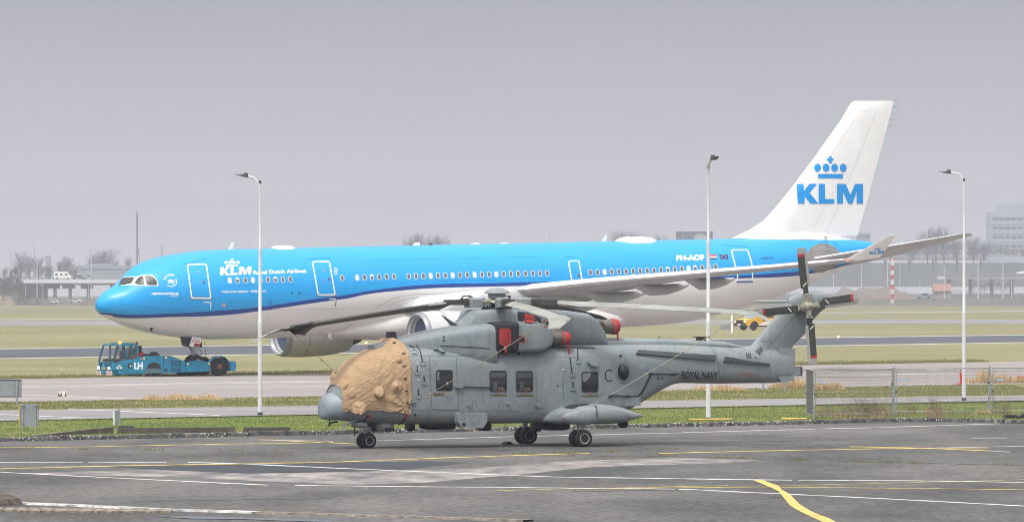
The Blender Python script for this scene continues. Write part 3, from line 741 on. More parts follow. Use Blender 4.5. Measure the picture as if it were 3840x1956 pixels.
M_bl = material("hazy_wall", (.36, .375, .41), .8); M_gl = material("far_window_glass", (.16, .18, .21), .2); M_pl = material("pale_cladding", (.5, .5, .5), .7)
def building(label, blocks, rows, Y, dep=20, cat="building", name="far_building", wall=M_bl, extra=None):
    u0, u1, vt, vb = blocks[0]
    e = empty(name, fat((u0 + u1) / 2, vb, Y), 0, label, cat); pp = far_parts(e)
    mb = MB()
    for k, b in enumerate(blocks): bx(*b, Y + k * .5, dep - k, mb)
    w = pp("wall", mb, wall)
    for (a0, a1, va, vb_, n) in rows:
        for i in range(n):
            x0 = a0 + (a1 - a0) * i / n; x1 = a0 + (a1 - a0) * (i + .82) / n
            pp("window", bx(x0, x1, va, vb_, Y - .12, .3), M_gl)
    if extra: extra(pp)
    return e
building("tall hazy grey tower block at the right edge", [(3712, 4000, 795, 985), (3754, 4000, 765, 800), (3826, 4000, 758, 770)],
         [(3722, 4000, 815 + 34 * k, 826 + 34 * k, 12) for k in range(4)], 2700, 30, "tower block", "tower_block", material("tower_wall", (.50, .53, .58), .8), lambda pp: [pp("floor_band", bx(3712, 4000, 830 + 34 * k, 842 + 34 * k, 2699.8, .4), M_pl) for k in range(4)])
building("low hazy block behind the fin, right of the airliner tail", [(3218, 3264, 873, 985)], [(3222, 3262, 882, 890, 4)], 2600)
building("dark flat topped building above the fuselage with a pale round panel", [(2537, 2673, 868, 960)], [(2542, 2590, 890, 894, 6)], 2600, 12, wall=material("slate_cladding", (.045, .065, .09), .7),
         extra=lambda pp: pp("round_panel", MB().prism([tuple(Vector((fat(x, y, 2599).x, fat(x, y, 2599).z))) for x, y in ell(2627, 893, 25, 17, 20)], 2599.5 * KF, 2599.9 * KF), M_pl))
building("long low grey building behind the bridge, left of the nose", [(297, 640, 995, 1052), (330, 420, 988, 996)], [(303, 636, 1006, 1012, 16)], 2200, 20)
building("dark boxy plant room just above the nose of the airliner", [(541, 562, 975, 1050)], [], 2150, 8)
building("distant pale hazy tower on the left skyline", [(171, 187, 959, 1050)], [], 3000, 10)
def gable(e_label, u0, u1, vt, ve, vb, Y, wallm, roofm):
    a = fat(u0, vb, Y); b = fat(u1, vt, Y); ez = fat(u0, ve, Y).z; e = empty("house", ((a.x + b.x) / 2, a.y, a.z), 0, e_label, "house"); pp = far_parts(e)
    pp("wall", bx(u0 + 3, u1 - 3, ve, vb + 8, Y, 8), wallm)
    mb = MB(); mb.prism([(a.y - .6, ez - .1), (a.y + 8.6, ez - .1), (a.y + 4, b.z)], a.x, b.x, 'x'); mb2 = mb
    pp("roof", mb2, roofm)
    for i in range(3): pp("window", bx(u0 + 10 + i * 18, u0 + 18 + i * 18, ve + 5, ve + 12, Y - .1, .2), M_gl)
gable("red roofed house behind the dark hedge, right of the striped mast", 3500, 3568, 1063, 1090, 1112, 1690, material("house_wall", (.40, .33, .29), .8), material("red_roof", (.36, .17, .12), .8))

# lamp posts far away
M_pole = material("far_pole_paint", (.62, .62, .62), .6)
def far_pole(u, vt, vb, Y, label, head=None, wpx=3.2, mat=M_pole):
    a = fat(u, vb, Y); h = (vb - vt) / FOC * Y * KF; e = empty("far_lamp_post", a, 0, label, "lamp post", "lamp posts in the haze"); r = wpx / FOC * Y * KF / 2
    ob("pole", MB().tube([(0, 0, -a.z), (0, 0, h)], [r * 1.2, r * .8], 6), mat, e)
    if head == 'T':
        for s_ in (-1, 1): ob("lamp_head", MB().box((s_ * r * 5, 0, h), (r * 7, r * 2, r * 1.6)), mat, e)
    elif head:
        s_ = 1 if head == 'R' else -1
        ob("lamp_head", MB().tube([(0, 0, h), (s_ * r * 2, 0, h + r * 2.2), (s_ * r * 9, 0, h + r * 2.6)], r * .8, 6), mat, e)
fp = lambda x, yt, yb, lb, hd=None, Y=1640, w=3.2, m=M_pole: far_pole(x / 2.733, 760 + yt / 2.733, 760 + yb / 2.733, Y, lb, hd, w, m)
M_pole2 = material("far_pole_grey", (.30, .31, .33), .6)
fp(380, 485, 985, "tall pale lamp post left of the campervan, standing before the bridge", 'R'); fp(935, 485, 965, "tall pale lamp post with two heads, right of the bridge cars", 'T')
fp(352, 460, 760, "dark curved lamp post beside the tall pale one on the left", 'L', 1900, 2.6, M_pole2); fp(112, 487, 660, "dark lamp post above the trees at the far left", None, 2100, 2.6, M_pole2)
fp(258, 492, 700, "faint lamp post between the two leftmost dark ones", 'R', 2200, 2.2, M_pole2); fp(440, 850, 990, "short pale lamp post under the bridge, left of the first pier", 'L', 1650, 2.6)
fp(785, 845, 990, "short pale lamp post under the bridge behind the white cars", 'L', 1650, 2.8); fp(910, 832, 970, "short lamp post just left of the two headed one", None, 1650, 2.8)
fp(1040, 797, 950, "lamp post right above the blue nose cone", None, 1650, 2.8); fp(1185, 485, 650, "curved lamp post beside the round bare trees", 'R', 2150, 2.4, M_pole2)
fp(1652, 428, 570, "curved lamp post peeking over the cockpit roof", 'L', 2000, 2.8, M_pole2); fp(1668, 470, 570, "two headed lamp post peeking over the cockpit roof", 'T', 2000, 2.6, M_pole2)
fp(1430, 457, 605, "thin dark post right beside the radio mast", None, 2100, 2.0, M_pole2); fp(262, 842, 960, "thin lamp post in front of the bridge abutment", None, 1650, 2.4)
fr = lambda x, yt, yb, lb, hd=None, w=3.4, m=M_pole: far_pole(3000 + x / 2.523, 720 + yt / 2.523, 720 + yb / 2.523, 1640, lb, hd, w, m)
fr(580, 665, 1010, "pale lamp post between tail rotor and striped mast, the nearer of two"); fr(315, 745, 965, "pale lamp post just right of the airliner tail cone"); fr(828, 680, 1010, "pale lamp post touching the left side of the striped mast"); fr(945, 690, 1000, "faint lamp post right of the striped mast", None, 2.6)
fr(1135, 800, 935, "short faint lamp post left of the red roofed house", None, 2.8); fr(1365, 690, 935, "pale lamp post over the red roofed house", None, 3.4); fr(1685, 640, 1000, "tall pale lamp post right of the third street lamp", None, 4.2); fr(1920, 670, 935, "pale lamp post before the lower white bridge", None, 4); fr(2003, 825, 930, "short pale post under the lower white bridge", None, 3)
far_pole(2061, 878, 960, 2400, "thin dark post above the middle of the blue fuselage", None, 2.2, M_pole2); far_pole(2560, 848, 870, 2590, "small curved post on the dark flat building", 'L', 2, M_pole2)
# radio mast
a = fat(514, 1050, 2200); e = empty("radio_mast", a, 0, "tall thin lattice radio mast with a red light behind the cockpit", "radio mast"); sc = 2200 * KF / FOC
M_mast = material("mast_steel", (.16, .17, .20), .6); mb = MB(); H_ = 270 * sc * .93; w0, w1 = 3.2 * sc, 2.0 * sc
for dx, dy in ((-1, -1), (1, -1), (0, 1)): mb.tube([(dx * w0, dy * w0, 0), (dx * w1, dy * w1, H_)], .17, 5)
for k in range(24):
    z0, z1 = H_ * k / 24, H_ * (k + 1) / 24; w = w0 + (w1 - w0) * k / 24
    mb.tube([(-w, -w, z0), (w, -w, z1)], .12, 4); mb.tube([(w, -w, z0), (0, w, z1)], .12, 4)
ob("lattice", mb, M_mast, e); ob("antenna_spike", MB().tube([(0, 0, H_), (0, 0, H_ + 2), (0, 0, 272 * sc * 1.0)], [.3, .16, .06], 5), M_mast, e)
for z_, w_ in ((.42, 1.5), (.46, 1.1), (.40, 1.2), (.97, .8)): ob("antenna_cluster", MB().box((.4, 0, H_ * z_), (w_ * .8, .8, 1.6)), M_mast, e)
ob("warning_light", MB().lathe([(0, 0), (.28, .1), (.28, .45), (0, .6)], (.5, -.6, H_ * .985), (0, 0, 1), 8), material("red_warning_light", (.9, .12, .08), .4, emit=1.2), e)
# striped mast
a = fat(3346, 1137, 1500); sc = 1500 * KF / FOC; e = empty("striped_mast", a, 0, "red and white striped mast with a red light on top", "mast")
Mred = material("mast_red", (.50, .055, .05), .6); Mwht = material("mast_white", (.72, .70, .68), .6); hh = 160 * sc; n = 9
for k in range(n): ob("band", MB().box((0, 0, hh * (k + .5) / n), (12.5 * sc, 12.5 * sc, hh / n - .01)), (Mwht, Mred)[k % 2], e, label="white band of the mast" if k % 2 == 0 else "red band of the mast")
ob("warning_light", MB().lathe([(0, 0), (.42, .1), (.42, .5), (0, .8)], (0, 0, hh), (0, 0, 1), 10), material("red_beacon_light", (1, .15, .1), .4, emit=1.5), e)
ob("service_box", MB().box((0, -.6, 1.5), (.9, .3, .9)), material("amber_box", (.65, .36, .05), .6), e)

# ---------------------------------------------------------------- small vehicles
M_tyre = material("tyre_rubber", (.009, .009, .010), .9, var=.3, scale=8); M_wind = material("vehicle_window", (.03, .035, .04), .12)
def small_car(label, u, vb, Y, col, L_=4.2, H_=1.45, rz=0, group=None, sc=1.0):
    e = empty("car", fat(u, vb, Y), rz, label, "car", group); e.scale = (sc * KF,) * 3; m = material("car_paint", col, .35, spec=.6)
    pr = [(-L_ / 2, .3), (-L_ / 2, .62), (-L_ * .28, .82), (-L_ * .12, H_), (L_ * .22, H_), (L_ * .40, .88), (L_ / 2, .80), (L_ / 2, .3)]
    ob("body", MB().loft([[(x, y, z) for x, z in pr] if abs(y) < .8 else [(x, y, .3 + (z - .3) * .94) for x, z in pr] for y in (-.85, -.78, .78, .85)]), m, e)
    for s_ in (-1, 1):
        ob("window", MB().prism([(-L_ * .22, .86), (-L_ * .11, H_ - .1), (L_ * .2, H_ - .1), (L_ * .33, .88)], s_ * .855, s_ * .80), M_wind, e)
        for x in (-L_ * .31, L_ * .3): ob("wheel", MB().lathe([(0, -.1), (.31, -.1), (.31, .1), (0, .1)], (x, s_ * .78, .31), (0, 1, 0), 14), M_tyre, e)
    return e
small_car("white estate car parked left below the bridge", 196, 1137, 1640, (.75, .75, .74), sc=.95, group="cars beyond the field")
small_car("white hatchback parked below the bridge, right of the estate car", 282, 1134, 1640, (.70, .70, .70), sc=.95, group="cars beyond the field")
small_car("pale blue car parked between striped mast and third lamp post", 3464, 1119, 1640, (.22, .33, .42), sc=1.15, group="cars beyond the field")
small_car("dark car on the bridge right behind the campervan", 293, 1047, 1766, (.07, .08, .10), sc=1.0, group="cars on the bridge")
small_car("grey car on the bridge, last in the line", 333, 1047, 1766, (.30, .33, .36), sc=1.0, group="cars on the bridge")
e = empty("campervan", fat(232, 1047, 1765), 0, "white campervan crossing the bridge on the left", "campervan"); e.scale = (KF,) * 3; m = material("campervan_white", (.78, .77, .73), .5)
ob("body", MB().prism([(-2.5, .35), (-2.5, 2.55), (1.9, 2.6), (2.1, 2.0), (2.7, 1.2), (3.0, .9), (3.0, .35)], -1.0, 1.0), m, e)
for x in (-1.7, -.1, 1.5): ob("window", MB().box((x, -1.01, 1.6), (.8, .05, .6)), M_wind, e)
for s_ in (-1, 1):
    for x in (-1.5, 2.0): ob("wheel", MB().lathe([(0, -.1), (.34, -.1), (.34, .1), (0, .1)], (x, s_ * .9, .34), (0, 1, 0), 14), M_tyre, e)

# air between here and there
hz = MB().box((0, 2110, 38.5), (3040, 4760, 79))
mh = bpy.data.materials.new("haze_air"); mh.use_nodes = True; t = mh.node_tree; t.nodes.clear()
o_ = t.nodes.new("ShaderNodeOutputMaterial"); v_ = t.nodes.new("ShaderNodeVolumePrincipled")
v_.inputs["Color"].default_value = (.46, .482, .56, 1); v_.inputs["Density"].default_value = .00026; v_.inputs["Anisotropy"].default_value = 0.0
t.links.new(v_.outputs[0], o_.inputs["Volume"])
ob("haze", hz, mh, kind='stuff')
# ================================================================ AIRLINER (frame: x aft from the nose, -y to the near/left side, z up)
TH = R(29.7)
jet = empty("airliner", (-25.63, 330.0, 0), TH, "blue and white wide-body airliner under tow with its engines off", "airliner", ry=-.0228)
MJ = mat_of(jet)
J = lambda u, v, l: onplane(MJ, u, v, -l)
FUS = [  # s, bottom, top, half width
    (0.0, 4.36, 4.44, .05), (.06, 4.12, 4.66, .32), (.22, 3.93, 4.88, .52), (.45, 3.76, 5.12, .74), (.8, 3.58, 5.34, .99), (1.4, 3.32, 5.66, 1.34), (2.0, 3.07, 6.16, 1.66), (2.6, 2.88, 6.68, 1.94), (3.6, 2.63, 7.14, 2.30),
    (4.8, 2.40, 7.40, 2.55), (6.3, 2.21, 7.58, 2.72), (8.0, 2.10, 7.70, 2.80), (9.5, 2.08, 7.72, 2.82), (38, 2.08, 7.72, 2.82), (42, 2.24, 7.72, 2.76), (45.6, 2.80, 7.72, 2.50), (49.3, 3.66, 7.71, 2.02), (52.1, 4.50, 7.66, 1.58),
    (54.6, 5.36, 7.56, 1.10), (56.3, 5.98, 7.44, .70), (57.5, 6.45, 7.28, .38)]
def fus_ring(s, seg=72):
    return ring(s, interp(FUS, s, 1), interp(FUS, s, 2), interp(FUS, s, 3), 2, 2, seg)
ss = [0, .03, .06, .12, .2, .3, .45, .6, .8, 1.0, 1.2, 1.4, 1.6, 1.8, 2.0, 2.2, 2.4, 2.6, 2.8, 3.1, 3.6, 4.2, 4.8, 5.5, 6.3, 7, 8, 9.5] + [9.5 + i * 1.5 for i in range(1, 19)] + [38] + [38 + i * .65 for i in range(1, 30)] + [57.2, 57.5]
fmb = MB(); fmb.loft([fus_ring(s) for s in ss])
# paint: sky blue above, navy band, off white below (the border follows the fuselage)
UP = q('R1', (215, 683), (340, 697), (700, 690), (1145, 665), (1480, 635), (1850, 580), (2187, 535)) + q('C1', (300, 540), (600, 490), (900, 452), (1250, 425), (1700, 417), (2150, 404), (2576, 396)) + q('R8', (560, 456)) + q('R8', (1950, 410), (2560, 370)) + q('B2', (75, 745), (250, 712), (400, 685), (520, 655))
LO = q('R1', (230, 700), (300, 722), (500, 727), (700, 719), (1145, 705), (1480, 667), (1850, 612), (2187, 566)) + q('C1', (300, 575), (600, 520), (900, 487), (1250, 462), (1700, 450), (2150, 440)) + q('R8', (380, 489)) + q('R8', (1950, 433), (2576, 403)) + q('B2', (62, 776), (180, 758), (330, 722), (450, 690), (580, 655))
bj = bvh_of([fmb], MJ); IJ = MJ.inverted()
def border(px):
    res = []
    for u, v in px:
        h = bj.ray_cast(Vector((0, 0, EYE)), ray(u, v).normalized())
        if h[0] is not None:
            p = IJ @ h[0]; res.append((p.x, p.z))
    res.sort(); o = [res[0]]
    for p in res[1:]:
        if p[0] - o[-1][0] > .25: o.append(p)
    return o
BU, BL = border(UP), border(LO)
def curve_node(t, pts, x0, x1, z0, z1):
    n = t.nodes.new("ShaderNodeFloatCurve"); c = n.mapping.curves[0]
    P = [((x - x0) / (x1 - x0), (z - z0) / (z1 - z0)) for x, z in pts]
    P = [(0, P[0][1])] + P + [(1, P[-1][1])]
    while len(c.points) < len(P): c.points.new(.5, .5)
    for pt, (a, b) in zip(c.points, sorted(P)): pt.location = (a, b)
    n.mapping.update(); return n
BLUE, NAVY, OFFW = (.0, .345, .76), (.0, .045, .27), (.82, .80, .765)
MF = bpy.data.materials.new("airliner_livery"); MF.use_nodes = True
t = MF.node_tree; p = t.nodes["Principled BSDF"]; p.inputs["Roughness"].default_value = .38; p.inputs["Specular IOR Level"].default_value = .5
p.inputs["Coat Weight"].default_value = .15; p.inputs["Coat Roughness"].default_value = .15
g = t.nodes.new("ShaderNodeTexCoord"); sp = t.nodes.new("ShaderNodeSeparateXYZ"); t.links.new(g.outputs["Object"], sp.inputs[0])
def mth(op, a, b=None, tt=None):
    n = t.nodes.new("ShaderNodeMath"); n.operation = op
    for i, k in enumerate((a, b)):
        if k is None: continue
        if isinstance(k, (int, float)): n.inputs[i].default_value = k
        else: t.links.new(k, n.inputs[i])
    return n.outputs[0]
sx = mth('DIVIDE', sp.outputs[0], 60.0); sz = mth('DIVIDE', sp.outputs[2], 10.0)
def above(pts):
    n = curve_node(t, pts, 0, 60, 0, 10); t.links.new(sx, n.inputs["Value"]); n.inputs["Factor"].default_value = 1
    return mth('GREATER_THAN', sz, n.outputs[0])
nz = t.nodes.new("ShaderNodeTexNoise"); nz.inputs["Scale"].default_value = .5; nz.inputs["Detail"].default_value = 8
mp = t.nodes.new("ShaderNodeMapping"); mp.inputs["Scale"].default_value = (.4, 2, 2); t.links.new(g.outputs["Object"], mp.inputs[0]); t.links.new(mp.outputs[0], nz.inputs[0])
dr = t.nodes.new("ShaderNodeMapRange"); dr.inputs["To Min"].default_value = .84; dr.inputs["To Max"].default_value = 1.06; t.links.new(nz.outputs[0], dr.inputs[0])
def mixn(f, a, b):
    x = t.nodes.new("ShaderNodeMix"); x.data_type = 'RGBA'; t.links.new(f, x.inputs[0])
    for k, i in ((a, 6), (b, 7)):
        if isinstance(k, tuple): x.inputs[i].default_value = (*k, 1)
        else: t.links.new(k, x.inputs[i])
    return x.outputs[2]
colr = mixn(above(BU), mixn(above(BL), OFFW, NAVY), BLUE)
# faint frame and stringer joints of the skin
fr_ = mth('LESS_THAN', mth('FRACT', mth('MULTIPLY', sp.outputs[0], 1 / 5.3)), .004)
jn = mth('SUBTRACT', 1.0, mth('MULTIPLY', fr_, .22))
vsn = t.nodes.new("ShaderNodeVectorMath"); vsn.operation = 'SCALE'; t.links.new(colr, vsn.inputs[0]); t.links.new(mth('MULTIPLY', dr.outputs[0], jn), vsn.inputs["Scale"])
t.links.new(vsn.outputs[0], p.inputs["Base Color"])
fus = ob("fuselage", fmb, MF, jet, 40)
M_jw = material("airliner_white", (.83, .825, .81), .35, var=.06, scale=.6); M_jg = material("wing_grey", (.42, .42, .42), .45, var=.10, scale=.8); M_slat = material("slat_metal", (.62, .61, .60), .35, .15, var=.08, scale=1)
M_jbl = material("logo_blue", (.0, .29, .72), .4); M_navy = material("navy_print", (.004, .035, .20), .4); M_pw = material("white_print", (.86, .86, .85), .4)
M_black = material("black_matt", (.014, .014, .016), .55); M_dgl = material("cabin_glass", (.05, .055, .062), .15); M_line = material("panel_joint", (.0, .17, .46), .6); M_linew = material("panel_joint_beige", (.40, .36, .30), .6)
M_steel = material("gear_steel", (.42, .42, .42), .4, .5, var=.3, scale=6); M_wellm = material("bare_metal", (.32, .31, .30), .4, .5, var=.2, scale=2)
M_red = material("signal_red", (.55, .03, .025), .55); M_blind = material("window_blind", (.80, .80, .78), .5); M_shade = material("window_grey", (.12, .13, .145), .2)
DJ = lambda name, vf, mat, off=.012, thick=0, ml=14, par=None, **k: drape(name, vf, bj, mat, par or jet, MJ, off, thick, ml, **k)

# cockpit
sur = DJ("cockpit_surround", flat([q('R1', (412, 462), (440, 425), (470, 384), (522, 372), (594, 373), (628, 410), (642, 440), (642, 463), (545, 463), (440, 455), (316, 460), (350, 392), (452, 384), (460, 393))]), M_pw, .012, 0, 4)
M_cg_ = material("cockpit_glass", (.03, .033, .035), .32, spec=.35, col2=(.06, .06, .055), scale=1.5)
for poly in ([(322, 454), (350, 398), (448, 392), (420, 442), (370, 450)], [(449, 438), (482, 394), (519, 384), (530, 452), (470, 450)], [(531, 383), (590, 382), (628, 420), (634, 455), (548, 454)]):
    f_ = DJ("windscreen", flat([rounded(q('R1', *poly), 5)]), M_cg_, .045, .045, 4)
DJ("wiper", flat([stroke(q('R1', (320, 457), (370, 446), (405, 438)), 2.2)]), M_black, .06, .02)
DJ("nose_joint", flat([stroke(q('R1', (318, 470), (334, 520), (340, 590), (336, 660), (322, 690)), 1.3)]), M_line, .004)
DJ("panel_line", merge(*[flat([stroke(q(r_, *p_), w)]) for r_, p_, w in (
    ('R1', [(335, 612), (700, 650), (1140, 690)], 1.0), ('R1', [(862, 284), (1050, 240)], 2.2), ('R1', [(1855, 245), (2052, 230)], 2.2), ('C1', [(410, 200), (1400, 176), (2310, 158)], .8), ('C1', [(1440, 60), (1520, 150), (1570, 250)], 1.0),
    ('C1', [(460, 490), (465, 418), (1400, 392), (2366, 372)], .9), ('R8', [(1910, 137), (2112, 152)], 2.2), ('R8', [(505, 240), (628, 246)], 2.0), ('R1', [(1150, 466), (1820, 452)], .8))]), M_line, .004)
DJ("panel_line", merge(*[flat([stroke(q(r_, *p_), w)]) for r_, p_, w in (
    ('C3', [(330, 320), (1200, 300), (1800, 292)], 1.0), ('C3', [(1640, 495), (1420, 660), (1405, 710)], 2.2), ('R1', [(1040, 740), (1070, 760), (1060, 790)], .9), ('R1', [(330, 760), (640, 850)], .9))]), M_linew, .004, kind='stuff')
# doors
def door(outline, frame_only=None, win=None, step=None, r=7, w=4.2):
    d = DJ("door", flat([rounded(outline, r)]), MF, .012, .01)
    DJ("door_frame", flat([stroke(rounded(outline, r), w, True)]), M_pw, .022, .02, par=d)
    if win: DJ("door_window", flat([ell(*win, 4.6, 6, 10)]), M_shade, .03, .01, par=d)
    if step: DJ("sill_plate", flat([step]), M_wellm, .02, .015, par=d)
    return d
d = door(q('R1', (880, 289), (1036, 286), (1072, 564), (916, 562)), win=q('R1', (1015, 434))[0], step=q('R1', (903, 552), (1082, 555), (1080, 572), (905, 570)))
DJ("handle", merge(flat([stroke(q('R1', (966, 424), (967, 448)), 2)]), flat([stroke(q('R1', (962, 348), (980, 348)), 5)])), M_linew, .02, par=d)
d = door(q('R1', (1906, 267), (2044, 264), (2092, 534), (1953, 536)), win=q('R1', (2044, 406))[0], step=q('R1', (1943, 528), (2104, 528), (2100, 545), (1943, 545)))
DJ("handle", merge(flat([stroke(q('R1', (2000, 400), (2003, 440)), 2)]), flat([stroke(q('R1', (1988, 338), (2004, 338)), 5)])), M_linew, .02, par=d)
door(q('R8', (542, 280), (634, 276), (664, 470), (578, 490)), win=q('R8', (634, 404))[0])
d = door(q('R8', (1972, 182), (2116, 180), (2152, 300), (2160, 440), (2156, 462), (2024, 466), (2028, 400)), step=None)
DJ("sill_plate", flat([stroke(q('R8', (2018, 460), (2160, 456)), 5)]), M_navy, .03, .02, par=d)
DJ("door_marking", merge(flat([stroke(q('R1', (1012, 596), (1074, 598), (1070, 656)), 3)]), flat([stroke(q('R1', (2042, 567), (2098, 568)), 3)])), M_pw, .008)
DJ("door_marking", flat([stroke(q('C3', (1391, 176), (1380, 256)), 3)]), M_navy, .008)
# cabin windows
wl = [(300 + x / 2.187, 860 + y / 2.187) for x, y in ((1228, 419), (1292, 418), (1356, 417), (1418, 416), (1480, 415), (1541, 412), (1603, 411), (1664, 410), (1725, 408), (2150, 398))]
wl += [(1150 + x / 2.576, 900 + y / 2.576) for x, y in ((488, 362), (559, 360), (630, 358), (701, 356), (772, 354), (843, 352), (985, 350), (1056, 348), (1127, 347), (1198, 345), (1269, 343), (1339, 342), (1410, 340), (1481, 338), (1551, 336), (1622, 335), (1693, 333), (1763, 331), (1832, 330), (1902, 328), (1973, 327), (2044, 325), (2114, 324), (2184, 322), (2254, 321), (2323, 319))]
wl += [(1900 + x / 2.342, 860 + y / 2.342) for x, y in ((735, 377), (798, 376), (860, 374), (922, 372), (985, 370), (1047, 368), (1110, 366), (1172, 364), (1234, 362), (1294, 360), (1355, 356), (1415, 353), (1477, 350), (1538, 347), (1597, 344), (1656, 340), (1717, 336), (1777, 332), (1835, 328))]
blind = {0, 3, 10, 19, 22, 25, 28, 38, 50}; half = {1, 6, 12, 47, 51}
for i, (u, v) in enumerate(wl):
    o_ = rrect(u - 7.6, v - 11.8, u + 7.6, v + 11.8, 7, 3); g_ = rrect(u - 5.2, v - 9.2, u + 5.2, v + 9.2, 5, 3)
    o_ = [(x + (y - v) * .10, y) for x, y in o_]; g_ = [(x + (y - v) * .10, y) for x, y in g_]
    f_ = DJ("cabin_window", flat([(o_, g_)]), M_slat, .018, .02, 30)
    DJ("pane", flat([g_]), M_blind if i in blind else M_shade, .006, 0, 30, par=f_)
    if i in half: DJ("blind", flat([[p_ for p_ in g_ if p_[1] < v + .5] + [(u - 5, v), (u + 5, v)][::-1][:0]]), M_blind, .009, 0, 30, par=f_)
# lettering and marks
DJ("lettering", klm(*q('R1', (1142, 310))[0], *q('R1', (1402, 376))[0], lean=-3, rise=-3), M_pw, .007)
DJ("crown_mark", crown(*q('R1', (1180, 238))[0], *q('R1', (1308, 300))[0], lean=-2), M_pw, .007)
DJ("lettering", text_in("Royal Dutch Airlines", *q('R1', (1424, 378), (1858, 364), (1420, 336)), bold=.035), M_pw, .007)
DJ("lettering", text_in("Federation Square - Melbourne", *q('R1', (1165, 524), (1528, 518), (1162, 500)), bold=.03), M_pw, .007)
DJ("lettering", text_in("AIRFRANCEKLM", *q('R1', (584, 536), (806, 534), (586, 518)), bold=.04), M_pw, .007)
DJ("lettering", text_in("GROUP", *q('R1', (736, 551), (806, 549), (736, 538)), bold=.0), M_pw, .007)
DJ("lettering", text_in("PH-AOF", *q('R8', (1492, 276), (1738, 270), (1486, 226)), bold=.06), M_pw, .007)
DJ("lettering", text_in("A330-200", *q('R8', (2234, 260), (2344, 258), (2232, 243)), bold=.02), M_navy, .007)
V, F = text2d("SKYTEAM", .03)       # runs round the roundel
cx, cy = q('R1', (745, 428))[0]
V = [(cx + (22.5 + y * 6.5) * math.cos(R(196 + x * 102)), cy + (22.5 + y * 6.5) * math.sin(R(196 + x * 102))) for x, y in V]
DJ("lettering", (V, F), M_pw, .007)
def wave(cx, cy, w, h, ph): return [(cx - w / 2 + w * k / 8, cy + h * math.sin(ph + k * .75)) for k in range(9)]
DJ("roundel", flat([stroke([(cx + 22 * math.cos(R(a)), cy + 17 * math.sin(R(a)) + 1) for a in range(-40, 131, 17)], 2.6)] + [stroke(wave(cx + 2, cy - 5 + k * 5, 27 - k * 3, 2.6, 2.4), 2.6) for k in range(3)]), M_pw, .007)
u, v = q('C1', (278, 288))[0]
DJ("roundel", flat([stroke([(u + 7 * math.cos(R(a)), v + 8 * math.sin(R(a))) for a in range(-150, 151, 25)], 1.4), stroke(wave(u, v - 1, 9, 1.2, 2.4), 1.6), stroke(wave(u, v + 3, 8, 1.2, 2.4), 1.6), stroke([(u - 4, v + 15), (u + 8, v + 14)], 4)]), M_pw, .007)
for k, (c, y0, y1) in enumerate(((M_red, 222, 235), (M_pw, 235, 249), (M_navy, 249, 263))):
    DJ("flag_stripe", flat([q('R8', (1776, y0), (1842, y0), (1845, y1), (1779, y1))]), c, .007)
u, v = q('R8', (1906, 241))[0]
DJ("flag_field", flat([q('R8', (1866, 220), (1940, 219), (1947, 262), (1878, 263))]), M_navy, .006)
DJ("flag_stars", flat([ell(u + 8.4 * math.cos(R(30 * k)), v + 7 * math.sin(R(30 * k)), 1.3, 1.3, 5) for k in range(12)]), material("star_gold", (.7, .55, .25), .5), .009)
cp = q('R1', (1179, 620))[0]
r_ = DJ("fuelling_port", flat([ell(*cp, 7.2, 7.2)]), M_red, .008); DJ("port_ring", flat([ell(*cp, 5.6, 5.6)]), M_pw, .012, par=r_); DJ("port_cap", flat([ell(*cp, 3.2, 3.2, 10)]), M_black, .016, par=r_)
for x in (1739, 1801): DJ("static_port", flat([rrect(300 + x / 2.187 - 2.5, 860 + 521 / 2.187 - 3.2, 300 + x / 2.187 + 2.5, 860 + 521 / 2.187 + 3.2, 1, 1)]), M_black, .008)
DJ("access_hatch", flat([stroke(q('R1', (1535, 585), (1572, 585), (1571, 610), (1534, 610)), 1.0, True)]), M_navy, .006)
for pts in ([(573, 805), (598, 805), (590, 830), (584, 830)],): DJ("probe", flat([q('R1', *pts)]), M_black, .05, .05)

# fin and fairing
fin_w = [  # leading edge s, trailing edge s, z, half thickness
    ]
def fin_at(u_le, v, u_te): a = J(u_le, v, 0); b = J(u_te, v, 0); return (a.x, b.x, a.z)
LEV = [fin_at(2745, 893, 3216), fin_at(2810, 862, 3222), fin_at(2862, 828, 3232), fin_at(2905, 782, 3245), fin_at(2968, 705, 3265), fin_at(3047, 600, 3293), fin_at(3154, 450, 3334), fin_at(3190, 388, 3350), fin_at(3204, 379, 3352)]
mb = MB(); rings = []
for k, (a, b, z) in enumerate(LEV):
    c = b - a; th = (.42, .40, .38, .37, .36, .32, .24, .18, .10)[k]; top = []
    prof = [(0, 0), (.03, .45), (.10, .8), (.25, 1), (.45, .95), (.7, .6), (.9, .25), (1, .04)]
    rings.append([(a + c * x, -th * y, z) for x, y in prof] + [(a + c * x, th * y, z) for x, y in reversed(prof[1:])])
mb.loft(rings); fin = ob("fin", mb, M_jw, jet, 40); bfin = bvh_of([mb], MJ)
mb2 = MB(); rr_ = []
fz = J(2800, 885, 0).z
for s, w, h in [(46.5, .05, .02), (47.2, .30, .14), (48.5, .55, .32), (50, .66, .46), (52, .68, .5), (53.5, .55, .40), (55.2, .30, .16), (56.0, .05, .02)]:
    zt = interp(FUS, s, 2) - .12
    rr_.append([(s, -w * math.cos(math.pi * k / 10), zt + (h + .1) * math.sin(math.pi * k / 10)) for k in range(11)])
mb2.loft(rr_, True, None, False); ob("fin_fairing", mb2, M_jw, jet, 60)
DF = lambda name, vf, mat, off=.018, **k: drape(name, vf, bfin, mat, fin, MJ, off, 0, 6, **k)
DF("lettering", klm(*q('R5', (797, 573))[0], *q('R5', (1207, 695))[0]), M_jbl); DF("crown_mark", crown(*q('R5', (905, 404))[0], *q('R5', (1107, 539))[0]), M_jbl)
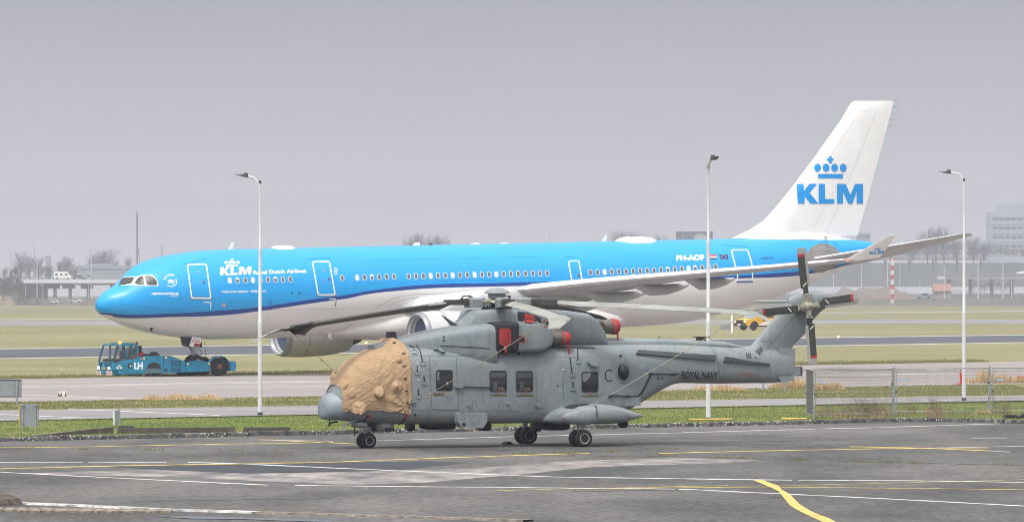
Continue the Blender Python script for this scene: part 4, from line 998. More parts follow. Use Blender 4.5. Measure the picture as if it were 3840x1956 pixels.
DF("panel_line", merge(*[flat([stroke(q('R5', *p_), 1.1)]) for p_ in ([(975, 890), (1060, 700), (1290, 130)], [(620, 870), (700, 770), (1040, 360), (1150, 190)], [(1150, 120), (1300, 128)], [(900, 850), (960, 740), (1140, 420)], [(540, 800), (620, 830)])]), material("fin_joint", (.55, .53, .5), .6), .004)
for k, y in enumerate((378, 400, 424, 448, 470)):
    a = J(3351 - k * 6, y, 0); ob("static_wick", MB().tube([a, a + Vector((.45, 0, -.03))], .012, 4), M_black, jet)

# wings: sections (lateral, LE s, LE z, chord, thickness ratio, incidence deg)
PROF = [(0, .0), (.012, .16), (.04, .29), (.10, .42), (.22, .50), (.38, .50), (.55, .42), (.72, .28), (.88, .12), (1, .012)]
def wing_ring(l, s, z, c, tk, inc, side):
    pts = []
    for x, y in PROF: pts.append((x, y * tk))
    for x, y in reversed(PROF[1:]): pts.append((x, -y * tk * (.85 if x < .6 else .35)))
    ca, sa = math.cos(R(inc)), math.sin(R(inc)); res = []
    for x, y in pts:
        res.append((s + c * (x * ca + y * sa), -l * side, z + c * (-x * sa + y * ca)))
    return res
WS = [(1.8, 19.6, 3.75, 11.4, .13, 3.5), (3.0, 20.4, 3.85, 10.5, .13, 3.5), (6.2, 22.45, 4.32, 8.9, .12, 3), (9.5, 24.6, 4.80, 7.2, .11, 2.2), (14, 27.5, 5.25, 5.9, .105, 1.2), (19, 30.7, 5.62, 4.75, .10, .4), (24, 33.9, 5.98, 3.5, .10, -.4), (28.3, 36.65, 6.34, 2.35, .10, -1)]
for side in (1, -1):
    mb = MB(); mb.loft([wing_ring(*w, side) for w in WS]); w_ = ob("wing", mb, M_jg, jet, 35)
    # slats: bright skin over the leading edge
    def lerp_w(l):
        for a, b in zip(WS, WS[1:]):
            if a[0] <= l <= b[0]: tt = (l - a[0]) / (b[0] - a[0]); return tuple(x + (y - x) * tt for x, y in zip(a, b))
        return WS[-1]
    for a_, b_ in ((3.2, 8.0), (9.9, 13.4), (13.45, 16.9), (16.95, 20.4), (20.45, 23.9), (23.95, 27.4)):
        sm = MB(); rg = []
        for l in (a_, (a_ + b_) / 2, b_):
            W_ = lerp_w(l); l_, s_, z_, c_, tk_, inc_ = W_; k_ = min(.16, .75 / c_); ca, sa = math.cos(R(inc_)), math.sin(R(inc_))
            pts = [(.16 * k_ / .16, .47), (.10 * k_ / .16, .42), (.04 * k_ / .16, .29), (.012, .16), (-.004, 0), (.012, -.15), (.035 * k_ / .16, -.22)]
            outer = [(s_ + c_ * (x * ca + y * tk_ * sa) - .012, -l * side, z_ + c_ * (-x * sa + y * tk_ * ca) + (.016 if y > 0 else -.012)) for x, y in pts]
            inner = [(s_ + c_ * (x * ca + y * tk_ * .6 * sa) + .12, -l * side, z_ + c_ * (-x * sa + y * tk_ * .6 * ca)) for x, y in pts]
            rg.append(outer + inner[::-1])
        sm.loft(rg); ob("slat", sm, M_slat, w_, 40)
    # winglet
    pts = [J(3171, 972, 28.3), J(3299, 966, 28.9), J(3335, 880, 30.0), J(3363, 879, 30.1)] if side == 1 else None
    if side == 1: WLET = pts
    le0, te0, le1, te1 = WLET; mb = MB()
    rg = []
    for tt in (0, .15, .5, .97, 1.0):
        a = le0.lerp(le1, tt); b = te0.lerp(te1, tt); n_ = Vector((0, -.95, -.3)).normalized(); c_ = (b - a); th = .09 * (1 - tt * .6)
        prof = [(0, 0), (.08, .6), (.3, 1), (.7, .55), (1, .03)]
        rg.append([a + c_ * x + n_ * th * y for x, y in prof] + [a + c_ * x - n_ * th * y for x, y in reversed(prof[1:])])
    mb.loft(rg)
    if side == -1: mb.v = [(x, -y, z) for x, y, z in mb.v]
    wl_ = ob("winglet", mb, M_jw, w_, 40)
    if side == 1:
        bw = bvh_of([mb], MJ)
        drape("lettering", merge(klm(*q('B2', (650, 562))[0], *q('B2', (782, 590))[0], lean=-5, rise=-4), crown(*q('B2', (706, 520))[0], *q('B2', (766, 553))[0])), bw, M_jbl, wl_, MJ, .01)
        a = J(*q('B2', (438, 641))[0], 28.2); ob("navigation_light", MB().lathe([(0, -.2), (.09, -.1), (.11, .05), (0, .2)], a + Vector((.02, -.03, 0)), (1, -.3, 0), 10), material("port_light_red", (1, .12, .06), .4, emit=2.0), w_)
    # flap track fairings
    for l, tip, dep in ((17.5, 35.6, .02), (14.2, 34.3, .0), (10.9, 33.2, -.05), (7.0, 32.2, -.1)):
        W_ = lerp_w(l); zw = W_[2] - W_[3] * (.04 + math.sin(R(W_[5])) * .9); s0 = W_[1] + W_[3] * .38; mb = MB(); rg = []
        for tt, hh, ww in ((0, .05, .05), (.12, .30, .26), (.35, .62, .38), (.65, .62, .38), (.85, .42, .26), (.97, .22, .1), (1, .16, .04)):
            s_ = s0 + (tip - s0) * tt; zt = zw + .08 + (.22 if tt < .3 else 0); rg.append(ring(s_, zt - hh - .15 * (1 - tt), zt, ww, 2.5, 2, 16, -l * side))
        mb.loft(rg); ob("flap_fairing", mb, M_jg, w_, 50)
    # tailplane
    a0, a1 = J(3028, 974, 1.3), J(3616, 875, 9.6)
    mb = MB(); rg = []
    for tt, c_ in ((-.12, 5.4), (0, 5.1), (.5, 3.2), (.94, 1.45), (1, .5)):
        a = a0.lerp(a1, tt); l = 1.3 + (9.6 - 1.3) * tt
        rg.append(wing_ring(l, a.x, a.z, c_, .085, 2.0, side))
    mb.loft(rg); ob("tailplane", mb, M_jg, jet, 35)
    sm = MB(); rg = []
    for tt, c_ in ((0.02, 5.1), (.5, 3.2), (.94, 1.45)):
        a = a0.lerp(a1, tt); l = 1.3 + 8.3 * tt; pts = [(.07, .30), (.03, .25), (.01, .14), (-.004, 0), (.01, -.13), (.04, -.22)]
        rg.append([(a.x + c_ * x, -l * side, a.z + c_ * y * .105) for x, y in pts] + [(a.x + c_ * x + .06, -l * side, a.z + c_ * y * .06) for x, y in reversed(pts)])
    sm.loft(rg); ob("leading_edge", sm, M_slat, jet, 40)
    # engines
    en = bpy.data.objects.new("engine", None); COL.objects.link(en); en.parent = jet; en.location = (17.4, -9.37 * side, 2.12)
    nac = MB(); nac.lathe([(1.16, .75), (1.17, .35), (1.24, .08), (1.33, 0), (1.42, .07), (1.49, .4), (1.53, 1.0), (1.54, 2.0), (1.50, 3.2), (1.38, 4.3), (1.24, 4.95), (1.18, 4.94), (1.16, 3.8)], (0, 0, 0), (1, 0, 0), 40)
    ncl = ob("nacelle", nac, material("nacelle_paint", (.50, .49, .475), .4, var=.1, scale=.8) if side == 1 else bpy.data.materials["nacelle_paint"], en, 50)
    lipm = MB(); lipm.lathe([(1.165, .55), (1.18, .3), (1.25, .06), (1.33, -.012), (1.425, .06), (1.48, .3), (1.475, .5)], (0, 0, 0), (1, 0, 0), 40); lipm.f = lipm.f[:-2]; lipm.m = lipm.m[:-2]
    ob("intake_lip", lipm, material("intake_metal", (.27, .27, .28), .4, .4) if side == 1 else bpy.data.materials["intake_metal"], ncl, 60)
    ob("core_nozzle", MB().lathe([(1.0, 3.6), (.92, 4.9), (.75, 5.7), (.60, 6.0), (.45, 6.0), (.42, 6.2), (.05, 7.0)], (0, 0, -.05), (1, 0, 0), 32), M_black, en, 50)
    fb = MB()
    for k in range(34):
        a = 2 * math.pi * k / 34; c, s_ = math.cos(a), math.sin(a); c2, s2 = math.cos(a + .2), math.sin(a + .2)
        fb.add([(.80, .3 * c, .3 * s_), (.98, .3 * c2, .3 * s2), (1.0, 1.15 * c2, 1.15 * s2), (.76, 1.15 * c, 1.15 * s_)], [(0, 1, 2, 3)])
    fo = ob("fan_blade", fb, material("fan_titanium", (.10, .12, .17), .35, .6) if side == 1 else bpy.data.materials["fan_titanium"], en); fo['kind'] = 'stuff'
    ob("spinner", MB().lathe([(0, .2), (.16, .35), (.32, .8), (.33, 1.2)], (0, 0, 0), (1, 0, 0), 20), M_black, en, 50)
    ob("fan_case", MB().lathe([(1.17, .5), (1.17, 1.3), (0, 1.35)], (0, 0, 0), (1, 0, 0), 40), material("fan_case_dark", (.05, .08, .15), .5) if side == 1 else bpy.data.materials["fan_case_dark"], en, 50)
    for s_ in (1.55, 3.15): ob("cowl_joint", MB().lathe([(1.545 if s_ < 2 else 1.507, s_), (1.55 if s_ < 2 else 1.512, s_ + .015), (1.545 if s_ < 2 else 1.505, s_ + .035)], (0, 0, 0), (1, 0, 0), 40), material("cowl_joint_red", (.22, .10, .08), .6) if s_ < 2 else M_linew, ncl)
    py_ = MB(); py_.loft([ring(s_, z0, z1, w, 2.5, 2.5, 14) for s_, z0, z1, w in ((1.6, 1.40, 1.52, .05), (2.6, 1.2, 1.95, .2), (5.0, .9, 2.55, .26), (7.4, .7, 2.7, .26), (10, 1.3, 2.4, .2), (11.5, 1.9, 2.2, .05))])
    ob("pylon", py_, M_jg, en, 50)

# wing to body fairing and its curved seam
bf = MB(); bf.loft([ring(s, zb, zt, w, 2.2, 2.6, 40) for s, zb, zt, w in ((15.5, 2.12, 2.5, .8), (17.0, 1.92, 2.95, 1.65), (18.6, 1.80, 3.35, 2.25), (20.3, 1.70, 3.8, 2.68), (22, 1.55, 4.7, 3.08), (28, 1.55, 4.6, 3.08), (32, 1.62, 4.2, 3.04), (34.5, 1.80, 3.7, 2.93), (36.2, 2.0, 3.2, 2.5), (37.2, 2.2, 2.8, 1.6))])
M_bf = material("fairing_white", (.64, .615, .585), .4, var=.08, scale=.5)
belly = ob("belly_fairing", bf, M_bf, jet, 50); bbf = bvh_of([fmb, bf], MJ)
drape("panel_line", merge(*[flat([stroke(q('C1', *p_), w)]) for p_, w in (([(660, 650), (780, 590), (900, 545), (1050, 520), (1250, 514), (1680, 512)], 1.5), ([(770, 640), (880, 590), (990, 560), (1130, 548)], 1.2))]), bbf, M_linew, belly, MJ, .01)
for pts in ([(1275, 660), (1330, 656), (1310, 705), (1270, 690)], [(1300, 722), (1345, 722), (1368, 755), (1320, 750)]):
    drape("drain_mast", flat([q('C3', *pts)]), bbf, M_jw, belly, MJ, .25, .25)
# tailplane rubbing plate
drape("seal_plate", flat([rounded(q('B2', (58, 590), (100, 532), (180, 487), (260, 495), (330, 527), (372, 552), (350, 640), (345, 690), (280, 735), (185, 766), (112, 737), (70, 700)), 8)]), bj, material("seal_plate_metal", (.27, .25, .235), .5, .2, var=.3, scale=1.5, stretch=(1, 1, 6)), jet, MJ, .012, .02)
drape("seal_plate_edge", flat([stroke(q('B2', (58, 600), (100, 535), (180, 490), (260, 497), (330, 528)), 3.5)]), bj, M_wellm, jet, MJ, .03, .03)
drape("tail_joint", flat([stroke(q('B2', (290, 447), (335, 490), (345, 540)), 1.8)]), bj, material("tail_joint_dark", (.05, .08, .12), .6), jet, MJ, .006)
drape("panel_line", flat([stroke(q('B2', (232, 418), (400, 428), (560, 438)), 1.4)]), bfin, M_wellm, jet, MJ, .01)
# things on the crown line
def blade_antenna(u0, u1, vb, ut, vt):
    a, b, c = J(u0, vb, 0), J(u1, vb, 0), J(ut, vt, 0); d_ = Vector((.12, 0, 0)); t_ = Vector((0, .03, 0))
    ob("blade_antenna", MB().add([a + t_, a - t_, b - t_, b + t_, c + t_ * .4, c - t_ * .4, c + d_ - t_ * .4, c + d_ + t_ * .4], [(0, 1, 2, 3), (4, 7, 6, 5), (0, 4, 5, 1), (1, 5, 6, 2), (2, 6, 7, 3), (3, 7, 4, 0)]), M_jw, jet)
blade_antenna(*[q('R1', (x, y))[0][0] for x, y in ((1215, 160), (1248, 160))], q('R1', (0, 163))[0][1], *q('R1', (1250, 105))[0]); blade_antenna(2256, 2272, 906, 2270, 881)
def dome(u0, u1, vb, vt, w, name="antenna_dome", mat=None):
    a, b = J(u0, vb, 0), J(u1, vb, 0); h = (vb - vt) / 57; mb = MB(); rg = []
    for tt, k in ((0, .05), (.06, .5), (.2, .9), (.35, 1), (.7, 1), (.88, .8), (.97, .4), (1, .05)):
        p_ = a.lerp(b, tt); rg.append([(p_.x, -w * k * math.cos(math.pi * j / 10), p_.z - .25 + (h + .25) * (k if k < 1 else 1) ** .6 * math.sin(math.pi * j / 10)) for j in range(11)])
    mb.loft(rg, True, None, False); ob(name, mb, mat or M_jw, jet, 60)
dome(*[q('R1', (x, 0))[0][0] for x in (1562, 1760)], 929, 920, .7); dome(*[1400 + x / 1.84 for x in (1665, 1950)], 907, 887, 1.0); dome(1400 + 670 / 1.84, 1400 + 740 / 1.84, 914, 911, .4); dome(1400 + 870 / 1.84, 1400 + 940 / 1.84, 913, 909, .4)
a = J(*q('C1', (1196, 46))[0], 0); ob("beacon", MB().lathe([(.14, -.15), (.14, .02), (.09, .12), (0, .15)], a, (0, 0, 1), 12), material("beacon_dark_red", (.12, .01, .012), .3), jet)

# nose gear: strut, wheels held by the tug, doors
ng = bpy.data.objects.new("nose_gear", None); COL.objects.link(ng); ng.parent = jet; ng.location = (6.67, 0, 0)
ob("strut", MB().tube([(-.25, 0, 2.5), (0, 0, 1.15)], .17, 14).tube([(0, 0, 1.3), (0, 0, .62)], .11, 12), M_steel, ng, 50)
lk = MB(); lk.tube([(.1, 0, 1.25), (.52, 0, 1.02), (.12, 0, .68)], .045, 8); lk.tube([(-.9, .0, 2.3), (-.1, 0, 1.35)], .05, 8); lk.box((-.5, -.2, 1.27), (1.0, .06, .07)); lk.box((.0, -.14, 1.45), (.3, .25, .26)); lk.tube([(-.15, -.1, 1.6), (-.42, -.2, 1.75)], .05, 6)
ob("torque_link", lk, M_steel, ng, 50); lk2 = MB(); lk2.tube([(.06, -.12, 1.55), (.38, -.1, 1.5), (.50, -.06, 1.2), (.14, -.1, .9)], .02, 6); ob("hose", lk2, M_black, ng)
for y in (-.36, .36):
    w_ = ob("wheel", MB().lathe([(.12, -.16), (.40, -.17), (.50, -.10), (.525, 0), (.50, .10), (.40, .17), (.12, .16)], (0, y, .66), (0, 1, 0), 28), M_tyre, ng, 50)
    ob("rim", MB().lathe([(0, -.165), (.25, -.175), (.27, -.15), (.27, .15), (0, .165)], (0, y, .66), (0, 1, 0), 20), M_steel, w_, 40)
def gear_door(name, reg, pts, mat, l, par, th=.05):
    P = [J(u, v, l) - Vector((6.67, 0, 0)) for u, v in q(reg, *pts)]
    return ob(name, MB().prism([(p_.x, p_.z) for p_ in P], -l - th / 2, -l + th / 2), mat, par)
M_gd = material("gear_door_white", (.78, .77, .74), .5); dgd = gear_door("gear_door", 'B5', [(1755, 0), (1905, 22), (1908, 60), (1872, 188), (1702, 170)], M_gd, 1.0, ng)
plate = MB(); P = [J(u, v, 1.03) - Vector((6.67, 0, 0)) for u, v in q('B5', (1786, 118), (1888, 130), (1868, 187), (1782, 178))]; ob("red_panel", MB().prism([(p_.x, p_.z) for p_ in P], -1.05, -1.03), material("etops_red", (.30, .02, .03), .5), dgd)
def plate_text(name, txt, reg, bl, br, tl, l, mat, par, bold=.02, base=Vector((6.67, 0, 0)), F_=J):
    V, F = text_in(txt, *q(reg, bl, br, tl), bold=bold); mb = MB(); mb.add([F_(u, v, l) - base for u, v in V], F); return ob(name, mb, mat, par)
plate_text("lettering", "ETOPS", 'B5', (1740, 104), (1878, 116), (1752, 64), 1.03, M_red, dgd); plate_text("lettering", "OF-509", 'B5', (1772, 48), (1858, 60), (1776, 28), 1.03, M_black, dgd, .0)
gear_door("forward_gear_door", 'B5', [(1545, 8), (1740, 8), (1700, 150), (1690, 185), (1582, 168), (1566, 110)], material("gear_bay_dark", (.03, .033, .04), .6), .5, ng); gear_door("rear_gear_door", 'B5', [(1895, 80), (1910, 90), (1922, 190), (1880, 190), (1872, 160)], M_black, -.6, ng)
ob("antenna_wire", MB().tube([J(*q('B5', (1966, 90))[0], .6), J(*q('B5', (1990, 410))[0], .6)], .012, 4), M_black, jet)
# main gear, hidden behind the helicopter from here
for side in (1, -1):
    mg = bpy.data.objects.new("main_gear", None); COL.objects.link(mg); mg.parent = jet; mg.location = (28.9, -5.34 * side, -.66)
    ob("strut", MB().tube([(0, 0, 3.6), (0, 0, .8)], .22, 14), M_steel, mg, 50); ob("bogie_beam", MB().box((0, 0, .72), (2.0, .22, .26)), M_steel, mg)
    for x in (-.99, .99):
        for y in (-.7, .7): ob("wheel", MB().lathe([(0, -.2), (.45, -.24), (.62, -.2), (.69, 0), (.62, .2), (.45, .24), (0, .2)], (x, y, .69), (0, 1, 0), 24), M_tyre, mg, 50)
# ================================================================ HELICOPTER (frame: x aft from the nose, -y to the near/left side)
TH2 = R(26.5)
heli = empty("helicopter", (-6.42, 177.25, 0), TH2, "grey military transport helicopter parked on the apron with a tan cover over its cockpit", "helicopter")
MH = mat_of(heli)
Hh = lambda u, v, l: onplane(MH, u, v, -l)
M_h = bpy.data.materials.new("helicopter_grey"); M_h.use_nodes = True
t = M_h.node_tree; p = t.nodes["Principled BSDF"]; p.inputs["Roughness"].default_value = .52; p.inputs["Specular IOR Level"].default_value = .4
g = t.nodes.new("ShaderNodeTexCoord")
def hn(sc, st, lo, hi, a, b, det=7):
    mpn = t.nodes.new("ShaderNodeMapping"); mpn.inputs["Scale"].default_value = st; t.links.new(g.outputs["Object"], mpn.inputs[0])
    n = t.nodes.new("ShaderNodeTexNoise"); n.inputs["Scale"].default_value = sc; n.inputs["Detail"].default_value = det; n.inputs["Roughness"].default_value = .65; t.links.new(mpn.outputs[0], n.inputs[0])
    r = t.nodes.new("ShaderNodeMapRange"); r.inputs["From Min"].default_value = lo; r.inputs["From Max"].default_value = hi; r.inputs["To Min"].default_value = a; r.inputs["To Max"].default_value = b
    t.links.new(n.outputs[0], r.inputs[0]); return r.outputs[0]
x1 = t.nodes.new("ShaderNodeMix"); x1.data_type = 'RGBA'; x1.inputs[6].default_value = (.190, .222, .232, 1); x1.inputs[7].default_value = (.238, .258, .256, 1)
t.links.new(hn(.6, (1, 1, 1), .4, .62, 0, 1), x1.inputs[0])
x2 = t.nodes.new("ShaderNodeMix"); x2.data_type = 'RGBA'; x2.inputs[7].default_value = (.10, .11, .105, 1)
m_ = t.nodes.new("ShaderNodeMath"); m_.operation = 'MULTIPLY'; t.links.new(hn(2.2, (1.6, 1.6, .35), .55, .75, 0, 1), m_.inputs[0]); m_.inputs[1].default_value = .38
t.links.new(m_.outputs[0], x2.inputs[0]); t.links.new(x1.outputs[2], x2.inputs[6])
v_ = t.nodes.new("ShaderNodeVectorMath"); v_.operation = 'SCALE'; t.links.new(x2.outputs[2], v_.inputs[0]); t.links.new(hn(9, (1, 1, .5), .3, .7, .90, 1.09), v_.inputs["Scale"])
t.links.new(v_.outputs[0], p.inputs["Base Color"])
bmp = t.nodes.new("ShaderNodeBump"); bmp.inputs["Strength"].default_value = .16; bmp.inputs["Distance"].default_value = .05; t.links.new(hn(1.5, (1, 1, 1), 0, 1, 0, 1, 2), bmp.inputs["Height"]); t.links.new(bmp.outputs[0], p.inputs["Normal"])
M_hd = material("helicopter_dark_grey", (.045, .056, .062), .55, var=.2, scale=2); M_hl = material("panel_seam", (.10, .115, .12), .7); M_hb = material("intake_black", (.010, .012, .016), .55); M_hs = material("shroud_green_grey", (.13, .15, .14), .6, var=.25, scale=2)
M_cov = None
M_khaki = material("blade_khaki", (.26, .265, .23), .6, var=.25, scale=.9, stretch=(1, 1, 3)); M_bd = material("blade_olive", (.045, .046, .036), .6, var=.2, scale=4); M_bdk = material("blade_underside", (.085, .082, .074), .6, var=.25, scale=3); M_bl2 = material("blade_light", (.33, .33, .31), .55, var=.15, scale=3)
M_cov = material("tan_canvas", (.425, .280, .158), .85, var=.10, scale=3)
t = M_cov.node_tree; g = t.nodes.new("ShaderNodeTexCoord"); prev = None
for rot_, scl, sc_, st_ in ((38, (.5, 1, 4.0), 3.0, .38), (75, (.5, 1, 4.5), 4.2, .22)):
    ma = t.nodes.new("ShaderNodeMapping"); ma.inputs["Rotation"].default_value = (0, R(rot_), 0); mb_ = t.nodes.new("ShaderNodeMapping"); mb_.inputs["Scale"].default_value = scl
    n_ = t.nodes.new("ShaderNodeTexNoise"); n_.inputs["Scale"].default_value = sc_; n_.inputs["Detail"].default_value = 3; n_.inputs["Distortion"].default_value = .6
    t.links.new(g.outputs["Object"], ma.inputs[0]); t.links.new(ma.outputs[0], mb_.inputs[0]); t.links.new(mb_.outputs[0], n_.inputs[0])
    b_ = t.nodes.new("ShaderNodeBump"); b_.inputs["Strength"].default_value = st_; b_.inputs["Distance"].default_value = .12; t.links.new(n_.outputs[0], b_.inputs["Height"])
    if prev: t.links.new(prev, b_.inputs["Normal"])
    prev = b_.outputs[0]
t.links.new(prev, t.nodes["Principled BSDF"].inputs["Normal"])
M_rc = material("red_cover_cloth", (.42, .028, .022), .75, var=.35, scale=6, bump=.4, bscale=20); M_hub = material("hub_cream", (.36, .34, .27), .55, var=.4, scale=9); M_ex = material("exhaust_metal", (.17, .15, .13), .45, .5, var=.35, scale=5)
M_win = bpy.data.materials.new("dark_cabin_window"); M_win.use_nodes = True
t = M_win.node_tree; p = t.nodes["Principled BSDF"]; p.inputs["Roughness"].default_value = .07; p.inputs["Base Color"].default_value = (.008, .010, .012, 1); p.inputs["Specular IOR Level"].default_value = .5
M_rope = material("rope_fibre", (.36, .31, .23), .9); M_gold = material("yellow_print", (.50, .34, .05), .6); M_rp = material("red_print", (.42, .10, .07), .6)

HB = [  # s, bottom, top, half width, boxiness top, boxiness bottom
    (.42, 1.05, 1.90, .50, 2.2, 2.4), (.6, .98, 2.14, .70, 2.3, 2.5), (.9, .92, 2.60, .91, 2.4, 2.7), (1.3, .87, 2.98, 1.07, 2.6, 3), (1.8, .84, 3.22, 1.18, 2.8, 3.4), (2.3, .81, 3.36, 1.25, 3.0, 4), (2.8, .79, 3.42, 1.29, 3.2, 5), (4, .78, 3.43, 1.30, 3.4, 6),
    (10, .78, 3.43, 1.30, 3.4, 6), (10.5, .84, 3.43, 1.29, 3.2, 6), (11, 1.06, 3.43, 1.25, 3.0, 5), (12, 1.54, 3.44, 1.13, 2.6, 4.2), (13, 2.00, 3.44, .95, 2.3, 3.6), (13.5, 2.08, 3.43, .86, 2.2, 3.2), (15.2, 2.05, 3.36, .62, 2.2, 3), (17, 2.06, 3.26, .44, 2.2, 3), (17.95, 2.12, 3.2, .34, 2.4, 3)]
hmb = MB(); hs = [.42, .5, .6, .75, .9, 1.1, 1.3, 1.55, 1.8, 2.05, 2.3, 2.55, 2.8, 3.2, 4, 5, 6, 7, 8, 9, 10, 10.25, 10.5, 10.75, 11, 11.5, 12, 12.5, 13, 13.25, 13.5, 14, 14.6, 15.2, 16, 17, 17.5, 17.95]
def hring(s, seg=64): return ring(s, *[interp(HB, s, k) for k in (1, 2, 3, 4, 5)], seg)
hmb.loft([hring(s) for s in hs]); body = ob("airframe", hmb, M_h, heli, 35)
# nose radome with its chin
rm = MB(); rm.loft([ring(s, zb, zt, w, 2.1, 2.3, 36) for s, zb, zt, w in ((.045, 1.14, 1.40, .09), (.06, 1.06, 1.50, .20), (.10, 1.0, 1.61, .31), (.17, .965, 1.72, .43), (.29, .945, 1.82, .54), (.5, .935, 1.91, .66), (.86, .93, 1.96, .80))])
radome = ob("radome", rm, material("radome_grey", (.255, .30, .325), .5, var=.1, scale=2, bump=.1, bscale=120), heli, 50)


# forward cowling, engine housings, mast fairing
cw = MB(); cw.loft([ring(s, 2.5, zt, w, 6, 3, 48) for s, zt, w in ((1.9, 3.45, .30), (2.5, 3.56, .50), (2.9, 3.66, .66), (3.6, 3.80, .90), (4.4, 3.95, 1.08), (5.2, 4.07, 1.24), (5.86, 4.14, 1.36), (5.95, 4.14, 1.36))])
cowl = ob("forward_cowling", cw, M_h, heli, 40)
inl = MB()
for side in (1,): pass
def nac_ring(s, r0, r1, zb, zt, n=3.4, seg=30, side=1): return [(x, y * 1, z) for x, y, z in ring(s, zb, zt, (r1 - r0) / 2, n, n, seg, -side * (r0 + r1) / 2)]
NEAR = {}
for side in (1, -1):
    ib = MB(); ib.loft([nac_ring(s, .3, o_, zb, zt, 6.5, 44, side) for s, o_, zb, zt in ((5.90, 1.40, 3.22, 4.17), (5.93, 1.44, 3.20, 4.19), (6.66, 1.50, 3.18, 4.22), (6.69, 1.48, 3.19, 4.20))])
    i_ = ob("intake_panel", ib, M_hb, heli, 40)
    nb = MB(); nb.loft([nac_ring(s, r0, o_, zb, zt, n, 30, side) for s, r0, o_, zb, zt, n in ((6.69, .3, 1.49, 3.20, 4.20, 8), (6.75, .3, 1.52, 3.18, 4.22, 8), (7.45, .3, 1.52, 3.18, 4.21, 7), (7.75, .34, 1.50, 3.24, 4.13, 6), (7.97, .42, 1.43, 3.36, 4.02, 5), (8.06, .55, 1.34, 3.46, 3.92, 4))])
    n_ = ob("engine_housing", nb, M_h, heli, 40)
    if side == 1: NEAR['i'], NEAR['n'] = ib, nb
mf = MB(); mf.loft([ring(s, 3.3, zt, w, n, 3, 36) for s, zt, w, n in ((4.6, 3.95, .12, 2.2), (4.95, 4.10, .36, 2.2), (5.3, 4.38, .52, 2.4), (5.52, 4.60, .64, 6), (6.4, 4.63, .74, 7), (7.3, 4.63, .76, 7), (8.2, 4.62, .76, 6), (9.0, 4.58, .74, 6), (9.8, 4.48, .70, 6), (10.15, 4.28, .64, 6), (10.45, 3.92, .56, 5), (10.6, 3.5, .50, 5))])
mast_f = ob("mast_fairing", mf, M_h, heli, 40)
sp_ = MB(); sp_.loft([ring(s, 3.2, zt, w, 2.6, 2, 24) for s, zt, w in ((10.3, 3.62, .40), (11, 3.64, .38), (13, 3.60, .34), (15.3, 3.50, .28), (15.9, 3.36, .22), (16.3, 3.28, .1))]); spine = ob("tail_rotor_drive_cover", sp_, M_h, heli, 40)
ALLH = [hmb, cw, NEAR['i'], NEAR['n'], mf, sp_, rm]
bh = bvh_of(ALLH, MH)
DH = lambda name, vf, mat, off=.008, thick=0, ml=16, par=None, b=None, **k: drape(name, vf, b or bh, mat, par or heli, MH, off, thick, ml, **k)

# tail pylon
def hp(reg, x, y, l=0): u, v = q(reg, (x, y))[0]; return Hh(u, v, l)
mb = MB(); rg = []
for (xf, yf), (xb, yb), th in (((1150, 512), (1497, 560), .24), ((1205, 480), (1500, 500), .22), ((1250, 425), (1530, 460), .20), ((1330, 330), (1598, 395), .18), ((1420, 225), (1660, 290), .17), ((1480, 150), (1755, 190), .17), ((1500, 120), (1740, 130), .15), ((1530, 108), (1690, 112), .06)):
    a, b = hp('R4', xf, yf), hp('R4', xb, yb); prof = [(0, .0), (.06, .55), (.25, 1), (.55, .9), (1, .18)]
    rg.append([(a.x + (b.x - a.x) * x, -th * y, a.z + (b.z - a.z) * x) for x, y in prof] + [(a.x + (b.x - a.x) * x, th * y, a.z + (b.z - a.z) * x) for x, y in reversed(prof[1:])])
mb.loft(rg); pyl = ob("tail_pylon", mb, M_h, heli, 40)
tb = MB(); pts = [hp('R4', *x) for x in ((1380, 500), (1500, 500), (1497, 560), (1495, 640), (1492, 735), (1400, 742))]; tb.prism([(p_.x, p_.z) for p_ in pts], -.32, .32); ob("tail_cone", tb, M_h, heli)
bpx = MB(); a, b = hp('R4', 1495, 640, .3), hp('R4', 1570, 695, .3); bpx.box(((a.x + b.x) / 2, -.1, (a.z + b.z) / 2), (b.x - a.x, .42, a.z - b.z)); o_ = ob("tail_bumper", bpx, M_h, heli); ob("bumper_cap", MB().box((b.x + .03, -.1, (a.z + b.z) / 2), (.06, .46, a.z - b.z + .04)), M_hb, o_)
a, b = hp('R4', 1398, 703, .28), hp('R4', 1484, 742, .28); ob("tail_light_housing", MB().prism(rounded([(a.x, a.z), (b.x, a.z), (b.x, b.z), (a.x + .1, b.z)], .08), -.36, .05), material("lens_grey", (.20, .23, .25), .25), heli, 30); ob("housing_shade", MB().box(((a.x + b.x) / 2 - .05, 0, a.z + .035), (b.x - a.x + .1, .6, .07)), M_hb, heli)
gb = MB(); c = hp('R4', 1625, 180, .2); gb.loft([ring(c.x + s, c.z - h, c.z + h2, w, 2.6, 2.6, 20, -.12) for s, h, h2, w in ((-.75, .05, .18, .08), (-.55, .25, .36, .22), (-.1, .34, .42, .30), (.35, .30, .44, .28), (.75, .12, .40, .2), (.95, .0, .2, .08))]); ob("gearbox_fairing", gb, M_h, heli, 40)
ALLH2 = ALLH + [mb, tb]; bh2 = bvh_of(ALLH2, MH)
stb = MB(); stb.loft([[(c.x - .5 + x * 1.1, y, c.z + .1 + z) for x, z in ((0, 0), (.3, .06), (1, 0), (.3, -.04))] for y in (.1, 3.0)]); ob("stabilizer", stb, M_h, heli)
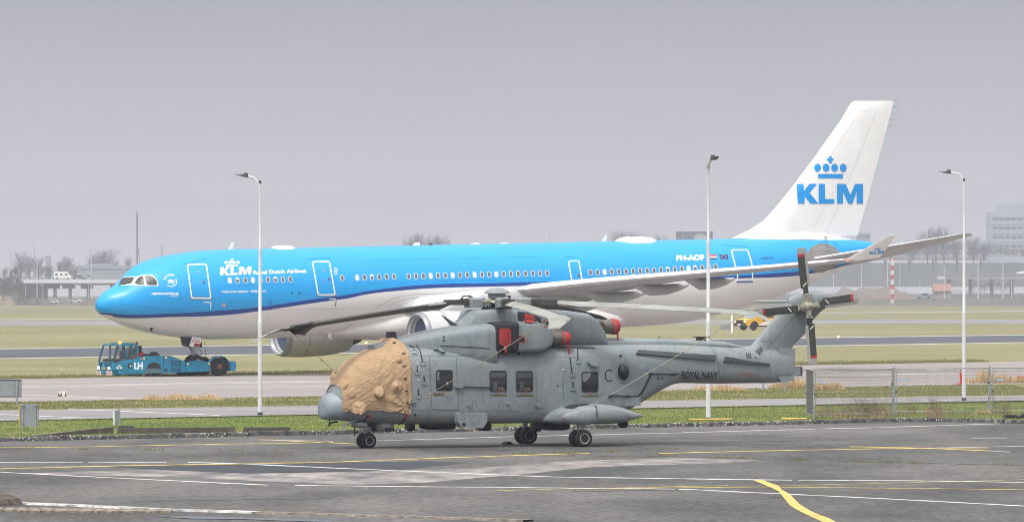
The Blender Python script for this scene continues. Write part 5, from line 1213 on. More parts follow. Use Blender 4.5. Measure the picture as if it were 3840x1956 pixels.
# tail rotor on the near side
tr = bpy.data.objects.new("tail_rotor", None); COL.objects.link(tr); tr.parent = heli
C0 = hp('R4', 1625, 190, .62); tr.location = C0
ob("rotor_hub", MB().lathe([(.0, .0), (.16, .02), (.19, .08), (.17, .16), (.10, .24), (.0, .26)], (0, .12, 0), (0, -1, 0), 16).box((0, .05, 0), (.34, .16, .34)), M_hub, tr, 40)
ob("rotor_shaft", MB().lathe([(.13, -.02), (.16, .4)], (0, .1, 0), (0, 1, 0), 12), M_hd, tr)
for k, a in enumerate((97, 7, -85, -175)):
    Mr_ = Matrix.Rotation(-R(a), 4, 'Y')      # local: blade along +x, width along z
    ar = MB(); ar.box((.26, 0, .06), (.34, .10, .05), Mr_).box((.26, 0, -.06), (.34, .10, .05), Mr_).box((.2, -.05, 0), (.3, .08, .09), Mr_).tube([(.40, -.06, .1), (.40, -.06, -.1)], .03, 8, True, Mr_); ar.tube([(.40, .06, .09), (.30, -.12, .0)], .02, 6, True, Mr_)
    ob("rotor_arm", ar, M_hub, tr, 40)
    w0 = (-.16, .20); bl = MB()
    for (xa, xb, mm) in ((.62, 1.72, 0), (1.72, 1.82, 1), (1.82, 2.03, 2)):
        bl.cur = mm; e = .06 if mm == 2 else 0
        bl.loft([[(x, y + .03 * z, z * (1 - (e if x == xb else 0))) for y, z in ((-.028, -.06), (-.03, .05), (-.012, .20), (.012, .20), (.03, .05), (.028, -.06))] for x in (xa, xb)], True, Mr_)
    bl.cur = 2; bl.loft([[(x, y, z) for y, z in ((-.026, -.062), (.026, -.062), (.012, -.165), (-.012, -.165))] for x in (.66, 2.0)], True, Mr_)
    b_ = ob("tail_rotor_blade", bl, [M_bd, M_rc, M_bl2], tr)
    ob("blade_cuff", MB().box((.53, 0, .02), (.22, .07, .17), Mr_), M_bd, b_)
    ob("blade_mark", MB().prism([(.68, .13), (.71, .14), (.83, -.01), (.80, -.02)], -.042, -.036, 'y', Mr_), M_pw, b_)

# main rotor --------------------------------------------------------------
rot = bpy.data.objects.new("main_rotor", None); COL.objects.link(rot); rot.parent = heli; rot.location = (6.60, 0, 0)
ob("rotor_mast", MB().lathe([(.30, 4.55), (.24, 4.7), (.20, 4.78), (.20, 5.0), (.30, 5.12)], (0, 0, 0), (0, 0, 1), 18), M_hd, rot, 40)
ob("mast_collar", MB().lathe([(.52, 4.60), (.52, 4.68), (.40, 4.70), (.36, 4.64)], (0, 0, 0), (0, 0, 1), 24), M_hb, rot, 40)
ob("hub_dome", MB().lathe([(.28, 4.98), (.30, 5.14), (.44, 5.155), (.43, 5.19), (.36, 5.26), (.22, 5.32), (.0, 5.345)], (0, 0, 0), (0, 0, 1), 32), M_h, rot, 50)
ob("hub_plate", MB().lathe([(0, 4.80), (.36, 4.80), (.42, 4.86), (.36, 4.93), (0, 4.94)], (0, 0, 0), (0, 0, 1), 20), M_hub, rot, 40)
for k in range(5):
    a = 2 * math.pi * (k + .5) / 5; ob("control_rod", MB().tube([(.30 * math.cos(a), .30 * math.sin(a), 4.62), (.42 * math.cos(a), .42 * math.sin(a), 4.85)], .025, 8), M_hb, rot)
def blade(phi, ztip, pitch, cover=False, sag=1.7, tipd=.35):
    az = R(phi) - TH2; M_ = Matrix.Rotation(az, 4, 'Z')           # blade along +x, leading edge towards +y (turns counter-clockwise)
    z0 = 4.86; ax = MB()
    ax.box((.42, 0, z0), (.34, .26, .17), M_)
    ax.tube([(.42, .22, z0 + .02), (.75, .22, z0 + .02)], .045, 8, True, M_); ax.tube([(.35, -.20, z0 - .04), (.7, -.20, z0)], .035, 8, True, M_)
    ob("blade_arm", ax, M_hub, rot, 40)
    sv = MB(); sv.loft([[(x, y, z0 + z) for y, z in ((-.24 * k, -.19 * k2), (.24 * k, -.19 * k2), (.25 * k, .10 * k2), (.16 * k, .15 * k2), (-.16 * k, .15 * k2), (-.25 * k, .10 * k2))] for x, k, k2 in ((.66, .8, .8), (.70, 1, 1), (1.12, 1, 1), (1.18, .85, .85))], True, M_)
    s_ = ob("blade_sleeve", sv, M_h, rot, 30)
    ft = MB(); ft.box((1.30, .0, z0 + .0), (.26, .13, .20), M_).box((1.30, .12, z0), (.2, .03, .16), M_).box((1.30, -.12, z0), (.2, .03, .16), M_); ft.tube([(1.24, -.16, z0), (1.24, .16, z0)], .04, 8, True, M_)
    ob("fold_fitting", ft, M_bd, s_)
    ob("pitch_hose", MB().tube([(1.0, .12, z0 + .14), (1.18, .16, z0 + .22), (1.4, .12, z0 + .20), (1.5, .05, z0 + .08)], .018, 6, True, M_), M_hb, s_)
    r0, r1 = 1.42, 9.29; bl = MB(); rg = []
    for r in [1.42, 1.7, 2.0, 2.4, 2.8] + [2.8 + i * .45 for i in range(1, 11)] + [7.6, 7.85, 8.05, 8.2, 8.35, 8.55, 8.75, 8.95, 9.1, 9.2, 9.27, 9.29]:
        tt = (r - r0) / (r1 - r0); z = z0 - .01 + (ztip - z0) * tt ** sag - (tipd * max(0, (r - 8.5) / .8) ** 2)
        le, te, th = .17, -.45, .062
        if r < 2.0: le, te, th = .10, -.10 - .0 * r, .07
        elif r < 2.8: k = (r - 2.0) / .8; le, te = .10 + .07 * k, -.10 - .35 * k; th = .06
        if r > 7.85: le = .17 + .15 * min(1, (r - 7.85) / .4)
        if r > 8.3: k = (r - 8.3) / .99; le = .32 - .62 * k ** 2.2; te = -.45 - .22 * k ** 1.5; th = .045 * (1 - .6 * k)
        le = max(le, te + .05)
        pr_ = R(pitch) * (1 - .3 * tt); pts = []
        for y, zz in ((le, 0), (le - .03, .55), (le - (le - te) * .25, 1), (le - (le - te) * .6, .7), (te, .08), (te, -.08), (le - (le - te) * .6, -.45), (le - (le - te) * .25, -.75), (le - .03, -.45)):
            zz *= th; pts.append((r, y * math.cos(pr_) - zz * math.sin(pr_), z + y * math.sin(pr_) + zz * math.cos(pr_)))
        rg.append(pts)
    bl.loft(rg, True, M_); bl.m = [1 if (i % 9) in (4, 5, 6, 7) and i < 9 * (len(rg) - 1) else 0 for i in range(len(bl.f))]
    b_ = ob("rotor_blade", bl, [M_khaki, M_bdk], rot, 30)
    cu = MB(); cu.loft([[(x, y * w, z0 - .01 + z * .09 - (x - 1.42) * .0) for y, z in ((-1, -1), (1, -1), (1, 1), (-1, 1))] for x, w in ((1.40, .10), (1.9, .12), (2.05, .11))], True, M_)
    ob("blade_root", cu, M_bd, b_)
    er = MB(); sl_ = []
    for ring_ in rg[4:24:2]:
        p0, p1, p8 = Vector(ring_[0]), Vector(ring_[1]), Vector(ring_[8]); sl_.append([p0 + Vector((0, .006, 0)), p1 + Vector((0, .0, .006)), p1 + Vector((0, -.05, .008)), p8 + Vector((0, -.05, -.004)), p8 + Vector((0, 0, -.006))])
    er.loft(sl_, True, M_); ob("erosion_strip", er, M_bd, b_)
    tip = [M_ @ ((Vector(rg[-4][0]) + Vector(rg[-4][4])) / 2), M_ @ Vector(rg[-6][4])]
    return b_, M_, rg
B = {}
B['right'] = blade(-3.5, 4.47, 15, sag=1.5, tipd=.2); B['near'] = blade(-75.5, 4.30, 4, sag=1.3, tipd=.25); B['nleft'] = blade(-147.5, 3.83, 13, sag=1.15, tipd=.25); B['fleft'] = blade(140.5, 3.98, 10, sag=1.15, tipd=.2); B['far'] = blade(68.5, 4.28, -9, sag=1.4, tipd=.2)
def sock(name, b, i0, i1, lbl):     # dark tie-down sock pulled over a blade
    b_, M_, rg = b; so = MB(); rr_ = []
    for i in range(i0, i1):
        c = sum((Vector(x) for x in rg[i]), Vector()) / len(rg[i]); rr_.append([c + (Vector(x) - c) * 1.06 + Vector((0, 0, .025 if k < 5 else -.03)) for k, x in enumerate(rg[i])])
    so.loft(rr_, True, M_); c = M_ @ (sum((Vector(x) for x in rg[(i0 + i1) // 2]), Vector()) / 9); so.loft([[c + Vector((-.3, 0, -.02)), c + Vector((.35, .1, -.02)), c + Vector((.35, -.1, -.02))], [c + Vector((-.02, 0, -.22)), c + Vector((.1, .02, -.22)), c + Vector((.1, -.02, -.22))]])
    ob(name, so, material("sock_dark", (.035, .03, .028), .9) if "sock_dark" not in bpy.data.materials else bpy.data.materials["sock_dark"], b_, 30); return c
SK = sock("tie_down_sock", B['nleft'], 14, 18, "")

# sponsons ------------------------------------------------------------------
for side in (1, -1):
    sm = MB(); sm.loft([ring(s, zb, zt, (l1 - l0) / 2, 2.6, 3, 30, -side * (l0 + l1) / 2) for s, zb, zt, l0, l1 in ((7.75, .85, .95, 1.0, 1.32), (7.95, .80, 1.16, 1.0, 1.50), (8.25, .77, 1.30, 1.0, 1.85), (8.6, .76, 1.40, 1.0, 2.25), (9.0, .76, 1.45, 1.0, 2.48), (9.5, .76, 1.44, 1.1, 2.54), (10.0, .77, 1.38, 1.2, 2.50), (10.4, .82, 1.28, 1.4, 2.42), (10.75, .92, 1.15, 1.7, 2.34), (11.05, 1.0, 1.05, 1.95, 2.2))])
    s_ = ob("sponson", sm, M_h, heli, 40)
    if side == 1:
        nb_ = MB(); c = Hh(*q('R3', (838, 1008))[0], 2.42); nb_.loft([ring(c.x + s, c.z - h, c.z + h, h * .8, 2, 2, 20, c.y + .12) for s, h in ((-.14, .02), (-.10, .08), (.0, .15), (.15, .20), (.4, .25), (.8, .27), (1.3, .15))]); ob("sponson_nose", nb_, M_h, s_, 40); SPN = [sm, nb_]
bsp = bvh_of(ALLH2 + SPN, MH)
DS = lambda name, vf, mat, off=.008, thick=0, **k: drape(name, vf, bsp, mat, heli, MH, off, thick, 16, **k)
DS("walkway_panel", flat([q('R3', (806, 938), (850, 918), (905, 905), (990, 902), (1020, 905), (1004, 914), (930, 925), (880, 944))]), M_hb, .012)
# undercarriage --------------------------------------------------------------
M_rim = material("wheel_rim_cream", (.50, .48, .42), .5, var=.3, scale=12)
def wheel(x, y, r, w, par, out=-1):
    k = r / .3
    o = ob("wheel", MB().lathe([(r * .55, -w * .42), (r * .80, -w * .5), (r * .95, -w * .36), (r, 0), (r * .95, w * .36), (r * .80, w * .5), (r * .55, w * .42)], (x, y, r - .012), (0, 1, 0), 32), M_tyre, par, 60)
    rm_ = MB(); rm_.lathe([(0, -w * .28), (r * .18, -w * .3), (r * .2, -w * .2), (r * .42, -w * .22), (r * .5, -w * .42), (r * .57, -w * .44), (r * .57, w * .44), (r * .5, w * .42), (r * .4, w * .22), (0, w * .25)], (x, y, r - .012), (0, 1, 0), 28)
    rr = ob("rim", rm_, M_rim, o, 40)
    sp2 = MB()
    for i in range(10):
        a = 2 * math.pi * i / 10; sp2.box((0, 0, 0), (r * .10, .012, r * .16), Matrix.Translation((x + r * .33 * math.cos(a), y + out * w * .24, r - .012 + r * .33 * math.sin(a))) @ Matrix.Rotation(-a, 4, 'Y'))
    s_o = ob("rim_hole", sp2, M_hb, rr); s_o['kind'] = 'stuff'
    ob("hub_cap", MB().lathe([(0, 0), (r * .09, .0), (r * .1, .03)], (x, y + out * w * .33, r - .012), (0, -out, 0), 12), M_rp if r < .28 else M_hub, rr)
    return o
gr = bpy.data.objects.new("nose_gear", None); COL.objects.link(gr); gr.parent = heli; gr.location = (1.74, 0, 0)
wheel(.0, -.19, .262, .20, gr); wheel(.0, .19, .262, .20, gr, 1)
ob("strut", MB().tube([(-.08, 0, .95), (0, 0, .55), (.0, 0, .26)], [.14, .09, .07], 14).tube([(0, -.16, .25), (0, .16, .25)], .06, 10).box((-.02, 0, .66), (.34, .3, .10)).box((.12, -.06, .55), (.1, .1, .22)), M_steel, gr, 40); ob("torque_link", MB().tube([(.05, -.05, .5), (.24, -.05, .42), (.06, -.05, .3)], .03, 8), M_hd, gr)
for side in (1, -1):
    gr = bpy.data.objects.new("main_gear", None); COL.objects.link(gr); gr.parent = heli; gr.location = (8.72, -2.05 * side, 0)
    wheel(0, -.22 * side, .305, .25, gr, -side); wheel(0, .22 * side, .305, .25, gr, side); ob("strut", MB().tube([(-.05, .0, 1.0), (0, 0, .31)], [.12, .075], 14).tube([(0, -.2, .305), (0, .2, .305)], .07, 10), M_steel, gr, 40)
ob("wheel_chock", MB().prism([(-.14, 0), (.14, 0), (.14, .05), (.04, .12), (-.04, .12), (-.14, .05)], -.16, .16), material("chock_rubber", (.03, .03, .032), .8), None, label="small black wheel chock against the far main wheels of the helicopter", cat="wheel chock").matrix_world = Matrix.Translation(ground(*q('R3', (396, 1208))[0])) @ Matrix.Rotation(TH2, 4, 'Z')

drape('panel_seam', flat([stroke(q('R2', (112, 925), (122, 905), (150, 955), (190, 992), (235, 1012)), 1.2)]), bvh_of([rm], MH), M_hl, radome, MH, .006)
# door, windows and details on the near side ------------------------------------
def seam(reg, pts, w=.9, closed=False, mat=None, off=.005): return DH("panel_seam", flat([stroke(q(reg, *pts), w, closed)]), mat or M_hl, off)
M_seal = material("door_seal_brown", (.13, .11, .07), .8)
dr_ = DH("door", flat([q('R2', (903, 556), (1096, 560), (1112, 948), (920, 945))]), M_h, .012, .01)
DH("door_seal", flat([stroke(q('R2', (900, 553), (1097, 558), (1113, 950), (919, 947)), 1.7, True)]), M_seal, .016, par=dr_)
DH("door_handle", merge(flat([stroke([(x, y) for x, y in [(1150 + (1042 + 26 * math.cos(R(a))) / 1.959, 1050 + (860 + 20 * math.sin(R(a))) / 1.959) for a in range(20, 200, 18)]], 1.2)]), flat([stroke(q('R2', (1022, 848), (1062, 866)), 2.2)])), M_hl, .02, par=dr_)
DH("door_arc", flat([stroke([(1150 + (1035 + 34 * math.cos(R(a))) / 1.959, 1050 + (848 + 22 * math.sin(R(a))) / 1.959) for a in range(200, 345, 16)], 1.4)]), M_gold, .018, par=dr_)
DH("panel_seam", flat([stroke(q('R2', (936, 590), (956, 590), (956, 622), (936, 622)), .8, True)]), M_hl, .018, par=dr_)
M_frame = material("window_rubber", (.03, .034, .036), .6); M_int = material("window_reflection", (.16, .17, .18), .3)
# what stands inside the cabin behind the panes is seen only as dim shapes
M_seat = material("cabin_interior", (.025, .028, .026), .5); M_seat2 = material("cabin_lining", (.065, .068, .07), .5); M_seat3 = material("cabin_bag", (.11, .075, .05), .6)
def hwin(reg, x0, y0, x1, y1, kind):
    a, b = q(reg, (x0, y0), (x1, y1)); r = 9; dd = .012 if kind == 'd' else 0
    o = rrect(a[0], a[1], b[0], b[1], r, 4); i = rrect(a[0] + 2.2, a[1] + 2.2, b[0] - 2.2, b[1] - 2.2, r - 2, 4)
    f = DH("window", flat([(o, i)]), M_frame, .022, .03, 12)
    DH("pane", flat([i]), M_win, .006 + dd, 0, 12, par=f)
    w, h = b[0] - a[0], b[1] - a[1]; X = lambda t_: a[0] + w * t_; Y_ = lambda t_: a[1] + h * t_
    if kind == 'c':
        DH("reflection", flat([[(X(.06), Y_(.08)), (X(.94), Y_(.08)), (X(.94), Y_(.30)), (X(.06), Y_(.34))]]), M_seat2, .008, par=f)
        DH("seat_shape", flat([rounded([(X(.22), Y_(.95)), (X(.22), Y_(.5)), (X(.45), Y_(.5)), (X(.45), Y_(.95))], 2)]), M_seat2, .009, par=f)
        DH("bag_shape", flat([rounded([(X(.48), Y_(.95)), (X(.50), Y_(.78)), (X(.85), Y_(.78)), (X(.88), Y_(.95))], 3)]), M_seat3, .010, par=f)
        DH("seat_shape", flat([rounded([(X(.55), Y_(.68)), (X(.58), Y_(.42)), (X(.88), Y_(.46)), (X(.88), Y_(.68))], 2)]), M_seat, .009, par=f)
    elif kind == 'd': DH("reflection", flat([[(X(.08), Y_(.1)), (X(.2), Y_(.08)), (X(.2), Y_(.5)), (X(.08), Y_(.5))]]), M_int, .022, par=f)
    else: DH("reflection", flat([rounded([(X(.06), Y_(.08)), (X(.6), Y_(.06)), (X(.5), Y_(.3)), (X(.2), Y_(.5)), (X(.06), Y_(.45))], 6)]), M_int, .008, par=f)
    m = (a[0] + b[0]) / 2
    DH("pull_tag", flat([[(m - 1.8, b[1] - 1), (m + 1.8, b[1] - 1), (m + 2.6, b[1] + 5), (m, b[1] + 9), (m - 2.6, b[1] + 5)]]), M_rp, .03, .015, par=f)
for a in (('R2', 948, 658, 1071, 812, 'd'), ('R3', 266, 663, 391, 816, 'c'), ('R3', 459, 666, 583, 818, 'c'), ('R3', 941, 671, 1063, 822, 's')): hwin(*a)
for reg, x0, x1, y in (('R3', 266, 394, 843), ('R3', 459, 587, 845), ('R3', 941, 1068, 849)):
    s_ = DH("exit_strip", flat([q(reg, (x0, y - 6), (x1, y - 6), (x1, y + 6), (x0, y + 6))]), M_hb, .007)
    DH("lettering", text_in("EMERGENCY EXIT PULL TAB TO RELEASE", *q(reg, (x0 + 3, y + 3.5), (x1 - 3, y + 3.5), (x0 + 3, y - 3.5))), M_gold, .012, par=s_)
s_ = DH("exit_strip", flat([q('R2', (930, 829), (1005, 829), (1005, 847), (930, 847))]), M_hb, .02)
for k, tx in enumerate(("EMERGENCY EXIT", "PULL TAB TO RELEASE")): DH("lettering", text_in(tx, *q('R2', (933, 837 + k * 8), (1002, 837 + k * 8), (933, 831 + k * 8))), M_gold, .025, par=s_)
# bubble window
c = q('R3', (1247, 674))[0]
f = DH("bubble_window", flat([(ell(c[0], c[1], 27, 37.5, 28), ell(c[0] - 1, c[1], 22.5, 31, 28))]), M_h, .035, .04, 12)
cc = Hh(c[0], c[1], 1.12); cc = IH if False else cc
h_ = bh.ray_cast(Vector((0, 0, EYE)), ray(*c).normalized()); pb = MH.inverted() @ h_[0]
bb = MB(); bb.loft([[(pb.x + r_ * .205 * math.cos(2 * math.pi * k / 24), pb.y - d_ + .0, pb.z + r_ * .285 * math.sin(2 * math.pi * k / 24)) for k in range(24)] for r_, d_ in ((1.0, -.02), (.98, .04), (.9, .09), (.7, .15), (.4, .19), (.05, .20))]); ob("pane", bb, M_win, f, 70)
# engine intake covers, exhausts
def cover(name, reg, pts, off, mat=M_rc, th=.05, b=None, par=None): return DH(name, flat([rounded(q(reg, *pts), 9)]), mat, off, th, 10, par=par, b=b)
cv = cover("intake_cover", 'C2', ((830, 664), (945, 664), (970, 690), (972, 860), (945, 905), (850, 905), (812, 870), (812, 700)), .07)
DH("cover_strap", merge(flat([stroke(q('C2', (950, 700), (925, 745), (925, 800), (940, 840)), 2.5)]), flat([stroke(q('C2', (870, 845), (905, 895), (940, 840)), 2.2)]), flat([stroke(q('C2', (870, 735), (925, 715)), 1.5)]), flat([stroke(q('C2', (880, 780), (884, 815)), 1.2)]), flat([stroke(q('C2', (900, 770), (906, 815)), 1.2)])), M_hb, .085, par=cv)
for k in range(7):
    y0 = 895 + k * 22; DH("streamer_band", flat([q('C2', (880, y0), (917, y0 - 4), (915, y0 + 18), (880, y0 + 22))]), (M_rc, M_pw)[k % 2 if k else 0] if k in (2, 4, 5) or k == 0 else M_rc, .10, .01, par=cv, label="white band of the red streamer" if k % 2 and k in (5,) else None)
DH("panel_edge", merge(*[flat([stroke(q('C2', *p_), 1.0)]) for p_ in ([(772, 605), (772, 948)], [(1033, 592), (1036, 955)], [(678, 606), (678, 945)])]), M_hl, .01)
DH("bolt_row", flat([ell(*q('C2', (x, y))[0], 1.0, 1.0, 6) for x in (687, 1022) for y in (630, 680, 740, 800, 860, 920)]), M_bl2, .012, kind='stuff')
iv = DH("second_intake", flat([q('C2', (1068, 430), (1200, 445), (1390, 520), (1392, 600), (1300, 596), (1075, 585))]), M_hb, .012)
cover("intake_cover", 'C2', ((1165, 462), (1300, 490), (1294, 596), (1163, 585)), .05); DH("cover_strap", merge(flat([stroke(q('C2', (1218, 480), (1265, 520), (1390, 600)), 1.3)]), flat([stroke(q('C2', (1265, 520), (1150, 585)), 1.3)])), M_hs, .11)
def vent(reg, x0, y0, x1, y1, x2, y2, x3, y3):
    f = DH("vent_opening", flat([q(reg, (x0, y0), (x1, y0), (x1, y1), (x0, y1))]), M_hb, .008); DH("vent_surround", flat([stroke(q(reg, (x0, y0), (x1, y0), (x1, y1), (x0, y1)), 2.6, True)]), M_rc, .014, .01, par=f)
    DH("vent_label", flat([stroke(q(reg, (x2, y2), (x3, y2), (x3, y3), (x2, y3)), 2, True)]), M_rc, .012, par=f)
vent('C2', 1074, 772, 1164, 856, 1168, 813, 1212, 856); vent('C2', 1428, 564, 1534, 644, 1540, 602, 1578, 646)
DH("panel_seam", merge(flat([stroke(q('C2', (1140, 750), (1180, 742), (1240, 768)), 1)]), flat([stroke(q('C2', (1130, 880), (1180, 890), (1235, 862)), 1)])), M_hl)
def exhaust(p0, p1, r0, r1, cap=True, stub=None):
    d = (p1 - p0); n_ = d.length; dn = d / n_
    e_ = ob("exhaust", MB().lathe([(r0 * 1.04, -.15), (r0, .0), (r0 * .96, n_ * .3), (r1, n_ * .7), (r1, n_), (r1 * .9, n_)], p0, d, 24), M_ex, heli, 40)
    if cap:
        c_ = ob("exhaust_cover", MB().lathe([(r1 * 1.03, n_ * .80), (r1 * 1.06, n_ * .9), (r1 * 1.1, n_ + .05), (r1 * 1.04, n_ + .14), (r1 * .8, n_ + .2), (0, n_ + .22)], p0, d, 18), M_rc, heli, 40)
        ob("cover_strap", MB().lathe([(r1 * 1.10, n_ * .93), (r1 * 1.12, n_ * .95), (r1 * 1.10, n_ * .99)], p0, d, 18), M_hs, c_)
        e0 = p0 + d + dn * .12 + Vector((0, -.05, -r1 * .9)); ob("streamer", MB().prism([(0, 0), (.06, 0), (.10, -.42), (.03, -.46)], -.008, .008, 'y', Matrix.Translation(e0)), M_rc, c_)
    return e_
a, b = Hh(*q('C2', (1510, 775))[0], .95), Hh(*q('C2', (1710, 800))[0], 1.05); exhaust(a, b, .235, .215); ob("exhaust_band", MB().lathe([(.25, -.10), (.26, -.05), (.25, .02)], a, b - a, 22), material("band_copper", (.42, .33, .26), .4, .5), heli, 40); ob("exhaust_duct", MB().loft([ring(a.x + s, a.z + .05, a.z + h, .14, 2, 2, 14, a.y) for s, h in ((.0, .20), (.15, .30), (.4, .26), (.55, .12))]), M_ex, heli, 50)
a, b = Hh(*q('C2', (2190, 640))[0], .25), Hh(*q('C2', (2385, 640))[0], .25); exhaust(a, b, .24, .25)
ob("exhaust_duct", MB().loft([ring(a.x + s, a.z + .0, a.z + h, .17, 2.6, 2.4, 16, a.y - .1) for s, h in ((-.4, .18), (-.35, .26), (-.05, .27), (.06, .22), (.1, .1))]), M_ex, heli, 40)
# long dark strakes along the tail, seams of the tail boom
def strake(reg, pts, off): return DH("strake", flat([q(reg, *pts)]), M_hd, off, .06, 16, b=bh2)
strake('R4', ((372, 520), (945, 556), (940, 592), (360, 545)), .07); strake('R4', ((1014, 563), (1170, 590), (1340, 612), (1338, 626), (1100, 606), (998, 598)), .07)
DT = lambda name, vf, mat, off=.006, th=0, **k: drape(name, vf, bh2, mat, heli, MH, off, th, 16, **k)
DT("panel_seam", merge(*[flat([stroke(q('R4', *p_), w)]) for p_, w in (([(910, 490), (955, 550), (965, 600), (975, 690), (990, 755)], 2.2), ([(960, 590), (1000, 640), (1018, 750)], 1.4), ([(370, 455), (385, 515)], 1.2), ([(640, 475), (650, 525)], 1.2), ([(240, 510), (300, 545), (620, 590)], 1), ([(470, 610), (690, 690), (668, 740)], 1), ([(430, 460), (435, 505)], .7), ([(540, 470), (546, 512)], .7), ([(590, 470), (596, 516)], .7),
    ([(1255, 443), (1365, 452)], 2), ([(1365, 452), (1510, 285), (1540, 250)], 1.6), ([(1365, 452), (1250, 590)], 1.6), ([(1400, 640), (1420, 700), (1500, 690)], .8), ([(1110, 550), (1130, 515)], .8), ([(1420, 580), (1490, 500)], .8), ([(1160, 640), (1230, 570)], .7), ([(1480, 250), (1508, 290)], 1.6))]), M_hl)
for k in range(3): DT("louvre", flat([q('R4', (1168 + k * 14, 536), (1176 + k * 14, 534), (1183 + k * 13, 574), (1176 + k * 13, 577))]), M_hd, .012, .01)
for k in range(4): DT("louvre", flat([q('R4', (1236 + k * 11, 519 - k * 9), (1243 + k * 11, 513 - k * 9), (1274 + k * 7, 541 - k * 9), (1268 + k * 7, 550 - k * 9))]), M_hd, .012, .01)
DT("port_cap", flat([ell(*q('R4', (1240, 568))[0], 4, 4.4)]), M_hd, .01)
DT("lettering", text_in("ROYAL NAVY", *q('R4', (694, 721), (962, 727), (698, 667)), bold=.03), M_black, .008)
DT("warning_mark", merge(flat([stroke(q('R4', (1132, 675), (1217, 677), (1217, 703), (1132, 701)), 1.4, True)]), text_in("DANGER rotor", *q('R4', (1138, 696), (1212, 697), (1138, 682)))), M_rp, .008)
DT("lettering", text_in("ZJ119", *q('R4', (511, 733), (562, 734), (512, 709)), bold=.02), M_black, .008)
cx, cy = q('R3', (1144, 699))[0]; DH("lettering", flat([stroke([(cx + 14 * math.copysign(abs(math.cos(R(a))) ** .8, math.cos(R(a))), cy + 20.5 * math.copysign(abs(math.sin(R(a))) ** .7, math.sin(R(a)))) for a in range(40, 321, 14)], 4.6)]), M_black, .008)
ro = DH("roundel", flat([ell(*q('R3', (1390, 634))[0], 7, 8)]), material("roundel_pale_blue", (.26, .36, .46), .6), .008); DH("roundel_centre", flat([ell(*q('R3', (1390, 634))[0], 3.2, 4)]), M_rp, .012, par=ro)
# black wire guides and cable ducts down the side
def duct(reg, pts, w=2.6, off=.03, th=.03): return DH("cable_duct", flat([stroke(q(reg, *pts), w)]), M_hb, off, th)
for reg, pts in (('R2', [(755, 476), (785, 492), (790, 518)]), ('R2', [(802, 476), (830, 510), (852, 605)]), ('R2', [(810, 632), (812, 672)]), ('R2', [(861, 700), (863, 745)]), ('R2', [(820, 798), (822, 850)]), ('R3', [(911, 500), (915, 588)]), ('R3', [(855, 566), (872, 686)]), ('R3', [(877, 742), (879, 790)])): duct(reg, pts)
def latch(reg, x, y):
    f = DH("latch", flat([q(reg, (x - 17, y - 12), (x + 17, y - 12), (x + 17, y + 12), (x - 17, y + 12))]), M_h, .025, .02); DH("panel_seam", flat([stroke(q(reg, (x - 17, y - 12), (x + 17, y - 12), (x + 17, y + 12), (x - 17, y + 12)), .9, True)]), M_hl, .03, par=f)
for a in (('R2', 790, 530), ('R2', 853, 615), ('R2', 813, 684), ('R2', 864, 757), ('R2', 822, 857), ('R3', 919, 600), ('R3', 874, 698), ('R3', 879, 800)): latch(*a)
DH("cable_duct", flat([stroke(q('R3', (1130, 850), (1170, 842), (1280, 852), (1355, 850), (1385, 820), (1450, 690)), 3)]), M_hb, .05, .05, b=bh2)
drape("cable_duct", flat([stroke(q('R4', (460, 685), (640, 686), (672, 686)), 3)]), bh2, M_hb, heli, MH, .05, .05)
for reg, x, y, r_ in (('R3', 1150, 848, 8), ('R3', 1275, 850, 6), ('R3', 1447, 686, 6), ('R4', 628, 690, 6)): DH("duct_clamp", flat([ell(*q(reg, (x, y))[0], r_, r_ * .7, 10)]), M_hb, .07, .06, b=bh2)
rail = DH("door_rail", flat([stroke(q('R2', (1085, 780), (1145, 780), (1365, 786)), 4.2)]), M_hd, .05, .04); DH("rail_head", flat([rounded(q('R2', (1080, 770), (1130, 764), (1150, 780), (1130, 792), (1080, 788)), 5)]), M_h, .09, .08, par=rail)
# seams of the cabin and the side panels
DH("panel_seam", merge(*[flat([stroke(q(r_, *p_), w)]) for r_, p_, w in (('R2', [(750, 556), (905, 556)], .8), ('R2', [(1100, 558), (1567, 562)], .9), ('R3', [(40, 558), (600, 562), (1060, 568)], .9), ('R3', [(600, 560), (612, 760), (608, 960)], .8), ('R3', [(780, 500), (810, 700), (806, 900)], 1.0), ('R3', [(1060, 510), (1100, 620), (1105, 860)], .9), ('R2', [(770, 952), (930, 955), (1560, 958)], .8), ('R3', [(0, 955), (400, 960), (700, 985)], .9), ('R3', [(800, 750), (815, 870), (840, 860)], .7), ('R3', [(1230, 520), (1275, 620), (1290, 760)], .8),
    ('R3', [(820, 645), (1050, 650)], .6), ('R3', [(90, 650), (250, 640)], .5), ('R2', [(1115, 640), (1340, 640)], .5))]), M_hl, .005)
for reg, x0, y0, x1, y1 in (('R2', 1117, 500, 1228, 548), ('R2', 1020, 495, 1070, 545), ('R3', 40, 500, 150, 547), ('R2', 832, 958, 902, 1014), ('R3', 520, 905, 560, 945)): DH("panel_seam", flat([stroke(q(reg, (x0, y0), (x1, y0), (x1, y1), (x0, y1)), 1.0, True)]), M_hl, .006)
for cx_, cy_ in ((1230, 915), (1425, 915)): DH("step_plate", flat([stroke(q('R2', (cx_ - 14, cy_ + 35), (cx_ - 14, cy_ - 20), (cx_, cy_ - 33), (cx_ + 14, cy_ - 20), (cx_ + 14, cy_ + 35)), 1.6)]), M_seal, .01)
for x, y, r_ in ((1187, 919, 6), (1478, 905, 7)): DH("blister_light", flat([ell(*q('R2', (x, y))[0], r_, r_ * .75, 12)]), M_h, .06, .06)
DH("blister_light", flat([ell(*q('R3', (625, 916))[0], 13, 9, 14)]), M_h, .09, .09)
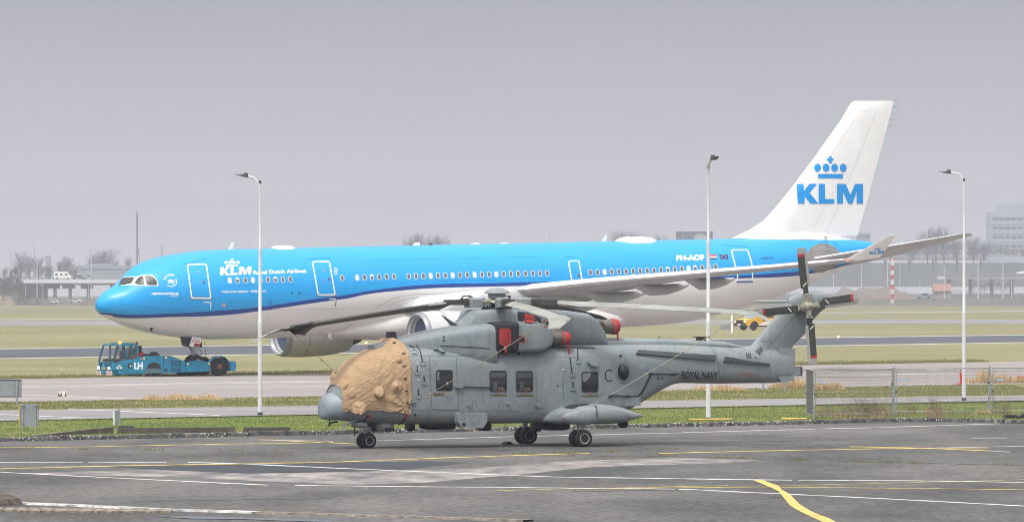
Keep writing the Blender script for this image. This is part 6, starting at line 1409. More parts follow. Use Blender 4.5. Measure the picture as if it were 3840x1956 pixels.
DH("air_scoop", flat([rounded(q('R3', (980, 600), (1000, 588), (1055, 578), (1055, 634), (1010, 634), (985, 618)), 6)]), M_h, .14, .14); DH("air_scoop", flat([q('R2', (930, 505), (1005, 495), (1010, 540), (985, 540))]), M_h, .12, .12)
for reg, x, y, r_ in (('R3', 478, 538, 6), ('R3', 1228, 557, 6), ('R2', 1007, 416, 4), ('R2', 1007, 442, 4), ('R2', 797, 986, 4.5), ('R2', 972, 965, 2), ('R2', 1052, 965, 2), ('R3', 766, 776, 3), ('R3', 218, 835, 1.8), ('R3', 62, 885, 2.2), ('R3', 450, 885, 2.2)): DH("port", flat([ell(*q(reg, (x, y))[0], r_, r_, 10)]), M_hb, .008)
for reg, x, y in (('R2', 811, 612), ('R2', 814, 650), ('R2', 820, 730), ('R3', 806, 657)): DH("filler_cap", flat([ell(*q(reg, (x, y))[0], 4, 4.4, 10)]), M_rim, .015, .01)
for x, y in ((485, 762), (519, 763), (482, 813), (519, 797)): DT("brass_stud", flat([ell(*q('R4', (x, y))[0], 3, 3.4, 8)]), material("brass_stud_metal", (.32, .24, .10), .5, .4) if "brass_stud_metal" not in bpy.data.materials else bpy.data.materials["brass_stud_metal"], .02, .01)
dk = DH("deck_gap_shadow", merge(flat([stroke(q('C2', (0, 905), (300, 915), (600, 935), (680, 945)), 3)]), flat([stroke(q('C2', (1480, 925), (1700, 925), (2145, 938)), 5)])), M_hb, .01)  # shadow of the gap under the cowlings, drawn as flat black strips
pod = MB(); a, b = Hh(*q('R2', (1100, 975))[0], 1.36), Hh(*q('R2', (1312, 1085))[0], 1.36); pod.prism(rounded([(a.x, a.z), (b.x, a.z), (b.x, b.z + .22), (b.x - .16, b.z), (a.x + .12, b.z + .04), (a.x, b.z + .22)], .06), -1.52, -1.15); pd = ob("side_equipment_box", pod, M_h, heli, 30); bpd = bvh_of([pod], MH)
drape("panel_seam", merge(flat([stroke([(1150 + (1238 + 32 * math.cos(R(k))) / 1.959, 1050 + (1022 + 32 * math.sin(R(k))) / 1.959) for k in range(0, 360, 18)], 1.0, True)]), flat([stroke(q('R2', (1132, 975), (1155, 975), (1155, 1028), (1132, 1028)), .9, True)])), bpd, M_hl, pd, MH, .008)
drape("lamp_lens", flat([ell(*q('R2', (1153, 1057))[0], 6.5, 6.5, 12)]), bpd, M_hb, pd, MH, .02, .02)
ob("lower_box", MB().box((Hh(*q('R3', (1310, 890))[0], 1.2).x, -1.18, Hh(*q('R3', (1310, 890))[0], 1.2).z), (.62, .18, .30)), M_h, heli)
# sponson marks
for x, y in ((962, 990), (1288, 992), (823, 1016)): DS("red_mark", flat([ell(*q('R3', (x, y))[0], 3, 3, 8)]), M_rp, .01)
DS("panel_seam", merge(*[flat([stroke(q('R3', *p_), 1)]) for p_ in ([(870, 950), (882, 1055)], [(1015, 925), (1022, 1050)], [(905, 985), (960, 960), (1015, 1000)], [(1278, 955), (1280, 1055)])]), M_hl)
DS("cable_duct", flat([stroke(q('R3', (1040, 922), (1052, 935), (1055, 1005)), 2.6)]), M_hb, .03, .03); DS("latch", flat([q('R3', (1038, 1008), (1070, 1008), (1070, 1032), (1038, 1032))]), M_h, .02, .02)
# antennas, probes and underside clutter
def rod(name, pts, r, mat, par=heli): return ob(name, MB().tube(pts, r, 6), mat, par)
a = Hh(*q('R2', (1085, 335))[0], .6); ob("blade_antenna", MB().loft([[a + Vector((-.12, -.02, 0)), a + Vector((.16, -.02, 0)), a + Vector((.16, .02, 0)), a + Vector((-.12, .02, 0))], [p_ + Hh(*q('R2', (990, 257))[0], .6) for p_ in (Vector((0, -.01, 0)), Vector((.04, -.01, 0)), Vector((.04, .01, 0)), Vector((0, .01, 0)))]]), M_hd, heli)
a = Hh(*q('R4', (845, 484))[0], .0); ob("tail_antenna", MB().box((a.x - .03, 0, a.z + .13), (.30, .16, .34)).box((a.x - .06, 0, a.z + .32), (.44, .2, .03)), M_hb, heli)
a, b = Hh(*q('R4', (500, 460))[0], 0), Hh(*q('R4', (541, 405))[0], 0); rod("whip_antenna", [a, b], .014, M_hd)
a = Hh(*q('R2', (620, 418))[0], 0); ob("top_fairing", MB().box((a.x, 0, a.z + .06), (.3, .3, .24), None, .8), M_hb, heli)
rod("chin_blade", [Hh(*q('C7', (215, 880))[0], .2), Hh(*q('C7', (260, 830))[0], .2), Hh(*q('C7', (350, 820))[0], .2)], .035, M_hb); ob("wire_cutter", MB().loft([[p_ + Vector((0, y, 0)) for y in (-.02, .02)] for p_ in ()] or [[Hh(*q('C7', (225, 780))[0], .2), Hh(*q('C7', (240, 785))[0], .2), Hh(*q('C7', (240, 790))[0], .15)], [Hh(*q('C7', (210, 890))[0], .2), Hh(*q('C7', (230, 885))[0], .2), Hh(*q('C7', (230, 890))[0], .15)], [Hh(*q('C7', (110, 970))[0], .2), Hh(*q('C7', (118, 968))[0], .2), Hh(*q('C7', (118, 968))[0], .18)]]), M_hb, heli)
ob("nose_antenna", MB().loft([[Hh(*q('C7', (520, 835))[0], .55), Hh(*q('C7', (560, 840))[0], .55), Hh(*q('C7', (540, 838))[0], .5)], [Hh(*q('C7', (450, 860))[0], .55), Hh(*q('C7', (500, 870))[0], .55), Hh(*q('C7', (480, 870))[0], .5)], [Hh(*q('C7', (385, 968))[0], .55), Hh(*q('C7', (392, 968))[0], .55), Hh(*q('C7', (390, 968))[0], .53)]]).tube([Hh(*q('C7', (490, 850))[0], .55), Hh(*q('C7', (645, 792))[0], .6)], .03, 6), M_h, heli)
rod("tow_pennant", [Hh(*q('C7', (606, 860))[0], .35), Hh(*q('C7', (612, 950))[0], .35), Hh(*q('C7', (620, 1040))[0], .35)], .025, material("pennant_dark_red", (.10, .015, .02), .8))
for nm, reg, x0, y0, x1, y1, l, mt in (("belly_fairing", 'C7', 625, 850, 800, 915, .55, M_h), ("belly_box", 'C7', 870, 850, 1000, 970, .2, M_hb), ("searchlight_housing", 'C7', 995, 868, 1210, 970, .6, M_h), ("belly_drain", 'C7', 1470, 900, 1530, 970, .3, M_hb), ("belly_panel", 'R3', 200, 1070, 275, 1105, .4, M_hb), ("belly_panel", 'R3', 605, 1070, 645, 1112, .3, M_hb), ("belly_panel", 'R2', 850, 1075, 1090, 1096, .3, M_hb), ("belly_pipe", 'R3', 670, 1086, 850, 1102, .2, M_hb), ("belly_aerial", 'R3', 1252, 1050, 1272, 1085, 1.6, M_hb)):
    a, b = Hh(*q(reg, (x0, y0))[0], l), Hh(*q(reg, (x1, y1))[0], l); mb = MB(); cz = (b.z + max(a.z, .86)) / 2; w = b.x - a.x
    mb.loft([ring(a.x + w * tt, b.z + (1 - k) * .1, max(a.z, .9), .34 * k, 3, 2.6, 16, -l + .2) for tt, k in ((0, .3), (.12, .8), (.4, 1), (.85, 1), (1, .8))]); ob(nm, mb, mt, heli, 40)
a = Hh(*q('C7', (1152, 940))[0], .76); ob("searchlight_opening", MB().box((a.x, -.76, a.z), (.30, .06, .13)), M_hb, heli)
for pts in ([(810, 725), (780, 790), (700, 835), (630, 855)], [(1385, 755), (1340, 830), (1240, 885)]): DH("cover_strap", flat([stroke(q('C7', *pts), 3.4)]), M_hb, .03, .02)
for x, y, w, h in ((832, 730, 24, 22), (1398, 738, 22, 24), (485, 765, 14, 12)): DH("strap_tag", flat([q('C7', (x - w, y - h), (x + w, y - h), (x + w * .9, y + h), (x - w * .8, y + h))]), M_rc, .05, .03)
DH("cover_strap", flat([stroke(q('R2', (740, 918), (770, 908), (800, 898)), 3)]), M_hb, .05, .03); DH("cover_strap", flat([stroke(q('R2', (752, 905), (756, 980)), 2)]), M_hb, .04, .02)
DH("canopy_edge", flat([stroke(q('R2', (737, 585), (745, 680), (755, 792)), 2.4)]), M_hb, .02, .02)

# the tan cover: its own cloth over the cockpit ------------------------------------
def bump_at(reg, x, y): 
    h_ = bh.ray_cast(Vector((0, 0, EYE)), ray(*q(reg, (x, y))[0]).normalized()); return MH.inverted() @ h_[0] if h_[0] is not None else None
BMP = [(bump_at('C7', 985, 370), .15, .21), (bump_at('C7', 1215, 285), .10, .10), (bump_at('C7', 1270, 285), .16, .10), (bump_at('C7', 440, 275), .15, .13), (bump_at('C7', 680, 640), .24, .15), (bump_at('C7', 660, 690), .22, .10), (bump_at('R2', 678, 595), .08, .08), (bump_at('C7', 560, 390), .14, .06)]
BMP = [b_ for b_ in BMP if b_[0] is not None] + [(Vector((.75, .5, 2.35)), .17, .22)]
cm_ = MB(); NS, NA = 150, 260; rg = []
PULL = [(bump_at('C7', 1425, 572), .8)]
for i in range(NS + 1):
    s0 = .56 + (2.78 - .56) * i / NS; ringp = []
    for j in range(NA + 1):
        a = R(-27) + R(234) * j / NA                       # from the near lower hem over the roof to the far one
        c_, sn = math.cos(a), math.sin(a)
        c_ = -c_                                            # start on the near side (-y)
        lower = max(0, -sn); s = s0
        if i / NS < .35: s = s0 + lower * .0
        zb, zt, hw, nT, nB = [interp(HB, s, k) for k in (1, 2, 3, 4, 5)]
        hump = .24 * math.exp(-((s - 2.55) / .28) ** 2) * max(0, sn) ** 3
        zc = (zb + zt) / 2; hh = (zt - zb) / 2; e = 2 / (nT if sn >= 0 else nB)
        y = hw * math.copysign(abs(c_) ** e, c_); z = zc + hh * math.copysign(abs(sn) ** e, sn) + hump
        nr = Vector((-.25 * (1 if s < 1.6 else .3), y / max(.3, hw) ** 2, (z - zc) / max(.3, hh) ** 2)).normalized()
        P_ = Vector((s, y, z)); d = .035
        n1 = noise.noise(Vector((s * 2.2 - z * 1.8, y * 1.2, s * 1.3 + z * 1.6)) * 1.2)
        d += .008 * n1
        f1 = 1 - abs(noise.noise(Vector(((s * .5 + z * .85) * 1.0, y * .8, (s * .85 - z * .5) * 3.6)))) * 2.6
        d += .013 * max(0, f1) ** 3
        f2 = 1 - abs(noise.noise(Vector(((s * .9 - z * .2) * 2.0 + 5, y, (s * .2 + z * .95) * 6.5)))) * 3.0
        d += .008 * max(0, f2) ** 2.2
        for c0, k in PULL:
            if c0 is not None and y < 0:
                dx, dz = s - c0.x, z - c0.z; rr = math.hypot(dx, dz)
                d += .022 * k * math.exp(-((rr - .5) / .5) ** 2) * math.cos(math.atan2(dz, dx) * 11 + 2.5 * noise.noise(Vector((dx * 2, dz * 2, 0))))
        for c0, r_, h_ in BMP:
            q_ = (P_ - c0).length / r_
            if q_ < 1.25: d += h_ * .8 * max(0, 1 - (q_ / 1.25) ** 3) * (1 + .5 * noise.noise(P_ * 7) + .25 * noise.noise(P_ * 19))
        ringp.append(P_ + nr * d)
    rg.append(ringp)
# the lower hem: cut the cloth to the line seen in the photo
HEM = [(q('C7', (445, 748))[0]), q('C7', (560, 742))[0], q('C7', (760, 738))[0], q('C7', (860, 700))[0], q('C7', (1000, 680))[0], q('C7', (1200, 672))[0], q('C7', (1330, 690))[0], q('C7', (1448, 718))[0]]
hem = []
for u, v in HEM:
    h_ = bh.ray_cast(Vector((0, 0, EYE)), ray(u, v).normalized())
    if h_[0] is not None: k = MH.inverted() @ h_[0]; hem.append((k.x, k.z))
def hem_z(s):
    if s <= hem[0][0]: return hem[0][1]
    for (a, za), (b, zb_) in zip(hem, hem[1:]):
        if a <= s <= b: return za + (zb_ - za) * (s - a) / (b - a)
    return hem[-1][1]
for i, r_ in enumerate(rg):
    for side in (0, 1):
        idx = range(NA + 1) if side == 0 else range(NA, -1, -1)
        idx = list(idx)[:NA // 2]; zh = hem_z(r_[idx[0]].x)
        k = next((k for k, j in enumerate(idx) if r_[j].z > zh), 0)
        if k:
            p0 = r_[idx[k]].copy(); 
            for j in idx[:k]: r_[j] = p0 + Vector((0, .02 if side == 0 else -.02, 0)) * (1 if j != idx[0] else 1)
            m_n = 60; src = [r_[j].copy() for j in idx[k:k + m_n]]
cm_.loft(rg, False, None, False)
cov = ob("cockpit_cover", cm_, M_cov, None, 60, label="tan canvas cover tied over the cockpit of the grey helicopter", cat="canvas cover"); cov.matrix_world = MH
bm = bmesh.new(); bm.from_mesh(cov.data); bmesh.ops.remove_doubles(bm, verts=bm.verts, dist=.002); bmesh.ops.recalc_face_normals(bm, faces=bm.faces); bm.to_mesh(cov.data); bm.free()
bcv = bvh_of([cm_], MH)
DC = lambda name, vf, mat, off=.008, th=0, **k: drape(name, vf, bcv, mat, cov, Matrix.Identity(4) @ MH, off, th, 8, **k)
for x, y in ((1390, 157), (1405, 345), (1425, 530)): DC("toggle", flat([stroke(q('C7', (x - 22, y), (x + 22, y - 3)), 3.4)]), M_hb, .03, .02)
for x, y in ((645, 461), (712, 538), (714, 630)): DC("toggle", flat([stroke(q('R2', (x - 12, y + 2), (x + 12, y - 2)), 3)]), M_hb, .03, .02)
M_st = material("canvas_stitching", (.30, .19, .10), .9)
DC("seam", merge(*[flat([stroke(q('C7', *p_), 1.0)]) for p_ in ([(1420, 0), (1440, 720)], [(1395, 160), (1425, 570)], [(985, 235), (1180, 232)], [(985, 235), (1040, 60)], [(1180, 232), (1240, 40)], [(480, 380), (560, 530), (565, 700)], [(780, 525), (800, 710)])]), M_st, .006)
DC("seam", merge(*[flat([stroke(q('R2', *p_), 1.0)]) for p_ in ([(330, 590), (520, 580), (720, 610)], [(470, 780), (540, 640), (620, 480)])]), M_st, .006)

# tie-down ropes ---------------------------------------------------------------------
def rope(name, pts, label, r=.011, knots=()):
    e = MB(); e.tube(pts, r, 6)
    o = ob(name, e, M_rope, None, label=label, cat="rope")
    for k in knots:
        i = int(k * (len(pts) - 1)); p_ = pts[i].lerp(pts[min(i + 1, len(pts) - 1)], k * (len(pts) - 1) - i)
        ob("knot", MB().lathe([(0, -.05), (.03, -.03), (.034, .02), (0, .05)], p_, (1, 0, .4), 8).tube([p_, p_ + Vector((.02, 0, -.09))], [.016, .010], 6), M_rope, o)
def hang(a, b, sag, n=14): return [a.lerp(b, i / n) + Vector((0, 0, -sag * 4 * (i / n) * (1 - i / n))) for i in range(n + 1)]
WH = lambda v: MH @ Vector(v)
pA = WH(rot.location + SK) ; pA.z = (rot.location + SK).z - .2
pB = WH(Hh(*q('C7', (362, 98))[0], .3)); rope("tie_down_rope", hang(pA, pB, .02), "pale rope from the left rotor blade tip down to the tan cover", .012, (.33, .62, .93))
nb_, M_n, rgn = B['near']; pN = MH @ (rot.matrix_basis @ (M_n @ Vector(rgn[-6][4]))); pF = WH(bump_at('R2', 795, 900)) + Vector((0, -.05, 0))
rope("tie_down_rope", hang(pF, pN, .03), "pale rope running up across the cabin side to the near rotor blade", .013, (.12, .25, .5, .68))
nb_, M_n, rgn = B['right']; pR = MH @ (rot.matrix_basis @ (M_n @ Vector(rgn[-8][4]))); pS = WH(Hh(*q('R3', (1018, 918))[0], 2.4)); rope("tie_down_rope", hang(pS, pR, .04), "pale rope from the sponson up to the right rotor blade tip", .013, (.36, .5, .6, .77))
# ================================================================ TOW TRACTOR under the airliner's nose gear
TT = R(22)
g0 = ground(*q('B5', (56, 668))[0])
tug = empty("tow_tractor", (0, 0, 0), TT, "blue towbarless aircraft tractor carrying the airliner's nose wheels, headlights on", "tow tractor")
# stand it so that its near front corner (local x=0, y=-1.6) is where the photo has it
Yt = 330.2; c0 = Vector(((q('B5', (372, 640))[0][0] - 1920) / FOC * Yt, Yt, 0)); tug.location = c0 - Matrix.Rotation(TT, 4, 'Z') @ Vector((0, -1.6, 0)); tug.location.z = 0
MT = mat_of(tug); T = lambda x, y, l=1.6: onplane(MT, *q('B5', (x, y))[0], -l)
M_tb = material("tractor_blue", (.005, .22, .36), .45, var=.22, scale=2.2); M_td = material("tractor_dark_blue", (.004, .10, .18), .5, var=.3, scale=4); M_tgl = glass_mat("cab_glass", (.10, .12, .13), .28, .04); M_amb = material("amber_light", (1, .36, .03), .4, emit=1.3); M_hl_ = material("headlight_lit", (1, .95, .85), .3, emit=5); M_dirt = material("grimy_panel", (.10, .17, .19), .7, var=.35, scale=5)
P2 = lambda pts, l=1.6: [(p_.x, p_.z) for p_ in (T(x, y, l) for x, y in pts)]
CH = [(372, 640), (372, 575), (592, 575), (590, 400), (735, 395), (920, 340), (1385, 338), (1625, 430), (1640, 620), (1240, 640), (930, 648), (380, 655)]
body_t = ob("body", MB().prism(P2(CH), -1.6, 1.5), M_tb, tug)
rear = MB(); rear.prism(P2([(1640, 440), (1740, 445), (2005, 440), (2065, 460), (2085, 605), (1640, 618)]), -1.6, -1.15); ob("side_beam", rear, M_tb, tug); rear = MB(); rear.prism(P2([(1640, 440), (2065, 450), (2085, 605), (1640, 618)]), 1.15, 1.55); ob("side_beam", rear, M_tb, tug)
ob("cradle_plate", MB().prism(P2([(1625, 560), (2060, 560), (2060, 600), (1625, 610)]), -1.15, 1.15), M_td, tug); ob("cradle_gate", MB().prism(P2([(1740, 418), (1990, 414), (1990, 440), (1740, 445)]), -1.2, -1.08), M_tb, tug)
# cab: the low front part with posts, roof and glass
FZ = T(372, 575).z; ZR = T(400, 165).z; XB = T(590, 400).x; ZB = T(590, 400).z
fr_t = MB(); A = T(372, 640); fr_t.box((.18, -.05, (A.z + FZ) / 2 + .03), (.36, 3.1, FZ - A.z + .06)); ob("front_bumper", fr_t, M_tb, tug)
wz = T(385, 450).z
fm = MB(); fm.prism([(-.02, FZ), (.1, wz), (XB, wz), (XB, FZ - .02)], -1.58, 1.48); ob("cab_body", fm, M_tb, tug)
XR = T(815, 150).x; roof = MB(); roof.loft([[(x, y, z) for x, y in ((.38, -1.5), (XR, -1.5), (XR, 1.4), (.38, 1.4))] for z in (ZR, ZR + .10)]); roof.box(((XR + .6) / 2, -.05, ZR + .13), (XR - .9, 2.4, .07)); rf = ob("cab_roof", roof, M_tb, tug)
pm = MB()
for y in (-1.54, 1.44):
    pm.tube([(.10, y, wz), (.22, y, (wz + ZR) / 2), (.42, y, ZR + .03)], .06, 6)
ob("windscreen_post", pm, M_td, tug, kind='stuff')
for x in (T(592, 300).x, T(812, 300).x): ob("cab_post", MB().box((x, -1.52, (ZB + ZR) / 2), (.10, .08, ZR - ZB)), M_tb, tug); ob("cab_post", MB().box((x, 1.42, (ZB + ZR) / 2), (.10, .08, ZR - ZB)), M_tb, tug)
ob("windscreen", MB().add([(.09, -1.5, wz), (.09, 1.4, wz), (.40, 1.4, ZR), (.40, -1.5, ZR)], [(0, 1, 2, 3)]), M_tgl, tug)
dg = P2([(400, 455), (480, 455), (578, 385), (578, 180), (440, 180)], 1.56); dgl = ob("cab_door", MB().prism(P2([(378, 580), (378, 455), (470, 455), (585, 395), (585, 580)], 1.6), -1.615, -1.58), M_tb, tug)
ob("door_window", MB().prism(dg, -1.57, -1.55), M_tgl, dgl); ob("rear_side_window", MB().prism(P2([(615, 385), (805, 385), (805, 180), (612, 180)], 1.56), -1.57, -1.55), M_tgl, tug)
DT_ = []
edge = [Vector((x, -1.575, z)) for x, z in dg]; ob("window_seal", MB().tube(edge + [edge[0]], .03, 5), M_black, dgl)
win2 = [Vector((x, -1.575, z)) for x, z in P2([(625, 350), (720, 350), (720, 190), (640, 190)], 1.56)]; ob("window_seal", MB().tube(win2 + [win2[0]], .028, 5), M_tb, tug)
ob("rear_window", MB().add([(XR - .03, -1.5, ZB), (XR - .03, 1.4, ZB), (XR - .03, 1.4, ZR), (XR - .03, -1.5, ZR)], [(0, 1, 2, 3)]), M_tgl, tug); ob("cab_back_panel", MB().box((XR - .25, .4, ZB + .2), (.1, 1.6, .6)), M_black, tug)
ob("dashboard", MB().box((.55, 0, wz + .08), (.5, 2.6, .22)), M_black, tug); ob("seat", MB().box((1.75, -.9, wz + .22), (.5, .5, .14)).box((2.0, -.9, wz + .62), (.12, .5, .8)), M_black, tug, label="driver's seat on the near side"); ob("seat", MB().box((1.75, .8, wz + .22), (.5, .5, .14)).box((2.0, .8, wz + .62), (.12, .5, .8)), M_black, tug); ob("steering_wheel", MB().tube([(1.05 + .05 * math.cos(a), -.9 + .2 * math.sin(a), wz + .42 + .18 * math.cos(a)) for a in [k * math.pi / 6 for k in range(13)]], .02, 6), M_black, tug)
fz = (A.z + FZ) / 2
for y in (-1.12, 1.02):
    hb = ob("headlight_housing", MB().box((-.02, y, fz + .20), (.06, .46, .30)), M_td, tug)
    for d_ in (-.11, .11): ob("headlight", MB().lathe([(0, -.03), (.085, -.02), (.095, .0)], (-.05, y + d_, fz + .20), (1, 0, 0), 12), M_hl_, hb)
for y, w in ((-1.02, 1.15), (1.1, .75)):
    bd_ = ob("warning_board", MB().box((-.015, y, fz - .13), (.03, w, .30)), M_pw, tug); st = MB()
    for k in range(int(w / .16)):
        y0 = y - w / 2 + .02 + k * .16; st.add([(-.036, y0, fz - .27), (-.036, y0 + .07, fz - .27), (-.036, min(y0 + .15, y + w / 2), fz + .01), (-.036, min(y0 + .08, y + w / 2), fz + .01)], [(0, 1, 2, 3)])
    s_o = ob("red_stripe", st, M_red, bd_); s_o['kind'] = 'stuff'
for y in (-.7, .3): ob("wiper", MB().tube([(.10, y, wz + .03), (.12, y - .35, wz + .18), (.16, y - .75, wz + .30)], .018, 5), M_black, tug)
ob("number_plate", MB().box((-.04, -.05, fz + .18), (.03, .50, .14)), M_gold, tug); ob("vent_grille", MB().box((.06, .9, wz - .12), (.1, .5, .2)), M_black, tug)
for k in range(3): ob("vent_grille", MB().box((.03, -.2 - k * .42, wz - .12), (.1, .30, .2)), M_td, tug)
# markings
tp = lambda nm, tx, bl, br, tl, mt, bold=.03: ob(nm, MB().add([T(u_, v_, 1.63) for u_, v_ in []] or [onplane(MT, u_, v_, -1.632) for u_, v_ in text_in(tx, *q('B5', bl, br, tl), bold=bold)[0]], text_in(tx, *q('B5', bl, br, tl), bold=bold)[1]), mt, tug)
lp_ = ob("number_panel", MB().prism(P2([(745, 615), (745, 440), (910, 440), (910, 605)], 1.61), -1.625, -1.6), material("tractor_clean_blue", (.004, .26, .42), .45), tug)
tp("lettering", "LH", (748, 566), (900, 566), (748, 448), M_pw, .05)
V, F = merge(klm(*q('B5', (444, 527))[0], *q('B5', (546, 560))[0]), crown(*q('B5', (466, 484))[0], *q('B5', (520, 522))[0])); ob("logo", MB().add([onplane(MT, u_, v_, -1.625) for u_, v_ in V], F), M_pw, dgl)
ob("amber_lamp", MB().lathe([(.10, 0), (.11, .10), (.08, .18), (0, .2)], (.62, -1.2, ZR + .10), (0, 0, 1), 12), M_amb, rf); ob("roof_lamp", MB().lathe([(.09, 0), (.09, .16), (.05, .2), (0, .2)], (1.0, -.7, ZR + .12), (0, 0, 1), 10), M_pw, rf); ob("roof_lamp", MB().lathe([(.08, 0), (.08, .10), (0, .12)], (2.1, -.9, ZR + .16), (0, 0, 1), 10), M_pw, rf)
def circ(x, y, rpx, n=16): return [(x + rpx * math.cos(2 * math.pi * k / n), y + rpx * math.sin(2 * math.pi * k / n)) for k in range(n)]
for x, y in ((922, 379), (1300, 368), (1682, 480), (2043, 470)): ob("amber_marker", MB().prism(P2(circ(x, y, 12, 10), 1.62), -1.65, -1.6), M_amb, tug)
ob("side_lamp", MB().prism(P2(circ(684, 512, 16, 10), 1.62), -1.65, -1.6), M_pw, tug); ob("step_well", MB().prism(P2([(640, 480), (700, 462), (700, 540), (640, 540)], 1.62), -1.63, -1.6), M_black, tug)
ob("wheel_arch", MB().prism(P2([(975, 556)] + [(1092 + 118 * math.cos(R(a)), 556 - 108 * math.sin(R(a))) for a in range(180, -1, -15)], 1.61), -1.62, -1.6), M_black, tug); ob("wheel", MB().lathe([(0, -.15), (.42, -.15), (.48, 0), (.42, .15), (0, .15)], T(1092, 600, 1.4) + Vector((0, 0, 0)), (0, 1, 0), 20), M_tyre, tug)
ob("grimy_panel", MB().prism(P2([(945, 556), (1225, 550), (1235, 630), (930, 640)], 1.63), -1.645, -1.62), M_dirt, tug)
gl_ = ob("grille_panel", MB().prism(P2([(1365, 400), (1600, 420), (1600, 610), (1365, 615)], 1.61), -1.62, -1.6), M_tb, tug)
for x0, x1 in ((1388, 1436), (1448, 1500), (1510, 1560)):
    for y0, y1 in ((415, 522), (548, 598)): ob("grille", MB().prism(P2([(x0, y0), (x1, y0), (x1, y1), (x0, y1)], 1.63), -1.64, -1.62), M_td, gl_)
ob("exhaust_port", MB().prism(P2(circ(1300, 578, 24, 12), 1.62), -1.64, -1.6), M_black, tug); ob("side_seam", MB().prism(P2([(1250, 350), (1258, 350), (1266, 630), (1258, 630)], 1.61), -1.61, -1.6), M_td, tug); ob("side_seam", MB().prism(P2([(1625, 432), (1632, 432), (1640, 620), (1632, 620)], 1.61), -1.61, -1.6), M_td, tug)
ob("top_clutter", MB().box((T(1150, 330).x, 0, T(1150, 330).z + .03), (.8, 1.6, .1)).box((T(1260, 320).x, .4, T(1260, 320).z + .05), (.35, .5, .22)), M_black, tug); ob("orange_strip", MB().prism(P2([(850, 386), (905, 386), (905, 402), (850, 402)], 1.62), -1.63, -1.6), M_amb if False else M_gold, tug); ob("yellow_post", MB().prism(P2([(2058, 455), (2066, 455), (2066, 598), (2060, 598)], 1.62), -1.64, -1.6), M_gold, tug)
ob("mirror", MB().box((XR + .18, -1.5, ZR - .12), (.16, .1, .16)), M_black, tug); ob("red_roll", MB().lathe([(0, -.5), (.15, -.48), (.15, .5), (0, .5)], T(790, 350, 1.3), (1, .25, .3), 12), M_rc, tug, 40)
c = T(2225, 520, 1.72); wr = ob("rear_wheel", MB().lathe([(.25, -.24), (.50, -.25), (.585, -.20), (.60, 0), (.585, .2), (.5, .25), (.25, .24)], (c.x, -1.5, .6), (0, 1, 0), 30), M_tyre, tug, 50)
ob("rim", MB().lathe([(0, -.20), (.17, -.22), (.2, -.18), (.27, -.16), (.30, -.24), (.30, .2), (0, .2)], (c.x, -1.5, .6), (0, 1, 0), 24), M_td, wr, 40); ob("hub_cap", MB().lathe([(0, -.26), (.16, -.24), (.17, -.18), (0, -.15)], (c.x, -1.5, .6), (0, 1, 0), 16), material("rusty_hub", (.17, .055, .04), .7, var=.3, scale=9), wr, 40)
ob("rear_wheel", MB().lathe([(0, -.24), (.50, -.25), (.60, 0), (.5, .25), (0, .24)], (c.x, 1.5, .6), (0, 1, 0), 24), M_tyre, tug, 50)
mg = MB(); mg.loft([[(c.x + r_ * math.cos(R(a)), y, .6 + r_ * math.sin(R(a))) for r_ in (.64, .68) for y in (0,)] and [(c.x + .64 * math.cos(R(a)), -1.75, .6 + .64 * math.sin(R(a))), (c.x + .68 * math.cos(R(a)), -1.75, .6 + .68 * math.sin(R(a))), (c.x + .68 * math.cos(R(a)), -1.2, .6 + .68 * math.sin(R(a))), (c.x + .64 * math.cos(R(a)), -1.2, .6 + .64 * math.sin(R(a)))] for a in range(-5, 166, 10)]); ob("mudguard", mg, M_tb, tug, 40)
ob("rear_box", MB().box((c.x + .92, -.6, .62), (.35, 2.0, .62)), M_tb, tug); ob("rear_lamp", MB().box((c.x + 1.12, -1.45, .62), (.06, .2, .26)), M_hb, tug)
for x, l in ((690, 1.3), (1045, 1.3), (1750, 1.0)):
    p_ = T(x, 600, l); ob("wheel", MB().lathe([(0, -.18), (.36, -.19), (.42, -.12), (.43, 0), (.42, .12), (.36, .19), (0, .18)], (p_.x, -l, .43), (0, 1, 0), 24), M_tyre, tug, 50)
    dm = ob("wheel", MB().lathe([(0, -.18), (.36, -.19), (.43, 0), (.36, .19), (0, .18)], (p_.x, l, .43), (0, 1, 0), 24), M_tyre, tug, 50)
